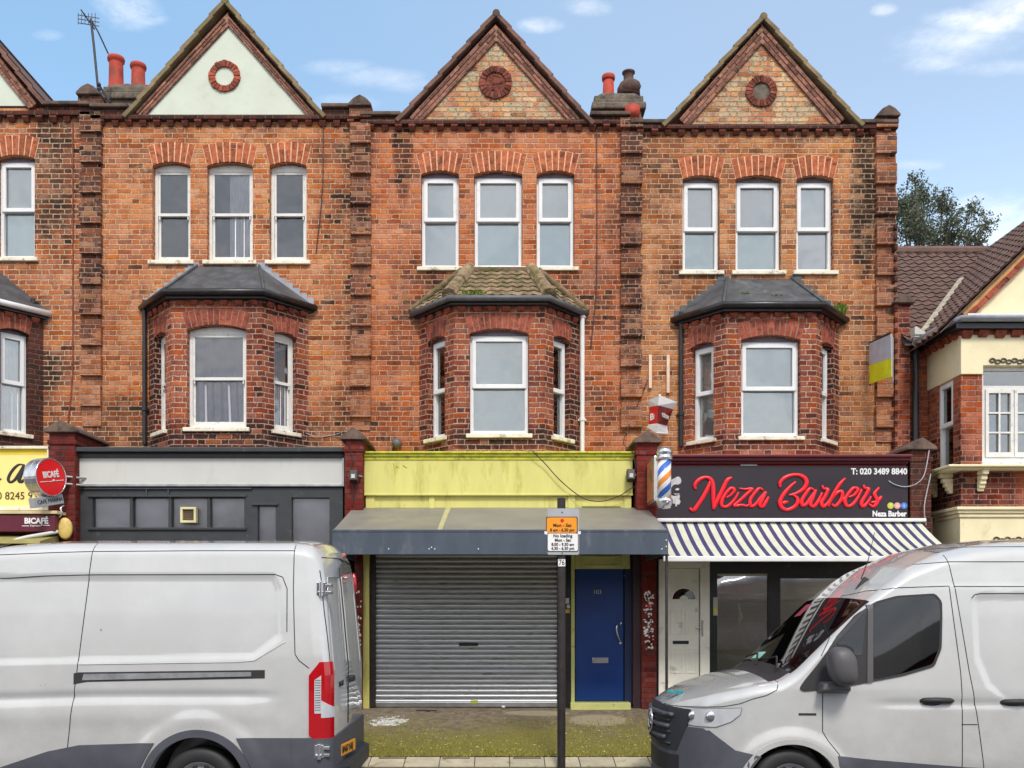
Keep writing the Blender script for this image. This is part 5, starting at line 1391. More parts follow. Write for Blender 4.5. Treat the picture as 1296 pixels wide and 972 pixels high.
def rrect(px0, px1, py0, py1, r=.018):
    x0, x1, z0, z1 = wx(px0,ysn), wx(px1,ysn), wz(py1,ysn), wz(py0,ysn); o = []
    for cx_, cz_, a0 in ((x1-r,z1-r,0),(x0+r,z1-r,90),(x0+r,z0+r,180),(x1-r,z0+r,270)):
        for k in range(5): o.append((cx_+r*math.cos(R(a0+k*22.5)), cz_+r*math.sin(R(a0+k*22.5))))
    return o
b = MB(); b.plate(rrect(693,733,643.5,702), [], ysn, ysn+.012); obj('backplate', b, M['greyplate'], s2)
b = MB(); b.plate(rrect(691,731,654,675.5), [], ysn-.006, ysn-.001); ob = obj('orange_plate', b, M['blackink'], s2)
b = MB(); b.plate(rrect(692,730,655,674.5), [], ysn-.008, ysn-.0055); obj('orange_face', b, M['orange'], ob)
b = MB(); b.plate(rrect(692.5,732,674.5,698), [], ysn-.007, ysn-.001); wb = obj('white_plate', b, M['blackink'], s2)
b = MB(); b.plate(rrect(693.2,731.3,675.3,697.3), [], ysn-.009, ysn-.0065); obj('white_face', b, M['white'], wb)
b = MB(); b.lathe([(.020,0),(.020,.003)], 20, Matrix.Translation(W(711.5,658.8,ysn-.008))@Matrix.Rotation(R(90),4,'X')); obj('red_dot', b, M['redink'], ob)
text('sign_words', 'Mon - Sat', wx(711.5,ysn), ysn-.0105, wz(665,ysn), .052, M['blackink'], ob, ext=.001, bold=.0012)
text('sign_words', '8 am - 6.30 pm', wx(711.5,ysn), ysn-.0105, wz(671,ysn), .048, M['blackink'], ob, ext=.001, bold=.0012, sx=.92)
for k, (tx, s_, pz) in enumerate((('No loading', .050, 678.3), ('Mon - Sat', .048, 683.8), ('8.00 - 9.30 am', .046, 689.2), ('4.30 - 6.30 pm', .046, 694.3))):
    text('sign_words', tx, wx(712.2,ysn), ysn-.0115, wz(pz,ysn), s_, M['blackink'], wb, ext=.001, bold=.0012, sx=.95)
b = MB()
for px_, d in ((691.5,-1),(732.5,1)): 
    c = W(px_,674.5,ysn-.004); b.plate([(c.x-.012*d,c.z-.02),(c.x+.022*d,c.z-.012),(c.x+.02*d,c.z+.022),(c.x-.012*d,c.z+.01)][::d], [], ysn-.012, ysn-.009)
obj('torn_tape', b, M['white'], s2)
for py_ in (648.5, 700):
    b = MB(); b.lathe([(.008,0),(.007,.005)], 10, Matrix.Translation(W(711.5,py_,ysn))@Matrix.Rotation(R(90),4,'X')); obj('bolt', b, M['darkmetal'], s2)

# ------------------------------------------------------------------ neighbouring house at the right
NB = thing('gabled_house', 'cream and red brick house with brown tiled roof and gable at the right edge', 'house', (8.5, 0, .3))
XL = wx(1134)+.002
b = MB(); b.box(XL, 11.0, 0.0, .30, .2, wz(430)); b.box(XL, 11.0, .3, 5.2, .2, wz(440)); obj('wall', b, M['brickside'], NB)
# party parapet pier left of the roof
b = MB(); b.box(wx(1133,-.12), wx(1152,-.12), -.12, .4, .3, wz(385,-.1)); obj('party_pier', b, M['brickside'], NB, bevel=.006)
h_ = MB(); x0, x1, z0 = wx(1129,-.12), wx(1156,-.12), wz(385,-.12); c = (x0+x1)/2
h_.plate([(x0,z0),(x1,z0),(x1,z0+.03),(c,z0+.13),(x0,z0+.03)], [], -.2, .5); obj('pier_capping', h_, M['stone'], NB, bevel=.01)
b = MB()
for k in range(24):
    z = wz(590-k*13)
    b.box(wx(1131.5,-.1), wx(1135,-.1), -.128, .0, z-.035, z+.035)
obj('toothed_bricks', b, M['brickdark'], NB)
# main roof
ez = wz(432, -.25); rz = wz(320, 2.6); ey, ry = -.25, 2.6
u = Vector((1,0,0)); v = Vector((0, ry-ey, rz-ez)); Ls = v.length; v.normalize(); nn = u.cross(v)
rx0 = 5.99
Mt = Matrix(((1,v.x,nn.x,rx0),(0,v.y,nn.y,ey),(0,v.z,nn.z,ez),(0,0,0,1)))
b = MB(); tiled(b, Mt, 6.0, Ls, pu=.17, pv=.165, amp=.030, step=.022, nu=5); rt = obj('roof', b, M['tilebrown'], NB)
b = MB(); b.tube([(rx0, ry, rz+.02), (rx0+6, ry, rz+.02)], .10, 10); obj('ridge_tiles', b, M['tilebrown'], rt)
b = MB(); b.hexa([(rx0,ey,ez-.06),(rx0+6,ey,ez-.06),(rx0+6,ry,rz-.06),(rx0,ry,rz-.06),(rx0,ey,ez-.02),(rx0+6,ey,ez-.02),(rx0+6,ry,rz-.02),(rx0,ry,rz-.02)])
b.hexa([(rx0,ry,rz-.06),(rx0+6,ry,rz-.06),(rx0+6,5.5,ez-.06),(rx0,5.5,ez-.06),(rx0,ry,rz-.02),(rx0+6,ry,rz-.02),(rx0+6,5.5,ez-.02),(rx0,5.5,ez-.02)]); obj('roof_deck', b, M['slate'], rt)
# square bay
yb = -1.0; bx0, bx1 = 6.44, 10.2
zt = wz(424, yb)
b = MB()
U0, U1, UB, UT = wx(1243,yb), wx(1243,yb)+1.75, wz(585,yb), wz(470,yb)
b.plate([(bx0, wz(643,yb)), (bx1, wz(643,yb)), (bx1, UT), (U1, UT), (U1, UB), (U0, UB), (U0, UT), (bx0, UT)], [], yb, yb+.22)
Tl = frameM((bx0, 0, 0), R(-90))      # local x runs forward (-Y)
b.plate([(.01, wz(643,yb)), (.778, wz(643,yb)), (.778, wz(588,yb)), (.30, wz(588,yb)), (.30, UT), (.01, UT)], [], 0, .2, Tl)
obj('bay_wall', b, M['brickside'], NB)
SB = wz(474,yb)
b = MB(); b.plate([(bx0-.012, SB), (U0, SB), (U0, wz(463,yb)), (U1, wz(463,yb)), (U1, SB), (bx1, SB), (bx1, zt), (bx0-.012, zt)], [], yb-.03, yb+.2)
b.box(bx0-.013, bx0+.17, yb+.2, 0.0, SB, zt)
obj('stucco_band', b, M['cream'], NB, bevel=.006)
b = MB(); b.box(bx0-.02, bx1, yb-.02, 0, .2, wz(655,yb)); obj('ground_floor_stucco', b, M['cream'], NB)
b = MB(); b.box(bx0-.10, bx1, yb-.10, 0, wz(646,yb), wz(642,yb)); b.box(bx0-.07, bx1, yb-.07, 0, wz(650,yb), wz(646,yb)); b.box(bx0-.04, bx1, yb-.045, 0, wz(655,yb), wz(650,yb)); obj('string_moulding', b, M['cream'], NB, bevel=.01)
b = MB(); b.box(XL+.1, bx0-.02, -.30, -.02, wz(662), wz(655)); b.box(XL+.1, bx0-.02, -.26, -.02, wz(668), wz(662)); obj('side_moulding', b, M['stone'], NB, bevel=.01)
# sill ledge with brackets
b = MB(); b.box(bx0-.28, bx1, yb-.24, 0.0, wz(591,yb-.2), wz(588,yb-.2)); b.box(bx0-.22, bx1, yb-.17, 0, wz(594,yb-.17), wz(591,yb-.17)); led = obj('sill_ledge', b, M['cream'], NB, bevel=.012)
for (xx_, yy_, rz_) in ((wx(1243,yb-.1)+.02, yb-.0, 0), (wx(1243,yb-.1)+1.5, yb, 0), (bx0, -.75, 1), (bx0, -.28, 1)):
    b = MB()
    for k, (d_, z_) in enumerate(((.17,0),(.13,.07),(.10,.13),(.07,.18),(.04,.22))):
        if rz_ == 0: b.box(xx_-.045, xx_+.045, yy_-d_, yy_, wz(594,yb-.17)-z_-.065, wz(594,yb-.17)-z_)
        else: b.box(xx_-d_-.02, xx_, yy_-.045, yy_+.045, wz(594,yb-.17)-z_-.065, wz(594,yb-.17)-z_)
    obj('scroll_bracket', b, M['cream'], NB, bevel=.015)
# front window: top light + casements with bars
x0, x1 = wx(1243,yb), wx(1243,yb)+1.75
f = MB(); f.plate(rect(x0, x1, wz(585,yb), wz(463,yb)), [rect(x0+.05, x1-.05, wz(487,yb), wz(468,yb)), rect(x0+.07, x1-.07, wz(578,yb), wz(492,yb))], yb+.06, yb+.14)
fo = obj('window', f, M['paintw'], NB, bevel=.005)
s = MB(); w2 = (x1-x0-.14)/4
for i in range(4):
    a = x0+.07+w2*i; zz0, zz1 = wz(578,yb), wz(492,yb)
    s.plate(rect(a+.004, a+w2-.004, zz0, zz1), [rect(a+.05, a+w2-.05, zz0+.07, zz1-.05)], yb+.045, yb+.085)
    s.box(a+w2/2-.012, a+w2/2+.012, yb+.05, yb+.08, zz0+.06, zz1-.04)
    for k in (1, 2):
        zk = zz0+.07 + (zz1-zz0-.12)*k/3; s.box(a+.045, a+w2-.045, yb+.051, yb+.079, zk-.012, zk+.012)
obj('casement', s, M['paintw'], fo, bevel=.002)
p = MB(); p.box(x0+.04, x1-.04, yb+.088, yb+.094, wz(579,yb), wz(466,yb)); obj('pane', p, M['glass'], fo)
n_ = 60; vs = []; fs = []
for i in range(n_+1):
    xx_ = x0 + (x1-x0)*i/n_
    for zz_ in (wz(580,yb), wz(490,yb)): vs.append((xx_, yb+.22+.02*math.sin(i*1.3)+.01*math.sin(i*.37), zz_))
for i in range(n_): fs.append((2*i,2*i+2,2*i+3,2*i+1))
p = MB(); p.add(vs, fs); obj('curtain', p, blindmat((.40,.41,.42)), fo, smooth=True)
p = MB(); p.box(x0-.1, x1+.1, yb+.5, yb+.52, wz(590,yb), wz(460,yb)); obj('room_shade', p, M['interior'], fo)
p = MB(); p.box(x0-.02, x1+.1, yb-.05, yb+.08, wz(589,yb), wz(584.5,yb)); obj('window_sill', p, M['paintw'], NB, bevel=.006)
# frieze ornament above the windows (small stucco scrolls)
def scrolls(px0, px1, py, y, name):
    b = MB(); n_ = int((px1-px0)/7)
    for i in range(n_):
        cx_ = wx(px0+3.5+7*i, y); cz_ = wz(py + (1.2 if i % 2 else -.6), y)
        b.tube([(cx_+.042*math.cos(a)*(1-.05*a), y-.012, cz_+.03*math.sin(a)*(1-.05*a)) for a in [k*.6 for k in range(11)]], .010, 6)
    obj(name, b, M['stonegrey'], NB, smooth=True)
scrolls(1252, 1340, 457, yb-.03, 'stucco_scroll'); scrolls(1257, 1340, 683, yb-.02, 'stucco_scroll')
# narrow side window of the bay
window(NB, Tl, .30, .78, wz(588,yb), wz(462,yb)-.12, .0, 'upvc', GLZ['c'], GLZ['c'], y=.04, sill=False)
# eaves corbel course, gutter
b = MB(); b.box(bx0-.05, bx1, yb-.06, 0, zt, zt+.05); 
obj('corbel_course', b, M['vouss_dark'], NB)
b = MB(); dentils(b, bx0-.05, bx1, zt+.05, yb-.02, None, step=.22, w=.15, h=.11, d=.09)
Td = frameM((bx0-.03, .0, 0), R(-90)); dentils(b, 0, 1.0, zt+.05, 0, Td, step=.2, w=.13, h=.10, d=.08)
obj_each('corbel_brick', b, 12, M['vouss_red'], NB, bevel=.01)
b = MB(); b.box(bx0-.14, bx1, yb-.16, 0, zt+.05, zt+.12); obj('soffit_shade', b, M['black'], NB)  # black box under the gutter, the shade there put into its colour
b = MB(); b.tube([(bx0-.34, -.34, wz(434,-.3)), (bx0-.20, yb+.2, zt+.15), (bx0-.1, yb-.20, zt+.17), (bx1, yb-.20, zt+.17)], .045, 10); b.tube([(XL+.2, -.34, wz(434,-.3)), (bx0-.34, -.34, wz(434,-.3))], .045, 10); obj('gutter', b, M['lead'], NB, smooth=True)
downpipe(NB, wx(1159,-.12), -.12, wz(600,-.1), wz(440,-.1), M['black'], r=.045)
# front gable over the bay: cream triangle, brick verge, roof running back
gy = yb; sl = math.tan(R(45))
apx = 8.55; gl = wx(1226, gy); gz = wz(404, gy); 
apz = gz + (apx-gl)*sl*.98
b = MB(); b.plate([(gl, gz), (2*apx-gl, gz), (apx, apz)], [], gy-.01, gy+.2); obj('gable_panel', b, M['cream'], NB)
d = Vector((apx-gl, apz-gz)).normalized(); n2 = Vector((-d.y, d.x))
rb = MB(); rm = MB()
for sgn in (1, -1):
    a0 = Vector((gl-.02, gz-.02)); a1 = Vector((apx, apz))
    if sgn < 0:
        a0 = Vector((2*apx-gl+.02, gz-.02)); 
    brick_run(rb, a0, a1, .0, .085, gy-.075, gy+.05, bl=.19, side=1 if sgn > 0 else -1, jit=.006)
    e = (a1-a0).normalized(); m2 = Vector((-e.y, e.x))*(1 if sgn > 0 else -1)
    q = [a0, a1, a1+m2*.16, a0+m2*.16]
    rm.plate([(p_.x,p_.y) for p_ in (q if sgn > 0 else [q[1],q[0],q[3],q[2]])], [], gy-.05, gy+.05)
obj('verge_bricks', rb, M['vouss_red'], NB, bevel=.005)
obj('verge_board', rm, plain('ochre_verge_render', srgb(196,150,96), .85, var=.2, vscale=8), NB)
b = MB(); b.box(gl-.12, bx1, gy-.2, gy+.1, gz-.05, gz-.01); b.box(gl-.12, bx1, gy-.22, gy, gz-.015, gz+.015); obj('gable_ledge', b, M['paintw'], NB, bevel=.005)
# gable roof slope facing left
ev = Vector((gl, gy, gz)) + Vector((n2.x*.17, 0, n2.y*.17)) - Vector((d.x*.45, 0, d.y*.45))
v = Vector((d.x, 0, d.y)); u = Vector((0, -1, 0)); nn = u.cross(v)
if nn.x > 0: u = -u; nn = u.cross(v)
Ls = (apx-gl)/d.x + .6
org = ev + Vector((0, gy*-0 + 0, 0))
yback = 2.75
if u.y < 0: org = Vector((ev.x, yback, ev.z))
else: org = Vector((ev.x, gy-.12, ev.z))
Mt = Matrix(((u.x,v.x,nn.x,org.x),(u.y,v.y,nn.y,org.y),(u.z,v.z,nn.z,org.z),(0,0,0,1)))
# cut below the main roof plane
k = (rz-ez)/(ry-ey)
pn = Vector((0, k, -1)).normalized(); po = Vector((0, ey, ez+.015))
Mi = Mt.inverted(); pl = [(tuple(Mi @ po), tuple((Mi.to_3x3() @ pn)))]
b = MB(); tiled(b, Mt, yback-(gy-.12), Ls, pu=.17, pv=.20, amp=.034, step=.020, nu=5, planes=pl); gr = obj('gable_roof', b, M['tilebrown'], NB)
b = MB(); 
b.hexa([Vector((ev.x,gy-.10,ev.z-.03)), Vector((ev.x,gy-.10,ev.z-.01)), Vector((ev.x,yback,ev.z-.01)), Vector((ev.x,yback,ev.z-.03)), Vector((ev.x+v.x*Ls,gy-.10,ev.z+v.z*Ls-.03)), Vector((ev.x+v.x*Ls,gy-.10,ev.z+v.z*Ls-.01)), Vector((ev.x+v.x*Ls,yback,ev.z+v.z*Ls-.01)), Vector((ev.x+v.x*Ls,yback,ev.z+v.z*Ls-.03))])
tx = 2*apx
b.hexa([Vector((tx-ev.x,gy-.10,ev.z-.03)), Vector((tx-ev.x,gy-.10,ev.z-.01)), Vector((tx-ev.x,yback,ev.z-.01)), Vector((tx-ev.x,yback,ev.z-.03)), Vector((tx-ev.x-v.x*Ls,gy-.10,ev.z+v.z*Ls-.03)), Vector((tx-ev.x-v.x*Ls,gy-.10,ev.z+v.z*Ls-.01)), Vector((tx-ev.x-v.x*Ls,yback,ev.z+v.z*Ls-.01)), Vector((tx-ev.x-v.x*Ls,yback,ev.z+v.z*Ls-.03))])
obj('roof_deck', b, M['tilebrown'], gr)
# lead valley
b = MB()
vp = []
for i in range(9):
    x_ = ev.x + .02 + i*.2; z_ = ev.z + (x_-ev.x)*v.z/v.x; y_ = ey + (z_-ez)/k
    vp.append((x_-.02, y_, z_+.03))
b.tube(vp, .06, 6); obj('valley_lead', b, plain('mortar_valley', srgb(176,168,150), .9, var=.3, vscale=12), gr)
b = MB(); c = W(1166,425,-.3); b.box(c.x-.12, c.x+.10, -.34, -.05, c.z-.03, c.z+.0); b.hexa([(c.x-.12,-.36,c.z),(c.x+.08,-.36,c.z),(c.x+.08,-.2,c.z),(c.x-.12,-.2,c.z),(c.x-.12,-.36,c.z+.12),(c.x-.09,-.36,c.z+.12),(c.x-.09,-.2,c.z+.12),(c.x-.12,-.2,c.z+.12)]); obj('lead_flap', b, M['signwhite'], NB, bevel=.01)
# ------------------------------------------------------------------ ground
def sheet_obj(name, pts, mat):
    b = MB(); n = len(pts); b.add(pts, [tuple(range(n))]); o = obj(name, b, mat); return struct(o)
gm, nt, bs, out = newmat('mossy_concrete'); g = G(nt); pos = g.n('ShaderNodeNewGeometry').outputs['Position']; sp = g.sep(pos)
n1 = g.noise(pos, 1.3, 6, .65); n2 = g.noise(pos, 9.0, 5, .7); n3 = g.noise(pos, 60.0, 4, .7)
base = g.mix(g.sstep(n2, .3, .75), srgb(110,96,80), srgb(158,144,122))
mossf = g.sstep(g.m('ADD', g.m('ADD', g.m('MULTIPLY', g.m('ADD', sp[1], .6), -.42), g.m('MULTIPLY', g.m('SUBTRACT', n1, .5), 1.3)), g.m('MULTIPLY', g.m('SUBTRACT', n2, .5), .8)), .15, .95)
moss = g.mix(g.sstep(n3, .35, .65), srgb(98,92,32), srgb(150,142,52))
c = g.mix(g.m('MULTIPLY', mossf, .9), base, moss)
# bare worn patches and grit
vor = g.n('ShaderNodeTexVoronoi'); g.set(vor.inputs['Vector'], pos); vor.inputs['Scale'].default_value = 9.0
sp2 = g.sstep(vor.outputs['Distance'], .10, .05)
vor2 = g.n('ShaderNodeTexWhiteNoise'); 
c = g.mix(g.m('MULTIPLY', sp2, g.sstep(n2, .5, .62)), c, srgb(196,186,160))
for (px_, py_, rx, ry) in ((757,915,.42,.20),(680,905,.45,.11)):
    y_ = -1.35 if py_ > 910 else -.95; q = W(px_, py_, y_)
    dd = g.m('ADD', g.m('POWER', g.m('DIVIDE', g.m('SUBTRACT', sp[0], q.x), rx), 2.0), g.m('POWER', g.m('DIVIDE', g.m('SUBTRACT', sp[1], y_), ry*1.6), 2.0))
    dd = g.m('ADD', dd, g.m('MULTIPLY', g.m('SUBTRACT', n2, .5), 2.2))
    c = g.mix(g.m('MULTIPLY', g.sstep(dd, 1.1, .7), .75), c, srgb(178,168,142))
q = W(492,918,-1.45)
dd = g.m('ADD', g.m('POWER', g.m('DIVIDE', g.m('SUBTRACT', sp[0], q.x), .30), 2.0), g.m('POWER', g.m('DIVIDE', g.m('SUBTRACT', sp[1], -1.45), .3), 2.0))
dd = g.m('ADD', dd, g.m('MULTIPLY', g.m('SUBTRACT', n2, .5), 5.0))
c = g.mix(g.sstep(dd, .55, .40), c, (.75,.75,.74))
g.set(bs.inputs['Base Color'], c); bs.inputs['Roughness'].default_value = .9
g.set(bs.inputs['Normal'], g.bump(g.m('ADD', n3, g.m('MULTIPLY', n2, .8)), .02))
XE = 13.0
# forecourt rises towards the shops
yF0, zF0 = -3.2, .225; yF1, zF1 = -.4, .53
fc_ = MB(); nx_, ny_ = 60, 14; vs = []; fs = []
for j in range(ny_+1):
    for i in range(nx_+1):
        x_ = -XE + 2*XE*i/nx_; t_ = j/ny_
        vs.append((x_, yF0+(yF1-yF0)*t_, zF0+(zF1-zF0)*t_ + .012*math.sin(x_*1.7+t_*4)*math.sin(math.pi*t_)))
for j in range(ny_):
    for i in range(nx_): a = j*(nx_+1)+i; fs.append((a, a+1, a+nx_+2, a+nx_+1))
fc_.add(vs, fs); struct(obj('forecourt', fc_, gm, smooth=True))
# pavement of slabs, one mesh, real joints
pm_ = plain('concrete_paving_slab', srgb(182,172,148), .85, var=.12, vscale=5, bump=.003, bscale=120, island=.10, dirt=srgb(130,120,84), dirt_amt=.25, dscale=7)
b = MB(); y0_, y1_ = -3.52, yF0; yk = -3.62
random.seed(3)
def slope_z(y): return .14 + (y-yk)*(.22-.14)/(yF0-yk)
rows = [(yF0-.003, yF0-.42, 0.0)]
b2_m = MB(); b2_m.box(-XE, XE, yk+.0, yF0, .0, .12)
jm = plain('gritty_joint', srgb(92,84,64), .95, var=.3, vscale=20)
i = 0; x_ = -XE
while x_ < XE:
    w_ = .398
    j = random.uniform(-.002,.002)
    for (ya, yb_2) in ((yF0-.012, yF0-.30), ):
        b.hexa([(x_+.005,yb_2,slope_z(yb_2)-.06),(x_+w_-.005,yb_2,slope_z(yb_2)-.06),(x_+w_-.005,ya,slope_z(ya)-.06),(x_+.005,ya,slope_z(ya)-.06),
                (x_+.005,yb_2,slope_z(yb_2)+j),(x_+w_-.005,yb_2,slope_z(yb_2)+j),(x_+w_-.005,ya,slope_z(ya)+j),(x_+.005,ya,slope_z(ya)+j)])
    x_ += w_
struct(obj('pavement', b, pm_, bevel=.004))
b = MB(); b.hexa([(-XE,yk,.0),(XE,yk,.0),(XE,yF0,.0),(-XE,yF0,.0),(-XE,yk,slope_z(yk)-.012),(XE,yk,slope_z(yk)-.012),(XE,yF0,slope_z(yF0)-.012),(-XE,yF0,slope_z(yF0)-.012)])
struct(obj('pavement_bed', b, jm))
b = MB(); x_ = -XE
while x_ < XE: b.box(x_+.003, x_+.912, yk-.0, yk+.115, -.02, .142); x_ += .915
struct(obj('kerb', b, plain('granite_kerb', srgb(150,146,138), .8, var=.12, vscale=20, island=.08, bump=.003), bevel=.012))
rm_ = plain('asphalt', (.055,.055,.058), .88, var=.25, vscale=3, bump=.006, bscale=90, dirt=(.085,.085,.085), dirt_amt=.2)
sheet_obj('road', [(-60,-60,0),(60,-60,0),(60,yk,0),(-60,yk,0)], rm_)
sheet_obj('ground', [(-400,-400,-.03),(400,-400,-.03),(400,400,-.03),(-400,400,-.03)], plain('distant_ground', (.10,.10,.085), .95, var=.2, vscale=.2))
# drain slots / iron cover strips in the paving
b = MB()
for k, px_ in enumerate((497,577,667)):
    c = W(px_, 960, -3.26); b.box(c.x-.16, c.x+.16, -3.275, -3.235, slope_z(-3.25)-.01, slope_z(-3.25)+.006)
struct(obj('pavement_grit_strip', b, jm))
# litter
b = MB(); c = W(637,893,-.66); b.ico((c.x,-.72,.53), .025, seg=8, sc=(1.2,1,.8)); tag(obj('litter', b, M['white']), 'tiny crumpled white litter at the foot of the shutter', 'litter')
b = MB(); b.hexa([(-1.03,-.95,.475),(-.93,-.93,.475),(-.94,-.88,.48),(-1.02,-.90,.48),(-1.02,-.94,.485),(-.95,-.93,.485),(-.95,-.89,.49),(-1.0,-.90,.49)]); 
b.tube([(-1.15,-.9,.50),(-.85,-.93,.50)], .008, 5); tag(obj('twig', b, M['darkmetal']), 'small dark twig on the mossy concrete in front of the shutter', 'twig')
random.seed(21); 
b = MB()
for i in range(420):
    x_ = random.uniform(-2.2, 2.2); y_ = random.uniform(-3.1, -.8); 
    if random.random() > (-y_)/3.1: continue
    t_ = (y_-yF0)/(yF1-yF0); z_ = zF0+(zF1-zF0)*t_+.006
    s_ = random.uniform(.004,.013); b.ico((x_,y_,z_), s_, seg=5, sc=(1.2,1,.5))
o = obj('gravel', b, plain('pale_grit', srgb(206,196,160), .9, var=.3, vscale=40, island=.25)); o['kind'] = 'stuff'
mo_ = MB(); random.seed(22)
for i in range(5200):
    x_ = random.uniform(-2.4, 2.4); y_ = yF0 + (random.random()**1.7)*1.9 - .02
    t_ = (y_-yF0)/(yF1-yF0); z_ = zF0+(zF1-zF0)*t_ + .004
    a = random.uniform(0,6.28); h_ = random.uniform(.008,.022); w_ = random.uniform(.004,.010)
    dx, dy = math.cos(a)*w_, math.sin(a)*w_
    mo_.add([(x_-dx,y_-dy,z_-.004),(x_+dx,y_+dy,z_-.004),(x_+dy*.8,y_-dx*.8,z_+h_)], [(0,1,2)])
o = obj('moss', mo_, plain('yellow_green_moss', srgb(146,140,48), .9, var=.35, vscale=10, island=.35)); o['kind'] = 'stuff'

# ------------------------------------------------------------------ tree behind the right-hand house
random.seed(9)
ty = 20.0; st_ = F/(D+ty)
tb = W(1172, 330, ty)
T_ = thing('tree', 'grey-green tree rising behind the brown tiled roof', 'tree', (tb.x, ty, 0))
lf = MB(); tr = MB()
tr.tube([(tb.x, ty, 0), (tb.x+.1, ty, 5), (tb.x-.1, ty, 10), (tb.x, ty, 13.2)], [.42,.34,.26,.16], 12)
ends = []
def P2(px, py, dy=0): 
    q = W(px, py, ty); q.y += dy; return q
clumps = [(1150,262,24),(1170,250,20),(1140,290,24),(1185,262,17),(1165,285,26),(1195,288,19),(1150,310,24),(1182,306,22),(1210,298,19),(1222,272,15),(1215,285,15),(1232,296,15),(1236,310,14),(1215,312,18),(1168,238,10),(1190,272,14),(1132,270,20),(1112,290,30),(1115,320,30),(1160,330,26),(1200,325,24),(1140,246,12)]
for (px_, py_, r_) in clumps:
    c = P2(px_, py_, random.uniform(-1.2,1.2)); ends.append(c)
    s = Vector((tb.x, ty, random.uniform(10.5,13.0)))
    m1 = s.lerp(c, .5) + Vector((random.uniform(-.2,.2), random.uniform(-.2,.2), -.2))
    tr.tube(curve_pts([s, m1, c], 4), [.10-.08*i/8 for i in range(9)], 6)
    rr_ = r_/st_
    for q_ in range(int(230*(r_/20)**2)):
        v_ = Vector((random.gauss(0,1), random.gauss(0,1), random.gauss(0,1))).normalized()*rr_*random.uniform(.25,1.12)
        p_ = c + v_
        if q_ % 12 == 0: tr.tube([c, p_], [.022,.008], 4)
        sz = random.uniform(.05,.11)
        for w2_ in range(3):
            a = Vector((random.gauss(0,1), random.gauss(0,1), random.gauss(0,1)-.5)).normalized(); b_ = a.cross(Vector((random.gauss(0,1),random.gauss(0,1),.3))).normalized()
            o_ = p_ + Vector((random.uniform(-.08,.08),)*3)*1.0 + b_*random.uniform(-.06,.06)
            lf.add([o_, o_+a*sz*.5+b_*sz*.3, o_+a*sz*1.2, o_+a*sz*.5-b_*sz*.3], [(0,1,2,3)])
obj('trunk', tr, plain('grey_bark', srgb(104,94,84), .9, var=.3), T_)
lm, nt, bs, out = newmat('grey_green_leaves'); g = G(nt); geo = g.n('ShaderNodeNewGeometry')
cc = g.ramp(geo.outputs['Random Per Island'], [(0,(.045,.060,.035)),(.5,(.105,.130,.075)),(.85,(.16,.19,.11)),(1,(.25,.27,.18))]); g.set(bs.inputs['Base Color'], cc); bs.inputs['Roughness'].default_value = .6
tl_ = g.n('ShaderNodeBsdfTranslucent'); g.set(tl_.inputs[0], cc); mx = g.n('ShaderNodeMixShader'); mx.inputs[0].default_value = .25
g.set(mx.inputs[1], bs.outputs[0]); g.set(mx.inputs[2], tl_.outputs[0]); g.set(out.inputs[0], mx.outputs[0])
obj('crown', lf, lm, T_)

# ------------------------------------------------------------------ houses across the street (seen only in reflections)
OH = thing('terraced_house', 'plain brick terrace across the road behind the viewer', 'house', (0, -34, 0))
b = MB(); b.box(-26, 26, -42, -34, 0, 6.4); obj('wall', b, M['brickside'], OH)
b = MB(); b.hexa([(-26,-42,6.4),(26,-42,6.4),(26,-33.6,6.4),(-26,-33.6,6.4),(-26,-38.1,8.4),(26,-38.1,8.4),(26,-37.9,8.4),(-26,-37.9,8.4)]); obj('roof', b, M['slate'], OH)
for k in range(-6, 7):
    for z_ in (1.0, 3.9):
        b = MB(); b.plate(rect(k*3.9-.75, k*3.9+.75, z_, z_+1.5), [rect(k*3.9-.65, k*3.9-.04, z_+.1, z_+1.4), rect(k*3.9+.04, k*3.9+.65, z_+.1, z_+1.4)], 0, .05, Matrix.Translation((0,-33.97,0)) @ Matrix.Rotation(math.pi, 4, 'Z'))
        wo = obj('window', b, M['upvc'], OH)
        b = MB(); b.box(k*3.9-.7, k*3.9+.7, -33.995, -33.985, z_+.05, z_+1.45); obj('pane', b, M['vanglass'], wo)
# ------------------------------------------------------------------ vans
YN = -14 + 8.33; SV = F/8.33
def V(px, py): return ((px-CX)/SV, CZ + (HY-py)/SV)
def lerp_tab(tab, x):
    if x <= tab[0][0]: return tab[0][1]
    for (a, b), (c, d) in zip(tab, tab[1:]):
        if x <= c:
            t = (x-a)/(c-a); return b + (d-b)*t
    return tab[-1][1]
def smooth_tab(tab, x):
    # average for rounder lines
    return (lerp_tab(tab, x-.03) + 2*lerp_tab(tab, x) + lerp_tab(tab, x+.03))/4
def sst(v, a, b):
    t = max(0, min(1, (v-a)/(b-a))); return t*t*(3-2*t)

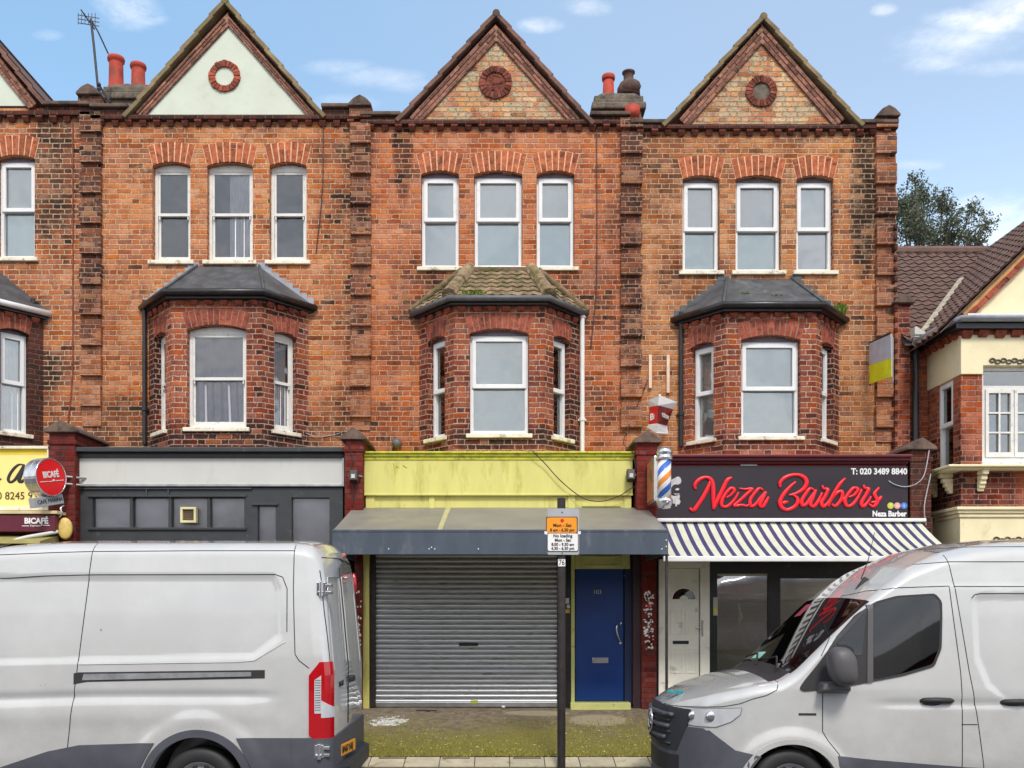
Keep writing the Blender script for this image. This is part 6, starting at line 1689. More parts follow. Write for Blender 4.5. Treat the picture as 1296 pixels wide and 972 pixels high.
class Van:
    def __init__(s, root, xf, xr, ztop, wplan, tum, crease, lean, arches, W_=1.0, zb=.28, topr=.16, crown=.06, rearx=None):
        s.root = root; s.yc = YN + W_; s.W = W_
        xs = []; x = xf
        while x < xr:
            xs.append(x); x += .012 if x < xf+.12 else (.026 if x < xr-.15 else .012)
        xs.append(xr)
        NS = 84; ring_n = None; verts = []; faces = []
        for x in xs:
            zt = ztop(x); w = wplan(x)*W_
            r = min(topr(x) if callable(topr) else topr, (zt-zb)*.45, w*.6)
            half = [(0, zb), (w*.5, zb), (w*.93, zb), (w*.985, zb+.02)]
            z1 = zt - crown*min(1, w/W_) - r
            for i in range(NS+1):
                z = zb + .06 + (z1-zb-.06)*i/NS
                half.append((w*tum(z, x) + crease(x, z)*min(1, w/W_*1.0), z))
            yl, zl = half[-1]
            for i in range(1, 11):
                a = math.pi/2*i/10
                half.append((yl - r*1.25*(1-math.cos(a)), zl + r*math.sin(a)))
            yl, zl = half[-1]
            for i in range(1, 9):
                t = i/8; half.append((yl*(1-t), zl + (zt-zl)*(1-(1-t)**2)))
            ring = [(-y, z) for y, z in half] + [(y, z) for y, z in reversed(half[1:-1])]
            ring_n = len(ring)
            for y, z in ring:
                xx = x
                if lean and x > xr-.9:
                    t = sst(x, xr-.9, xr)
                    xx = x - lean(z)*t
                    # bowed back doors
                    xx -= .05*t*(abs(y)/W_)**2.5
                verts.append((xx, s.yc + y, z))
        n = ring_n
        for i in range(len(xs)-1):
            for k in range(n):
                a = i*n+k; b = i*n+(k+1) % n
                faces.append((a, a+n, b+n, b))
        faces.append(tuple(range(n))); faces.append(tuple(reversed([(len(xs)-1)*n+k for k in range(n)])))
        me = bpy.data.meshes.new('body'); me.from_pydata(verts, [], faces)
        bm = bmesh.new(); bm.from_mesh(me); bmesh.ops.recalc_face_normals(bm, faces=bm.faces)
        # wheel arches: cut with cylinders
        bm.to_mesh(me); bm.free()
        ob = bpy.data.objects.new('body', me); C.objects.link(ob)
        for (ax, az, ar) in arches:
            for sd in (-1, 1):
                cm = bpy.data.meshes.new('cut'); cb = bmesh.new()
                Mt = Matrix.Translation((ax, s.yc + sd*(W_-.10), az)) @ Matrix.Rotation(R(90), 4, 'X')
                bmesh.ops.create_cone(cb, cap_ends=True, segments=64, radius1=ar, radius2=ar, depth=.66, matrix=Mt); cb.to_mesh(cm); cb.free()
                co = bpy.data.objects.new('cut', cm); C.objects.link(co)
                md = ob.modifiers.new('b', 'BOOLEAN'); md.operation = 'DIFFERENCE'; md.object = co; md.solver = 'EXACT'
        bpy.context.view_layer.update()
        dg = bpy.context.evaluated_depsgraph_get()
        me2 = bpy.data.meshes.new_from_object(ob.evaluated_get(dg))
        for o in [o for o in C.objects if o.name.startswith('cut')]: bpy.data.objects.remove(o)
        bpy.data.objects.remove(ob)
        s.bm = bmesh.new(); s.bm.from_mesh(me2)
        s.full = BVHTree.FromPolygons([tuple(v) for v in verts], faces)
        s.paint_cuts = []
        s.base = wloc(root)
    def ray(s, x, z, off=0.0):
        h = s.full.ray_cast(Vector((x, YN-3, z)), Vector((0,1,0)))
        if h[0] is None: return None
        n = h[1]; n = -n if n.y > 0 else n
        return h[0] + n*off
    def rayx(s, y, z, off=0.0, d=1):
        h = s.full.ray_cast(Vector((-40 if d > 0 else 40, y, z)), Vector((d,0,0)))
        if h[0] is None: return None
        n = h[1]; n = -n if n.x*d > 0 else n
        return h[0] + n*off
    def bm_obj(s, name, bm, mat, parent, smooth=True):
        me = bpy.data.meshes.new(name); bmesh.ops.translate(bm, verts=bm.verts, vec=-wloc(parent)) if parent is not None else None
        for f in bm.faces: f.smooth = smooth
        bm.to_mesh(me); bm.free(); me.materials.append(mat)
        try: me.set_sharp_from_angle(angle=R(38))
        except Exception: pass
        o = bpy.data.objects.new(name, me); C.objects.link(o); o.parent = parent
        return o
    def body(s, mat):
        return s.bm_obj('body', s.bm.copy(), mat, s.root)
    def piece(s, name, planes, off, mat, parent=None, thick=.0):
        """a panel cut out of the body skin and set proud of it by off"""
        bm = s.bm.copy()
        for co, no in planes:
            bmesh.ops.bisect_plane(bm, geom=bm.verts[:]+bm.edges[:]+bm.faces[:], plane_co=co, plane_no=no, clear_outer=True)
        bm.normal_update()
        ns = {v.index: v.normal.copy() for v in bm.verts}
        bm.verts.index_update()
        for v in bm.verts: v.co += v.normal*off
        bnd = [e for e in bm.edges if e.is_boundary]
        if bnd and off > 0:
            r = bmesh.ops.extrude_edge_only(bm, edges=bnd)
            nv = [v for v in r['geom'] if isinstance(v, bmesh.types.BMVert)]
            bm.normal_update()
            for v in nv:
                # drop the skirt back towards the body
                k = None
                for e in v.link_edges:
                    o = e.other_vert(v)
                    if (o.co - v.co).length < 1e-7: k = o
                if k is not None: v.co = k.co - k.normal*0 - (Vector((0,0,0)) if k is None else k.normal*(off+.002))
        return s.bm_obj(name, bm, mat, parent or s.root)
    def patch(s, name, poly, mat, off=.004, parent=None, caster=None, step=.05, th=.01, smooth=True):
        """panel following the body: poly in (x, z) [or (y, z) with caster]"""
        cast = caster or (lambda a, b, o: s.ray(a, b, o))
        pts = []
        m = len(poly)
        for i in range(m):
            a = Vector(poly[i]); b = Vector(poly[(i+1) % m]); k = max(1, int((b-a).length/step))
            for j in range(k): pts.append(a.lerp(b, j/k))
        nb = len(pts); edges = [(i, (i+1) % nb) for i in range(nb)]
        x0 = min(p.x for p in pts); x1 = max(p.x for p in pts); z0 = min(p.y for p in pts); z1 = max(p.y for p in pts)
        x = x0 + step/2
        while x < x1:
            z = z0 + step/2
            while z < z1:
                pts.append(Vector((x, z))); z += step
            x += step
        r = geometry.delaunay_2d_cdt([Vector((p.x, p.y)) for p in pts], edges, [list(range(nb))], 1, 1e-5)
        vs, es, fs = r[0], r[1], r[2]
        bm = bmesh.new(); top = []
        for v in vs:
            h = cast(v.x, v.y, off)
            top.append(bm.verts.new(h) if h is not None else None)
        used = set()
        for f in fs:
            if any(top[i] is None for i in f): continue
            try:
                bm.faces.new([top[i] for i in f])
            except ValueError: pass
        bmesh.ops.recalc_face_normals(bm, faces=bm.faces)
        lo = [v for v in bm.verts if not v.link_faces]
        bmesh.ops.delete(bm, geom=lo, context='VERTS')
        # make sure normals point outwards, then give it thickness
        cen = Vector((sum(p.x for p in pts)/len(pts), s.yc, 1.2))
        tot = sum((f.normal.dot(f.calc_center_median()-Vector((f.calc_center_median().x if not caster else (s.xmid), s.yc, 1.2))) for f in bm.faces))
        if tot < 0: bmesh.ops.reverse_faces(bm, faces=bm.faces)
        bm.normal_update()
        bnd = [e for e in bm.edges if e.is_boundary]
        rr = bmesh.ops.extrude_edge_only(bm, edges=bnd)
        for v in [v for v in rr['geom'] if isinstance(v, bmesh.types.BMVert)]:
            for e in v.link_edges:
                o = e.other_vert(v)
                if (o.co-v.co).length < 1e-7:
                    v.co = o.co - o.normal*th*0; 
                    nn = Vector((0,1,0)) if not caster else Vector((s.cd,0,0)); v.co = o.co + nn*(th+off); break
        return s.bm_obj(name, bm, mat, parent or s.root, smooth)
    def seam(s, name, pts, r=.0035, mat=None, parent=None, caster=None, off=0.0, closed=False, step=.03):
        cast = caster or (lambda a, b, o: s.ray(a, b, o))
        out = []
        P = [Vector(p) for p in pts]
        if closed: P.append(P[0])
        for a, b in zip(P, P[1:]):
            k = max(1, int((b-a).length/step))
            for j in range(k):
                q = a.lerp(b, j/k); h = cast(q.x, q.y, off)
                if h is not None: out.append(h)
        h = cast(P[-1].x, P[-1].y, off)
        if h is not None: out.append(h)
        mb = MB(); mb.tube(out, r, 6); return mb
def add_mb(a, b): a.add(b.v, b.f)
def rounded(pts, r=.04, n=4):
    out = []; m = len(pts)
    for i in range(m):
        p0 = Vector(pts[i-1]); p = Vector(pts[i]); p1 = Vector(pts[(i+1) % m])
        a = (p0-p); b = (p1-p); ra = min(r, a.length*.4); rb = min(r, b.length*.4)
        A = p + a.normalized()*ra; B = p + b.normalized()*rb
        for k in range(n+1):
            t = k/n; out.append(((1-t)**2*A + 2*t*(1-t)*p + t*t*B))
    return [tuple(q) for q in out]

def wheel(root, x, z, y, r, side, label=None):
    w = MB(); Mt = Matrix.Translation((x, y, z)) @ Matrix.Rotation(R(90)*side, 4, 'X')
    # tyre
    w.lathe([(r*.62,-.10),(r*.66,-.112),(r*.86,-.112),(r*.965,-.095),(r,-.07),(r,.07),(r*.965,.095),(r*.86,.112),(r*.66,.112),(r*.62,.10)], 48, Mt, cap=False)
    hub = thing('wheel', '', '', (x, y, z)); del hub['label']; del hub['category']
    hub.parent = root; hub.location = Vector((x, y, z)) - wloc(root)
    obj('tyre', w, M['rubber'], hub, smooth=True)
    h = MB(); h.lathe([(r*.63,.095),(r*.61,.10),(r*.57,.075),(r*.50,.055),(r*.36,.075),(r*.24,.095),(r*.20,.10),(.01,.10)], 40, Mt, cap=False)
    for k in range(10):
        a = 2*math.pi*k/10; h.ico((r*.47*math.cos(a), r*.47*math.sin(a), .058), .028, Mt, seg=8, sc=(1,1,.25), mi=1)
    for k in range(5):
        a = 2*math.pi*k/5; h.ico((r*.16*math.cos(a), r*.16*math.sin(a), .10), .014, Mt, seg=6, mi=1)
    h.lathe([(r*.62,-.09),(.01,-.09)], 40, Mt)
    obj('rim', h, [M['metal'], M['rubber']], hub, smooth=True)

# ---- left van (tail towards the right)
LV = thing('parked_van', 'silver-white panel van with its red tail lamp and orange number plate in view', 'van', (-4.4, YN+1.0, 0), 'vans parked at the kerb')
xf, xr = -7.38, -1.43
zt_tab = [(xf,.86),(xf+.04,.96),(xf+.12,1.04),(xf+.75,1.22),(xf+1.0,1.30),(xf+1.55,1.85),(xf+1.95,2.22),(xf+2.35,2.44),(xf+2.9,2.57),(xf+3.4,2.60),(xr-.30,2.60),(xr-.12,2.585),(xr-.04,2.55),(xr,2.47)]
w_tab = [(xf,.35),(xf+.03,.55),(xf+.10,.72),(xf+.25,.86),(xf+.5,.95),(xf+.9,.99),(xf+1.3,1.0),(xr-.30,1.0),(xr-.13,.995),(xr-.06,.98),(xr-.02,.95),(xr,.91)]
PANEL = [V(-60,728), V(352,727), V(361,745), V(361,808), V(322,834), V(-60,842)]
def inside_depth(poly, x, z):
    best = 1e9; ins = True; m = len(poly)
    area = sum(poly[i][0]*poly[(i+1)%m][1]-poly[(i+1)%m][0]*poly[i][1] for i in range(m))
    for i in range(m):
        a = poly[i]; b = poly[(i+1) % m]; dx, dz = b[0]-a[0], b[1]-a[1]; L = math.hypot(dx, dz)
        d = ((x-a[0])*dz - (z-a[1])*dx)/L * (-1 if area > 0 else 1)
        best = min(best, d)
    return best
def crease_l(x, z):
    d = 0
    if x < -1.5:
        d -= .014*sst(inside_depth(PANEL, x, z), 0, .035)
    zc = 1.155 - .05*sst(x, -3.2, -5.5)
    fade = 1 - sst(x, -2.3, -1.75)
    d -= .020*math.exp(-((z-zc)/.040)**2)*fade
    # bulged flank under the crease, tuck towards the sill
    d += .012*math.exp(-((z-.98)/.09)**2)*fade
    d -= .03*sst(.62-z, 0, .3)
    # flare round the rear wheel
    q = math.hypot(x+2.676, z-.36)
    d += .022*(1-sst(q, .56, .68)) * (1 if z > .3 else .5)
    # step at the roof gutter
    d -= .018*sst(z, 2.40, 2.43)
    return d
def tum_l(z, x): return 1 - .010*max(0, z-1.2)/.3 - .07*max(0, z-1.5)/1.0*1.0
lean_l = lambda z: .02 + .10*max(0, z-1.35) + .06*max(0, z-2.2)
arches = [(-2.676,.36,.43), (-6.33,.36,.43)]
lv = Van(LV, xf, xr, lambda x: smooth_tab(zt_tab, x), lambda x: lerp_tab(w_tab, x), tum_l, crease_l, lean_l, arches, topr=.15, zb=.30)
lv.xmid = -4; lv.cd = 1
lv.body(M['van'])
S = Vector
yc = lv.yc
# bumper & cladding
lv.piece('rear_bumper', [((-1.83,0,0),(-1,0,0)), ((0,0,.775),(0,0,1))], .022, M['clad'])
b = MB(); b.hexa([(-1.50,yc-.86,.33),(-1.37,yc-.62,.33),(-1.37,yc+.62,.33),(-1.50,yc+.86,.33),(-1.50,yc-.90,.50),(-1.375,yc-.66,.50),(-1.375,yc+.66,.50),(-1.50,yc+.90,.50)])
obj('bumper_step', b, M['clad_dark'], LV, bevel=.03)
cl = [V(300,934), V(392,934), V(392,1060), V(330,1060), V(320,975)]
lv.patch('side_cladding', cl, M['clad'], off=.012)
cl = [V(-40,985), V(0,971), V(60,951), V(100,943), V(196,940), V(176,975), V(168,1060), V(-40,1060)]
lv.patch('side_cladding', cl, M['clad'], off=.012)
cl = [V(-720,960), V(-40,985), V(-40,1060), V(-690,1060)]
# arch lip
def arch_lip(v, ax, az, r0, r1, mat, name, off=.014, a0=-8, a1=188):
    pts = []
    n = 34
    for i in range(n+1):
        a = R(a0 + (a1-a0)*i/n); pts.append((ax+r1*math.cos(a), az+r1*math.sin(a)))
    for i in range(n+1):
        a = R(a1 - (a1-a0)*i/n); pts.append((ax+r0*math.cos(a), az+r0*math.sin(a)))
    ycst = lambda x, z, o: (v.ray(x, z, o) or Vector((x, YN-.0, z)))
    return v.patch(name, pts, mat, off=off, step=.04, th=.05)
arch_lip(lv, -2.676, .36, .432, .50, M['clad'], 'wheel_arch_trim', off=.026)
arch_lip(lv, -6.33, .36, .432, .50, M['clad'], 'wheel_arch_trim', off=.02)
for ax in (-2.676, -6.33):
    b = MB()
    for sd in (-1, 1):
        Mt = Matrix.Translation((ax, yc+sd*.72, .36)) @ Matrix.Rotation(R(90), 4, 'X')
        b.lathe([(.428,-.24),(.428,.24)], 48, Mt, cap=False); b.lathe([(.43,-.01),(.01,-.01)], 48, Matrix.Translation((ax, yc+sd*.48, .36)) @ Matrix.Rotation(R(90), 4, 'X'))
    obj('arch_liner', b, M['rubber'], LV)
    wheel(LV, ax, .345, YN+.15, .345, 1); wheel(LV, ax, .345, YN+1.85, .345, -1)
# seams
sm = MB()
for pts in ([V(111,686), V(110,700), V(106,742), V(101,800), V(97,850), V(92,890), V(86,940), V(82,985)],
            [V(369,688), V(369,745), V(371,790), V(373,828), V(378,836), V(391,846)],
            [V(-60,730), V(0,731.5), V(50,728.5), V(110,727), V(345,726.5), V(355,730), V(361,745), V(362,800)],
            [V(-50,703), V(0,701), V(60,698.5), V(110,697), V(250,696), V(369,696)]):
    add_mb(sm, lv.seam('', pts, .0042))
obj('panel_seams', sm, M['rubber'], LV)
hl = MB(); add_mb(hl, lv.seam('', [V(361,812), V(322,836), V(300,838), V(100,841)], .005, off=.001))
obj('pressed_ridge', hl, M['van'], LV, smooth=True)
# door rail
rl = [V(93,852), V(100,851), V(335,848), V(335,858.5), V(110,863), V(93,866)]
rs_ = lv.patch('door_rail', rl, M['rubber'], off=.003, step=.03)
lv.patch('rail_strip', [V(106,853), V(318,850.5), V(318,856), V(104,861)], M['metal'], off=.010, parent=rs_, step=.03)
# scuffs
b = MB()
for (a, c_, r_) in ((125,797,.012),(51,867,.006),(57,866,.006)):
    h = lv.ray(*V(a,c_), .0); b.ico((h.x, h.y, h.z), r_, seg=10, sc=(.7,.3,1.5))
obj('scuff', b, plain('van_scuff', (.34,.34,.34), .6), LV, smooth=True)
# tail lamp
TL = [V(391,850), V(395,842), V(408,838), V(422,844), V(426,856)]
def tail(planes, name, off, mat, parent=None): return lv.piece(name, planes, off, mat, parent)
z0, z1 = V(0,937)[1], V(0,838)[1]; xl = V(391,0)[0]
base_pl = [((xl,0,0),(-1,0,0)), ((0,yc-.84,0),(0,1,0)), ((0,0,z0),(0,0,-1)), ((0,0,z1),(0,0,1)), ((xl,0,z1-.12),(-.8,0,.6)), ((xl,0,z0+.05),(-.7,0,-.7))]
tlm = tail(base_pl, 'tail_lamp', .018, M['redlens'])
tail([((xl+.050,0,0),(-1,0,0)), ((xl+.105,0,0),(1,0,0)), ((0,yc-.84,0),(0,1,0)), ((0,0,z0+.24),(0,0,-1)), ((0,0,z1-.10),(0,0,1)), ((xl+.05,0,z1-.16),(-.6,0,.8))], 'clear_lens', .021, M['clearlens'], tlm)
tail([((xl+.105,0,0),(-1,0,0)), ((xl+.20,0,0),(1,0,0)), ((0,yc-.84,0),(0,1,0)), ((0,0,z0+.20),(0,0,-1)), ((0,0,z1-.33),(0,0,1)), ((xl+.105,0,z1-.34),(.6,0,.8))], 'clear_lens', .021, M['clearlens'], tlm)
b = MB()
for k in range(13):
    zz_ = z0+.27+k*.022
    h0 = lv.ray(xl+.055, zz_, .022); h1 = lv.ray(xl+.100, zz_, .022)
    b.tube([h0, h1], .0028, 5)
obj('lens_bars', b, M['darkmetal'], tlm)
# right-hand tail lamp
lv.piece('tail_lamp', [((xl,0,0),(-1,0,0)), ((0,yc+.955,0),(0,-1,0)), ((0,0,z0),(0,0,-1)), ((0,0,z1),(0,0,1)), ((xl,0,z1-.12),(-.8,0,.6))], .018, M['redlens'])
# high brake/marker lamps
h = lv.rayx(yc+.80, 2.30, .012, -1)
b = MB(); 
for (yy_, zz_) in ((yc+.885, 2.20),):
    h = lv.rayx(yc+.80, zz_, .0, -1); b.ico((h.x-.01, yc+.90, zz_), .10, seg=12, sc=(.35,.35,1.2))
obj('marker_lamp', b, M['redlens'], LV, smooth=True)
h = lv.rayx(yc+.35, 2.44, .0, -1); b = MB(); b.ico((h.x-.01, yc+.35, 2.475), .09, seg=12, sc=(.25,1.2,.35)); obj('high_lamp', b, plain('orange_lens', srgb(220,110,60), .2, coat=1), LV, smooth=True)
# hinges
def hinge(zc):
    b = MB(); h = lv.ray(V(403,0)[0], zc, 0)
    b.box(h.x-.035, h.x+.05, h.y-.028, h.y+.05, zc-.06, zc+.06); b.tube([(h.x+.01,h.y-.035,zc-.07),(h.x+.01,h.y-.035,zc+.07)], .018, 10)
    b.box(h.x-.01, h.x+.10, h.y-.02, h.y+.05, zc+.012, zc+.045); b.box(h.x-.01, h.x+.10, h.y-.02, h.y+.05, zc-.05, zc-.02)
    b.tube([(h.x-.02,h.y-.04,zc-.03),(h.x+.03,h.y-.04,zc-.03)], .012, 8)
    obj('door_hinge', b, M['chrome'], LV, bevel=.005)
hinge(V(0,745)[1]); hinge(V(0,951)[1])
# rear seams on the doors (cast along x)
def cr(a, b_, o): return lv.rayx(a, b_, o, -1)
sm = MB()
for pts in ([(yc-.93,.80),(yc-.93,1.2),(yc-.90,1.9),(yc-.87,2.28)], [(yc-.01,.80),(yc-.01,1.5),(yc,2.1),(yc,2.34)], [(yc+.93,.80),(yc+.90,1.9),(yc+.87,2.28)],
            [(yc-.80,2.40),(yc,2.43),(yc+.8,2.40)], [(yc-.06,.80),(yc-.06,1.0),(yc-.02,1.25),(yc-.02,1.3)]):
    add_mb(sm, lv.seam('', pts, .005, caster=cr))
obj('door_seams', sm, M['rubber'], LV)
sm = MB()
for sg_ in (-1, 1):
    add_mb(sm, lv.seam('', [(yc+sg_*.80,1.35),(yc+sg_*.77,2.10),(yc+sg_*.70,2.22),(yc+sg_*.08,2.25),(yc+sg_*.07,1.4)], 0.006, caster=cr, off=-.002))
obj('pressed_ridge', sm, M['van'], LV, smooth=True)
h = lv.rayx(yc+.10, 1.23, .0, -1); b = MB(); b.box(h.x-.02, h.x+.045, yc+.02, yc+.16, 1.20, 1.26); obj('door_handle', b, M['rubber'], LV, bevel=.012)
h = lv.rayx(yc-.42, 1.23, .0, -1)
text('model_letters', 'TRANSIT' if False else 'TRANSIT', h.x+.004, yc-.45, 1.22, .07, M['darkmetal'], LV, rotz=R(90), ext=.003, bold=.001, sx=.9)
# plate
h = lv.rayx(yc-.42, .66, .0, -1); yp_ = yc-.45
Mp = Matrix.Translation((h.x+.05, yp_+.08, .60)) @ Matrix.Rotation(R(82), 4, 'Z')
b = MB(); b.box(-.26,.26,0,.012,-.055,.055,Mp); pl_ = obj('number_plate', b, M['number_yellow'], LV, bevel=.004)
text('plate_letters', 'BN67 NEJ', 0,0,0, .085, M['blackink'], pl_, M=Mp @ Matrix.Translation((0,-.003,0)) @ Matrix.Rotation(R(90),4,'X'), ext=.001, bold=.002, sx=.98)
# cab
gl = [V(-330,760), V(-480,860), V(-470,868), V(-210,868), V(-205,760), V(-215,742), V(-300,742)]
lv.patch('door_window', rounded(gl, .06), M['vanglass'], off=.004)
wsx0, wsx1 = xf+1.02, xf+1.92
lv.piece('windscreen', [((wsx0,0,1.32),(-.7,0,-.7)), ((wsx1,0,2.2),(.72,0,.72)), ((0,yc-.84,0),(0,-1,0)), ((0,yc+.84,0),(0,1,0)), ((wsx0,0,1.31),(0,0,-1))], .004, M['vanglass'])
lv.piece('front_bumper', [((xf+.55,0,0),(1,0,0)), ((0,0,.62),(0,0,1))], .015, M['clad_dark'])
lv.piece('grille', [((xf+.25,0,0),(1,0,0)), ((0,0,.95),(0,0,1)), ((0,0,.66),(0,0,-1)), ((0,yc-.48,0),(0,-1,0)), ((0,yc+.48,0),(0,1,0))], .012, M['rubber'])
for sd in (-1, 1):
    lv.piece('headlamp', [((xf+.55,0,0),(1,0,0)), ((0,0,1.0),(0,0,1)), ((0,0,.78),(0,0,-1)), ((0,yc+sd*.52,0),(0,-sd,0))], .010, M['clearlens'])
b = MB(); b.box(xf+1.25, xf+1.42, YN-.22, YN-.03, 1.38, 1.72); obj('door_mirror', b, M['mirror_grey'], LV, bevel=.05)
sm = MB()
for pts in ([V(-160,720), V(-165,800), V(-175,980)], [V(-200,742), V(-190,980)], [V(-500,880), V(-505,950)]):
    add_mb(sm, lv.seam('', pts, .004))
obj('panel_seams', sm, M['rubber'], LV)
h = lv.ray(*V(-230,885), 0); b = MB(); b.box(h.x-.1,h.x+.1,h.y-.03,h.y+.02,h.z-.02,h.z+.02); obj('door_handle', b, M['rubber'], LV, bevel=.015)

# ---- right van (nose towards the left)
RV = thing('parked_van', 'white high-roof van with its dark cab window, grey mirror and grille in view', 'van', (4.6, YN+1.0, 0), 'vans parked at the kerb')
xf, xr = 1.58, 7.45
zt_r = [(xf,.93),(xf+.02,.99),(xf+.07,1.045),(xf+.2,1.11),(xf+.4,1.19),(xf+.75,1.285),(xf+.97,1.325),(2.70,1.42),(3.0,1.72),(3.32,2.035),(3.5,2.18),(3.75,2.36),(4.05,2.50),(4.35,2.57),(4.7,2.605),(5.2,2.615),(xr-.2,2.61),(xr,2.50)]
w_r = [(xf,.20),(xf+.02,.32),(xf+.06,.44),(xf+.13,.55),(xf+.22,.66),(xf+.32,.77),(xf+.46,.86),(xf+.65,.925),(xf+.95,.965),(xf+1.4,.985),(xf+2.2,1.0),(xr-.1,1.0),(xr,.94)]
PAN2 = [V(1237,760), V(1243,752), V(1700,752), V(1700,895), V(1300,895), V(1272,888), V(1250,870), V(1237,835)]
def crease_r(x, z):
    d = 0
    fade = sst(x, 2.3, 2.9)
    zc = 1.085
    d -= .014*math.exp(-((z-zc)/.035)**2)*fade*(sst(x, 3.2, 3.6))
    d -= .030*sst(.60-z, 0, .3)*fade
    q = math.hypot(x-2.627, z-.30)
    d += .030*(1-sst(q, .47, .60))
    if x > 4.1: d -= .012*sst(inside_depth(PAN2, x, z), 0, .035)
    d -= .014*sst(z, 2.12, 2.17)*sst(x, 3.4, 4.2)
    return d
def tum_r(z, x):
    base = 1.27 if x < 2.6 else 1.20
    k = .165 if x < 3.2 else .165 - .04*sst(x, 3.2, 4.2)
    return 1 - k*max(0, z-base)/1.2*(1.0) - .03*max(0, z-2.2)/.4
rv = Van(RV, xf, xr, lambda x: smooth_tab(zt_r, x), lambda x: lerp_tab(w_r, x), tum_r, crease_r, None, [(2.627,.30,.425), (6.55,.36,.43)], topr=lambda x: .09 + .10*sst(x, 3.3, 4.3), crown=.05, zb=.26)
rv.xmid = 4.5; rv.cd = 1
yc = rv.yc
rv.body(M['van'])
# windscreen
rv.piece('windscreen', [((2.64,0,1.36),(-.68,0,-.73)), ((3.315,0,2.05),(.73,0,.68)), ((2.9,yc-.845,1.6),(-.12,-1,.10)), ((2.9,yc+.845,1.6),(-.12,1,.10)), ((2.5,0,1.345),(0,0,-1)), ((3.42,0,0),(1,0,0))], .003, M['vanglass'])
sm = MB()
# cowl with black louvres
rv.piece('scuttle_panel', [((2.47,0,0),(-1,0,0)), ((2.66,0,0),(1,0,0)), ((0,yc-.80,0),(0,-1,0)), ((0,yc+.80,0),(0,1,0)), ((0,0,1.20),(0,0,-1))], .004, M['rubber'])
b = MB(); 
for (ya_, yb_3) in ((yc-.62, yc+.05), (yc+.08, yc+.68)):
    b.tube([(2.60, ya_, 1.37), (2.70, (ya_+yb_3)/2, 1.47), (2.66, yb_3, 1.42)], .010, 6)
obj('wiper', b, M['rubber'], RV)
# front bumper, grille, lamps
ctop = V(0,925)[1]
rv.piece('front_bumper', [((V(935,0)[0],0,ctop-.215),(.62,0,.78)), ((0,0,ctop-.01),(0,0,1)), ((2.19,0,0),(1,0,0))], .014, M['clad'])
rv.patch('side_cladding', [V(905,928), V(935,952), V(965,958), V(952,975), V(945,1020), V(860,1020), V(870,940)], M['clad'], off=.016)
rv.patch('side_cladding', [V(1060,957), V(1110,962), V(1225,971), V(1420,980), V(1420,1050), V(1075,1050)], M['clad'], off=.012)
arch_lip(rv, 2.627, .30, .425, .47, M['van'], 'wheel_arch_trim', off=.016)
gx = 1.62
grl = rv.piece('grille', [((1.80,0,0),(1,0,0)), ((0,0,1.0),(0,0,1)), ((0,0,.60),(0,0,-1)), ((0,yc-.60,.78),(0,-.93,-.36)), ((0,yc+.60,.78),(0,.93,-.36)), ((0,yc,.99),(-.25,0,1))], .020, M['clad_dark'])
def crx(a, b_, o): return rv.rayx(a, b_, o, 1)
b = MB()
for k, zz_ in enumerate((.93, .82, .71)):
    ww = .50 - .05*k; pts = [crx(yc-ww + 2*ww*i/20, zz_, .030) for i in range(21)]
    pts = [p for p in pts if p is not None]; b.tube(pts, .022, 8)
obj('grille_bar', b, M['clad'], grl, smooth=True)
b = MB()
for zz_ in (.875, .765, .655):
    pts = [crx(yc-.46 + .92*i/20, zz_, .022) for i in range(21)]; pts = [p for p in pts if p is not None]; b.tube(pts, .016, 6)
obj('grille_gap', b, M['rubber'], grl, smooth=True)
c = crx(yc, .83, .055); Me = Matrix.Translation(c) @ Matrix.Rotation(R(-90), 4, 'Y')
b = MB(); b.tube([Me @ Vector((.11*math.cos(a), .11*math.sin(a), 0)) for a in [2*math.pi*k/32 for k in range(32)]], .011, 8, closed=True)
for k in range(3):
    a = R(0 + 120*k); b.tube([Me @ Vector((0,0,0)), Me @ Vector((.10*math.cos(a), .10*math.sin(a), 0))], [.020,.006], 8)
obj('front_emblem', b, M['chrome'], grl, smooth=True)
lo = rv.piece('lower_intake', [((1.80,0,0),(1,0,0)), ((0,0,.56),(0,0,1)), ((0,0,.40),(0,0,-1)), ((0,yc-.55,0),(0,-1,0)), ((0,yc+.55,0),(0,1,0))], .018, M['rubber'])
hp = [V(864,921), V(868,906), V(876,902), V(920,899), V(942,897.5), V(940,906), V(930,915), V(912,923), V(890,924)]
def lamp_cast(x, z, o): return rv.ray(x, z, o)
hb = rv.patch('headlamp', hp, M['clearlens'], off=.010, step=.02)
b = MB()
for (a, c_, r_) in ((887,911,.046), (907,910,.056)):
    h = rv.ray(*V(a,c_), .002); 
    if h: b.ico((h.x, h.y, h.z), r_, seg=14, sc=(1,.5,.95))
obj('lamp_bowl', b, M['chrome'], hb, smooth=True)
hp2 = hp
sm = rv.seam('', hp, .004, closed=True, off=.006, step=.02); obj('lamp_edge', sm, M['rubber'], hb)
hm = rv.piece('headlamp', [((2.2,0,0),(1,0,0)), ((0,0,1.03),(0,0,1)), ((0,0,.86),(0,0,-1)), ((0,yc+.62,0),(0,-1,0))], .008, M['clearlens'])
# bonnet shut line
sm = MB()
for pts in ([V(838,893), V(855,902.5), V(920,896.5), V(940,892), V(954,886), V(972,881), V(985,874), V(990,862), V(998,857)],):
    add_mb(sm, rv.seam('', pts, .004, step=.02))
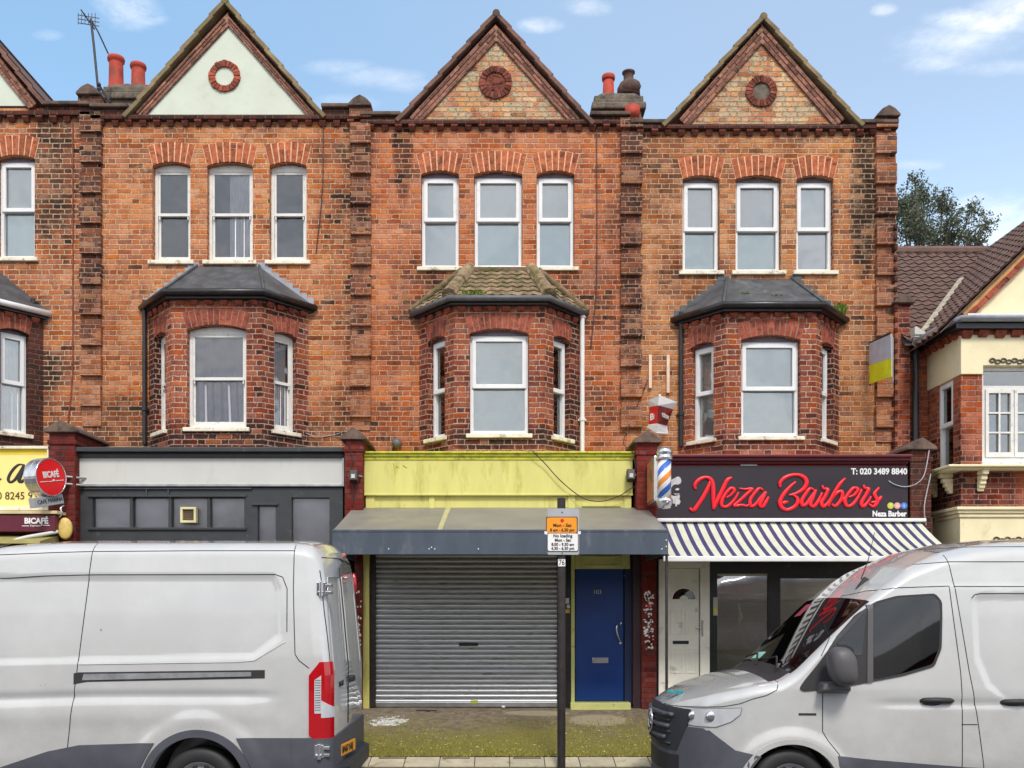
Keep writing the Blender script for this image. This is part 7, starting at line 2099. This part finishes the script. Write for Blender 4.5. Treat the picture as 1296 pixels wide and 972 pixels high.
# door and panel seams
door = [V(1042,871), V(1042,926), V(1048,937), V(1062,955), V(1070,975)]
for pts in (door, [V(1042,831), V(1050,818), V(1062,800), V(1080,775), V(1098,757), V(1118,747), V(1144,743.5), V(1208,741.5), V(1212,790), V(1217,850), V(1218,900), V(1218,975)],
            [V(1207,688), V(1211,715), V(1215,741), V(1221,790), V(1228,850), V(1238,915), V(1246,975)],
            [V(1210,690), V(1420,690)], [V(1211,710), V(1420,710)], [V(1214,742), V(1420,742)],
            [V(1172,713), V(1211,710)],
            [V(1217,917), V(1237,917)],
            [V(1236,757), V(1240,752.5), V(1248,751), V(1420,751)]):
    add_mb(sm, rv.seam('', pts, .0042))
obj('panel_seams', sm, M['rubber'], RV)
# cab side glazing
Z3 = lambda a, b_: V(1000+a/3.328, 680+b_/3.328)
gl = [Z3(42,640), Z3(60,612), Z3(130,530), Z3(210,425), Z3(300,330), Z3(385,270), Z3(470,246), Z3(630,236), Z3(657,270), Z3(655,340), Z3(645,470), Z3(612,545), Z3(480,584), Z3(230,632), Z3(60,650)]
g0 = rv.patch('door_window', rounded(gl, .03, 3), M['rubber'], off=.012, step=.02)
g1_ = [Z3(368,300), Z3(400,275), Z3(470,256), Z3(622,246), Z3(645,272), Z3(644,340), Z3(634,465), Z3(604,534), Z3(480,572), Z3(352,598)]
rv.patch('window_glass', rounded(g1_, .03, 3), M['vanglass'], off=.017, parent=g0, step=.02)
g2_ = [Z3(335,315), Z3(325,400), Z3(308,500), Z3(280,500), Z3(272,470), Z3(240,455), Z3(205,455)]
rv.patch('quarter_glass', rounded(g2_, .02, 3), M['vanglass'], off=.017, parent=g0, step=.02)
rv.patch('window_divider', [Z3(345,290), Z3(368,285), Z3(350,610), Z3(325,614)], M['mirror_grey'], off=.021, parent=g0, step=.02)
# mirror
cx_, cz_ = V(1066,0)[0], 0
ym = YN-.20; sm_ = F/(14+ym)
mx0, mx1 = (1050-CX)/sm_, (1083-CX)/sm_; mz0, mz1 = CZ+(HY-868)/sm_, CZ+(HY-819)/sm_
b = MB(); w_ = (mx1-mx0)/2; cxm = (mx0+mx1)/2
n_ = 24; prof = []
for k in range(n_):
    a = 2*math.pi*k/n_; e = 2.6
    ca, sa = math.cos(a), math.sin(a)
    prof.append((cxm + w_*math.copysign(abs(ca)**(2/e), ca) - .02*sa, (mz0+mz1)/2 + (mz1-mz0)/2*math.copysign(abs(sa)**(2/e), sa)))
vs = []; lv_ = [(-.11,.25),(-.10,.70),(-.07,.93),(-.02,1.0),(.05,1.0),(.09,.95)]
cm_ = Vector((cxm, 0, (mz0+mz1)/2))
for dy, f_ in lv_:
    for (x_, z_) in prof: vs.append((cm_.x+(x_-cm_.x)*f_, ym+dy, cm_.z+(z_-cm_.z)*f_))
fs = [(i*n_+k, i*n_+(k+1)%n_, (i+1)*n_+(k+1)%n_, (i+1)*n_+k) for i in range(len(lv_)-1) for k in range(n_)] + [tuple(reversed(range(n_))), tuple((len(lv_)-1)*n_+k for k in range(n_))]
b.add(vs, fs); mo_ = obj('door_mirror', b, M['mirror_grey'], RV, smooth=True)
b = MB(); b.hexa([(mx0-.05,YN-.16,mz0-.05),(mx1-.02,YN-.16,mz0-.05),(mx1+.04,YN+.05,mz0-.09),(mx0-.04,YN+.05,mz0-.09),(mx0-.02,YN-.15,mz0+.02),(mx1-.03,YN-.15,mz0+.02),(mx1+.04,YN+.05,mz0+.02),(mx0-.02,YN+.05,mz0+.02)])
obj('mirror_arm', b, M['mirror_grey'], mo_, bevel=.02)
# handles
for a, c_ in ((1166,887), (1268,889)):
    x_, z_ = V(a, c_); x2_, _ = V(a+42, 0)
    h0 = rv.ray(x_+.02, z_, .0); b = MB()
    b.tube(curve_pts([(x_, h0.y+.005, z_), (x_+.03, h0.y-.030, z_+.004), (x_+.14, h0.y-.045, z_+.006), (x_+.25, h0.y-.030, z_+.002), (x_+.29, h0.y+.005, z_)], 5), [.020]+[.026]*19+[.020], 10) if False else b.tube([(x_, h0.y+.012, z_), (x_+.03, h0.y-.022, z_+.004), (x_+.14, h0.y-.036, z_+.006), (x_+.25, h0.y-.024, z_+.002), (x_+.29, h0.y+.012, z_)], [.018,.026,.028,.026,.016], 12)
    obj('door_handle', b, M['rubber'], RV, smooth=True)
    b = MB(); b.ico((x_+.10, h0.y+.006, z_-.02), .09, seg=16, sc=(1,.12,.32)); obj('handle_recess', b, M['clad'], RV, smooth=True)
rv.patch('side_marker', [V(1012,903), V(1034,903), V(1034,905.5), V(1012,905.5)], M['rubber'], off=.006, step=.03)
# aerial
h = Vector((3.52, yc-.35, smooth_tab(zt_r, 3.52)-.01))
b = MB(); b.hexa([(h.x-.12,h.y-.025,h.z-.13),(h.x+.06,h.y-.025,h.z+.02),(h.x+.06,h.y+.025,h.z+.02),(h.x-.12,h.y+.025,h.z-.13),(h.x-.10,h.y-.012,h.z-.085),(h.x+.0,h.y-.012,h.z+.06),(h.x+.0,h.y+.012,h.z+.06),(h.x-.10,h.y+.012,h.z-.085)])
ae = obj('aerial_base', b, M['rubber'], RV, bevel=.01)
b = MB(); b.tube([(h.x-.03,h.y,h.z+.03),(h.x+.04,h.y,h.z+.22),(h.x+.10,h.y,h.z+.48)], [.006,.004,.003], 6); obj('aerial', b, M['rubber'], ae)
# items behind the screen and on the bonnet
for ax_, rr_, az_ in ((2.627,.345,.33), (6.55,.345,.345)):
    b = MB()
    for sd in (-1, 1):
        b.lathe([(.423,-.22),(.423,.22)], 48, Matrix.Translation((ax_, yc+sd*.72, az_-.03 if ax_ < 3 else .36)) @ Matrix.Rotation(R(90), 4, 'X'), cap=False); b.lathe([(.43,-.01),(.01,-.01)], 48, Matrix.Translation((ax_, yc+sd*.48, .34)) @ Matrix.Rotation(R(90), 4, 'X'))
    obj('arch_liner', b, M['rubber'], RV)
    wheel(RV, ax_, az_, YN+.16, rr_, 1); wheel(RV, ax_, az_, YN+1.84, rr_, -1)
for sd in (-1, 1):
    rv.piece('tail_lamp', [((xr-.10,0,0),(-1,0,0)), ((0,yc+sd*.84,0),(0,-sd,0)), ((0,0,.76),(0,0,-1)), ((0,0,1.3),(0,0,1))], .012, M['redlens'])
rv.piece('rear_bumper', [((xr-.25,0,0),(-1,0,0)), ((0,0,.70),(0,0,1))], .02, M['clad'])
arch_lip(rv, 6.55, .36, .432, .49, M['clad'], 'wheel_arch_trim', off=.016)
# scrap of turquoise plastic on the bonnet, faded sticker and permit in the windscreen
zb_ = smooth_tab(zt_r, 1.78)
b = MB(); random.seed(4)
for k in range(9):
    c = Vector((1.74+random.uniform(-.07,.07), yc-.18+random.uniform(-.08,.08), zb_+.012)); b.ico(c, .022, seg=6, sc=(1.6,1.2,.5))
tag(obj('plastic_scrap', b, plain('turquoise_plastic', srgb(30,150,160), .4)), 'crumpled turquoise scrap lying on the front of the right van bonnet', 'plastic scrap')
rv.piece('screen_sticker', [((3.15,0,0),(-1,0,0)), ((3.28,0,0),(1,0,0)), ((0,yc+.42,0),(0,-1,0)), ((0,yc+.60,0),(0,1,0)), ((0,0,1.5),(0,0,-1))], .006, plain('maroon_sticker', srgb(150,34,66), .4))
rv.piece('screen_permit', [((2.70,0,0),(-1,0,0)), ((2.77,0,0),(1,0,0)), ((0,yc+.32,0),(0,-1,0)), ((0,yc+.62,0),(0,1,0)), ((0,0,1.3),(0,0,-1))], .006, plain('mint_paper', srgb(150,206,190), .6))

# ------------------------------------------------------------------ world, sun, camera
SUN_EL, SUN_AZ = 48.0, 172.0
w = bpy.data.worlds.new('World'); bpy.context.scene.world = w; w.use_nodes = True
nt = w.node_tree; nt.nodes.clear(); g = G(nt)
out = g.n('ShaderNodeOutputWorld'); bg = g.n('ShaderNodeBackground')
sky = g.n('ShaderNodeTexSky'); sky.sky_type = 'NISHITA'; sky.sun_disc = False
sky.sun_elevation = R(SUN_EL); sky.sun_rotation = R(SUN_AZ); sky.altitude = 50; sky.air_density = 1.0; sky.dust_density = 1.2; sky.ozone_density = 1.6
tc = g.n('ShaderNodeTexCoord'); d = tc.outputs['Generated']; sp = g.sep(d)
# cloud sheet: project the view direction onto a high layer
zz = g.m('MAXIMUM', sp[2], .06)
cu = g.comb(g.m('DIVIDE', sp[0], zz), g.m('DIVIDE', sp[1], zz), 0.0)
n1 = g.noise(cu, .9, 7, .62); n2 = g.noise(d, 14.0, 6, .6); n3 = g.noise(cu, 7.0, 7, .7)
cl = g.m('MULTIPLY', g.sstep(g.m('ADD', n1, g.m('MULTIPLY', g.m('SUBTRACT', n2, .5), .25)), .60, .80), .40)
def cdir(px, py):
    v_ = Vector(((px-CX)/F, 1.0, (HY-py)/F)); v_.normalize(); return v_
for (px_, py_, rx, ry, a_) in ((160,12,34,20,1.0),(175,25,30,7,.7),(750,10,30,11,1.1),(690,32,26,8,.7),(478,98,46,11,.55),(520,110,40,8,.4),(1118,12,15,7,1.1),(1250,28,60,13,1.2),(1210,55,70,20,.8),(1190,75,60,14,.6),(1290,15,50,16,.9),(1250,85,60,10,.5),(1165,208,30,7,.5),(1270,290,60,34,.8),(1180,300,50,12,.6),(440,130,40,8,.35),(430,85,40,8,.4),(62,45,16,6,.3)):
    c = cdir(px_, py_); right = Vector((1,0,0)); right = (right - c*right.dot(c)).normalized(); up = right.cross(c)
    def dotn(v_):
        x = g.n('ShaderNodeVectorMath', operation='DOT_PRODUCT'); g.set(x.inputs[0], d); x.inputs[1].default_value = v_; return x.outputs['Value']
    L = math.sqrt(1 + ((px_-CX)/F)**2 + ((HY-py_)/F)**2)
    qx = g.m('DIVIDE', dotn(right), rx/F/L); qy = g.m('DIVIDE', dotn(up), ry/F/L)
    q = g.m('ADD', g.m('MULTIPLY', qx, qx), g.m('MULTIPLY', qy, qy))
    q = g.m('ADD', q, g.m('MULTIPLY', g.m('SUBTRACT', g.noise(cu, 3.6, 7, .66), .5), 7.0))
    blob_ = g.m('MULTIPLY', g.m('MULTIPLY', g.sstep(q, 2.0, -1.8), g.sstep(n3, .30, .62, .35, 1.0)), a_)
    front = g.m('GREATER_THAN', dotn(tuple(c)), .5)
    cl = g.m('MAXIMUM', cl, g.m('MULTIPLY', blob_, front))
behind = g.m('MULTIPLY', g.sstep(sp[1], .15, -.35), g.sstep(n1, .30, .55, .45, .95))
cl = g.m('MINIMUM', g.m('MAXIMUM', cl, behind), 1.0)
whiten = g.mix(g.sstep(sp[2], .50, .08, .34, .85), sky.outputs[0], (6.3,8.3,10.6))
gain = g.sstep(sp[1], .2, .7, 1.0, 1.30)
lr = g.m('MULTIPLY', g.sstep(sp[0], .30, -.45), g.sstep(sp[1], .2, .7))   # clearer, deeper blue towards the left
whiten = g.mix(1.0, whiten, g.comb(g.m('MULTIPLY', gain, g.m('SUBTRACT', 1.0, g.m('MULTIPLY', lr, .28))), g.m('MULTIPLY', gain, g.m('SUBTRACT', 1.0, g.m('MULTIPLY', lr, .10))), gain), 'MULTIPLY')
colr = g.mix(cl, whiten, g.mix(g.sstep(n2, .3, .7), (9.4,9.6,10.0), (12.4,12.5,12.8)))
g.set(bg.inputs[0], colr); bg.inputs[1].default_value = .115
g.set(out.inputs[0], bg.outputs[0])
sl_ = bpy.data.lights.new('sun', 'SUN'); sl_.energy = 2.4; sl_.angle = R(12); sl_.color = (1.0,.94,.86)
so_ = bpy.data.objects.new('sun', sl_); C.objects.link(so_)
# sky sun direction: rotation measured clockwise from +Y
az = R(SUN_AZ); el = R(SUN_EL)
sd_ = Vector((math.sin(az)*math.cos(el), math.cos(az)*math.cos(el), math.sin(el)))
so_.rotation_euler = (-sd_).to_track_quat('-Z', 'Y').to_euler(); so_.location = sd_*50

cam = bpy.data.cameras.new('camera'); co = bpy.data.objects.new('camera', cam); C.objects.link(co)
cam.sensor_width = 36; cam.lens = 36*F/1296; cam.shift_x = (648-CX)/1296; cam.shift_y = (HY-486)/1296
cam.clip_start = .1; cam.clip_end = 1500
co.location = (0, -D, CZ); co.rotation_euler = (R(90), 0, 0)
sc = bpy.context.scene; sc.camera = co
sc.render.engine = 'CYCLES'
sc.view_settings.view_transform = 'Standard'; sc.view_settings.look = 'None'; sc.view_settings.exposure = 0.08; sc.view_settings.gamma = 1
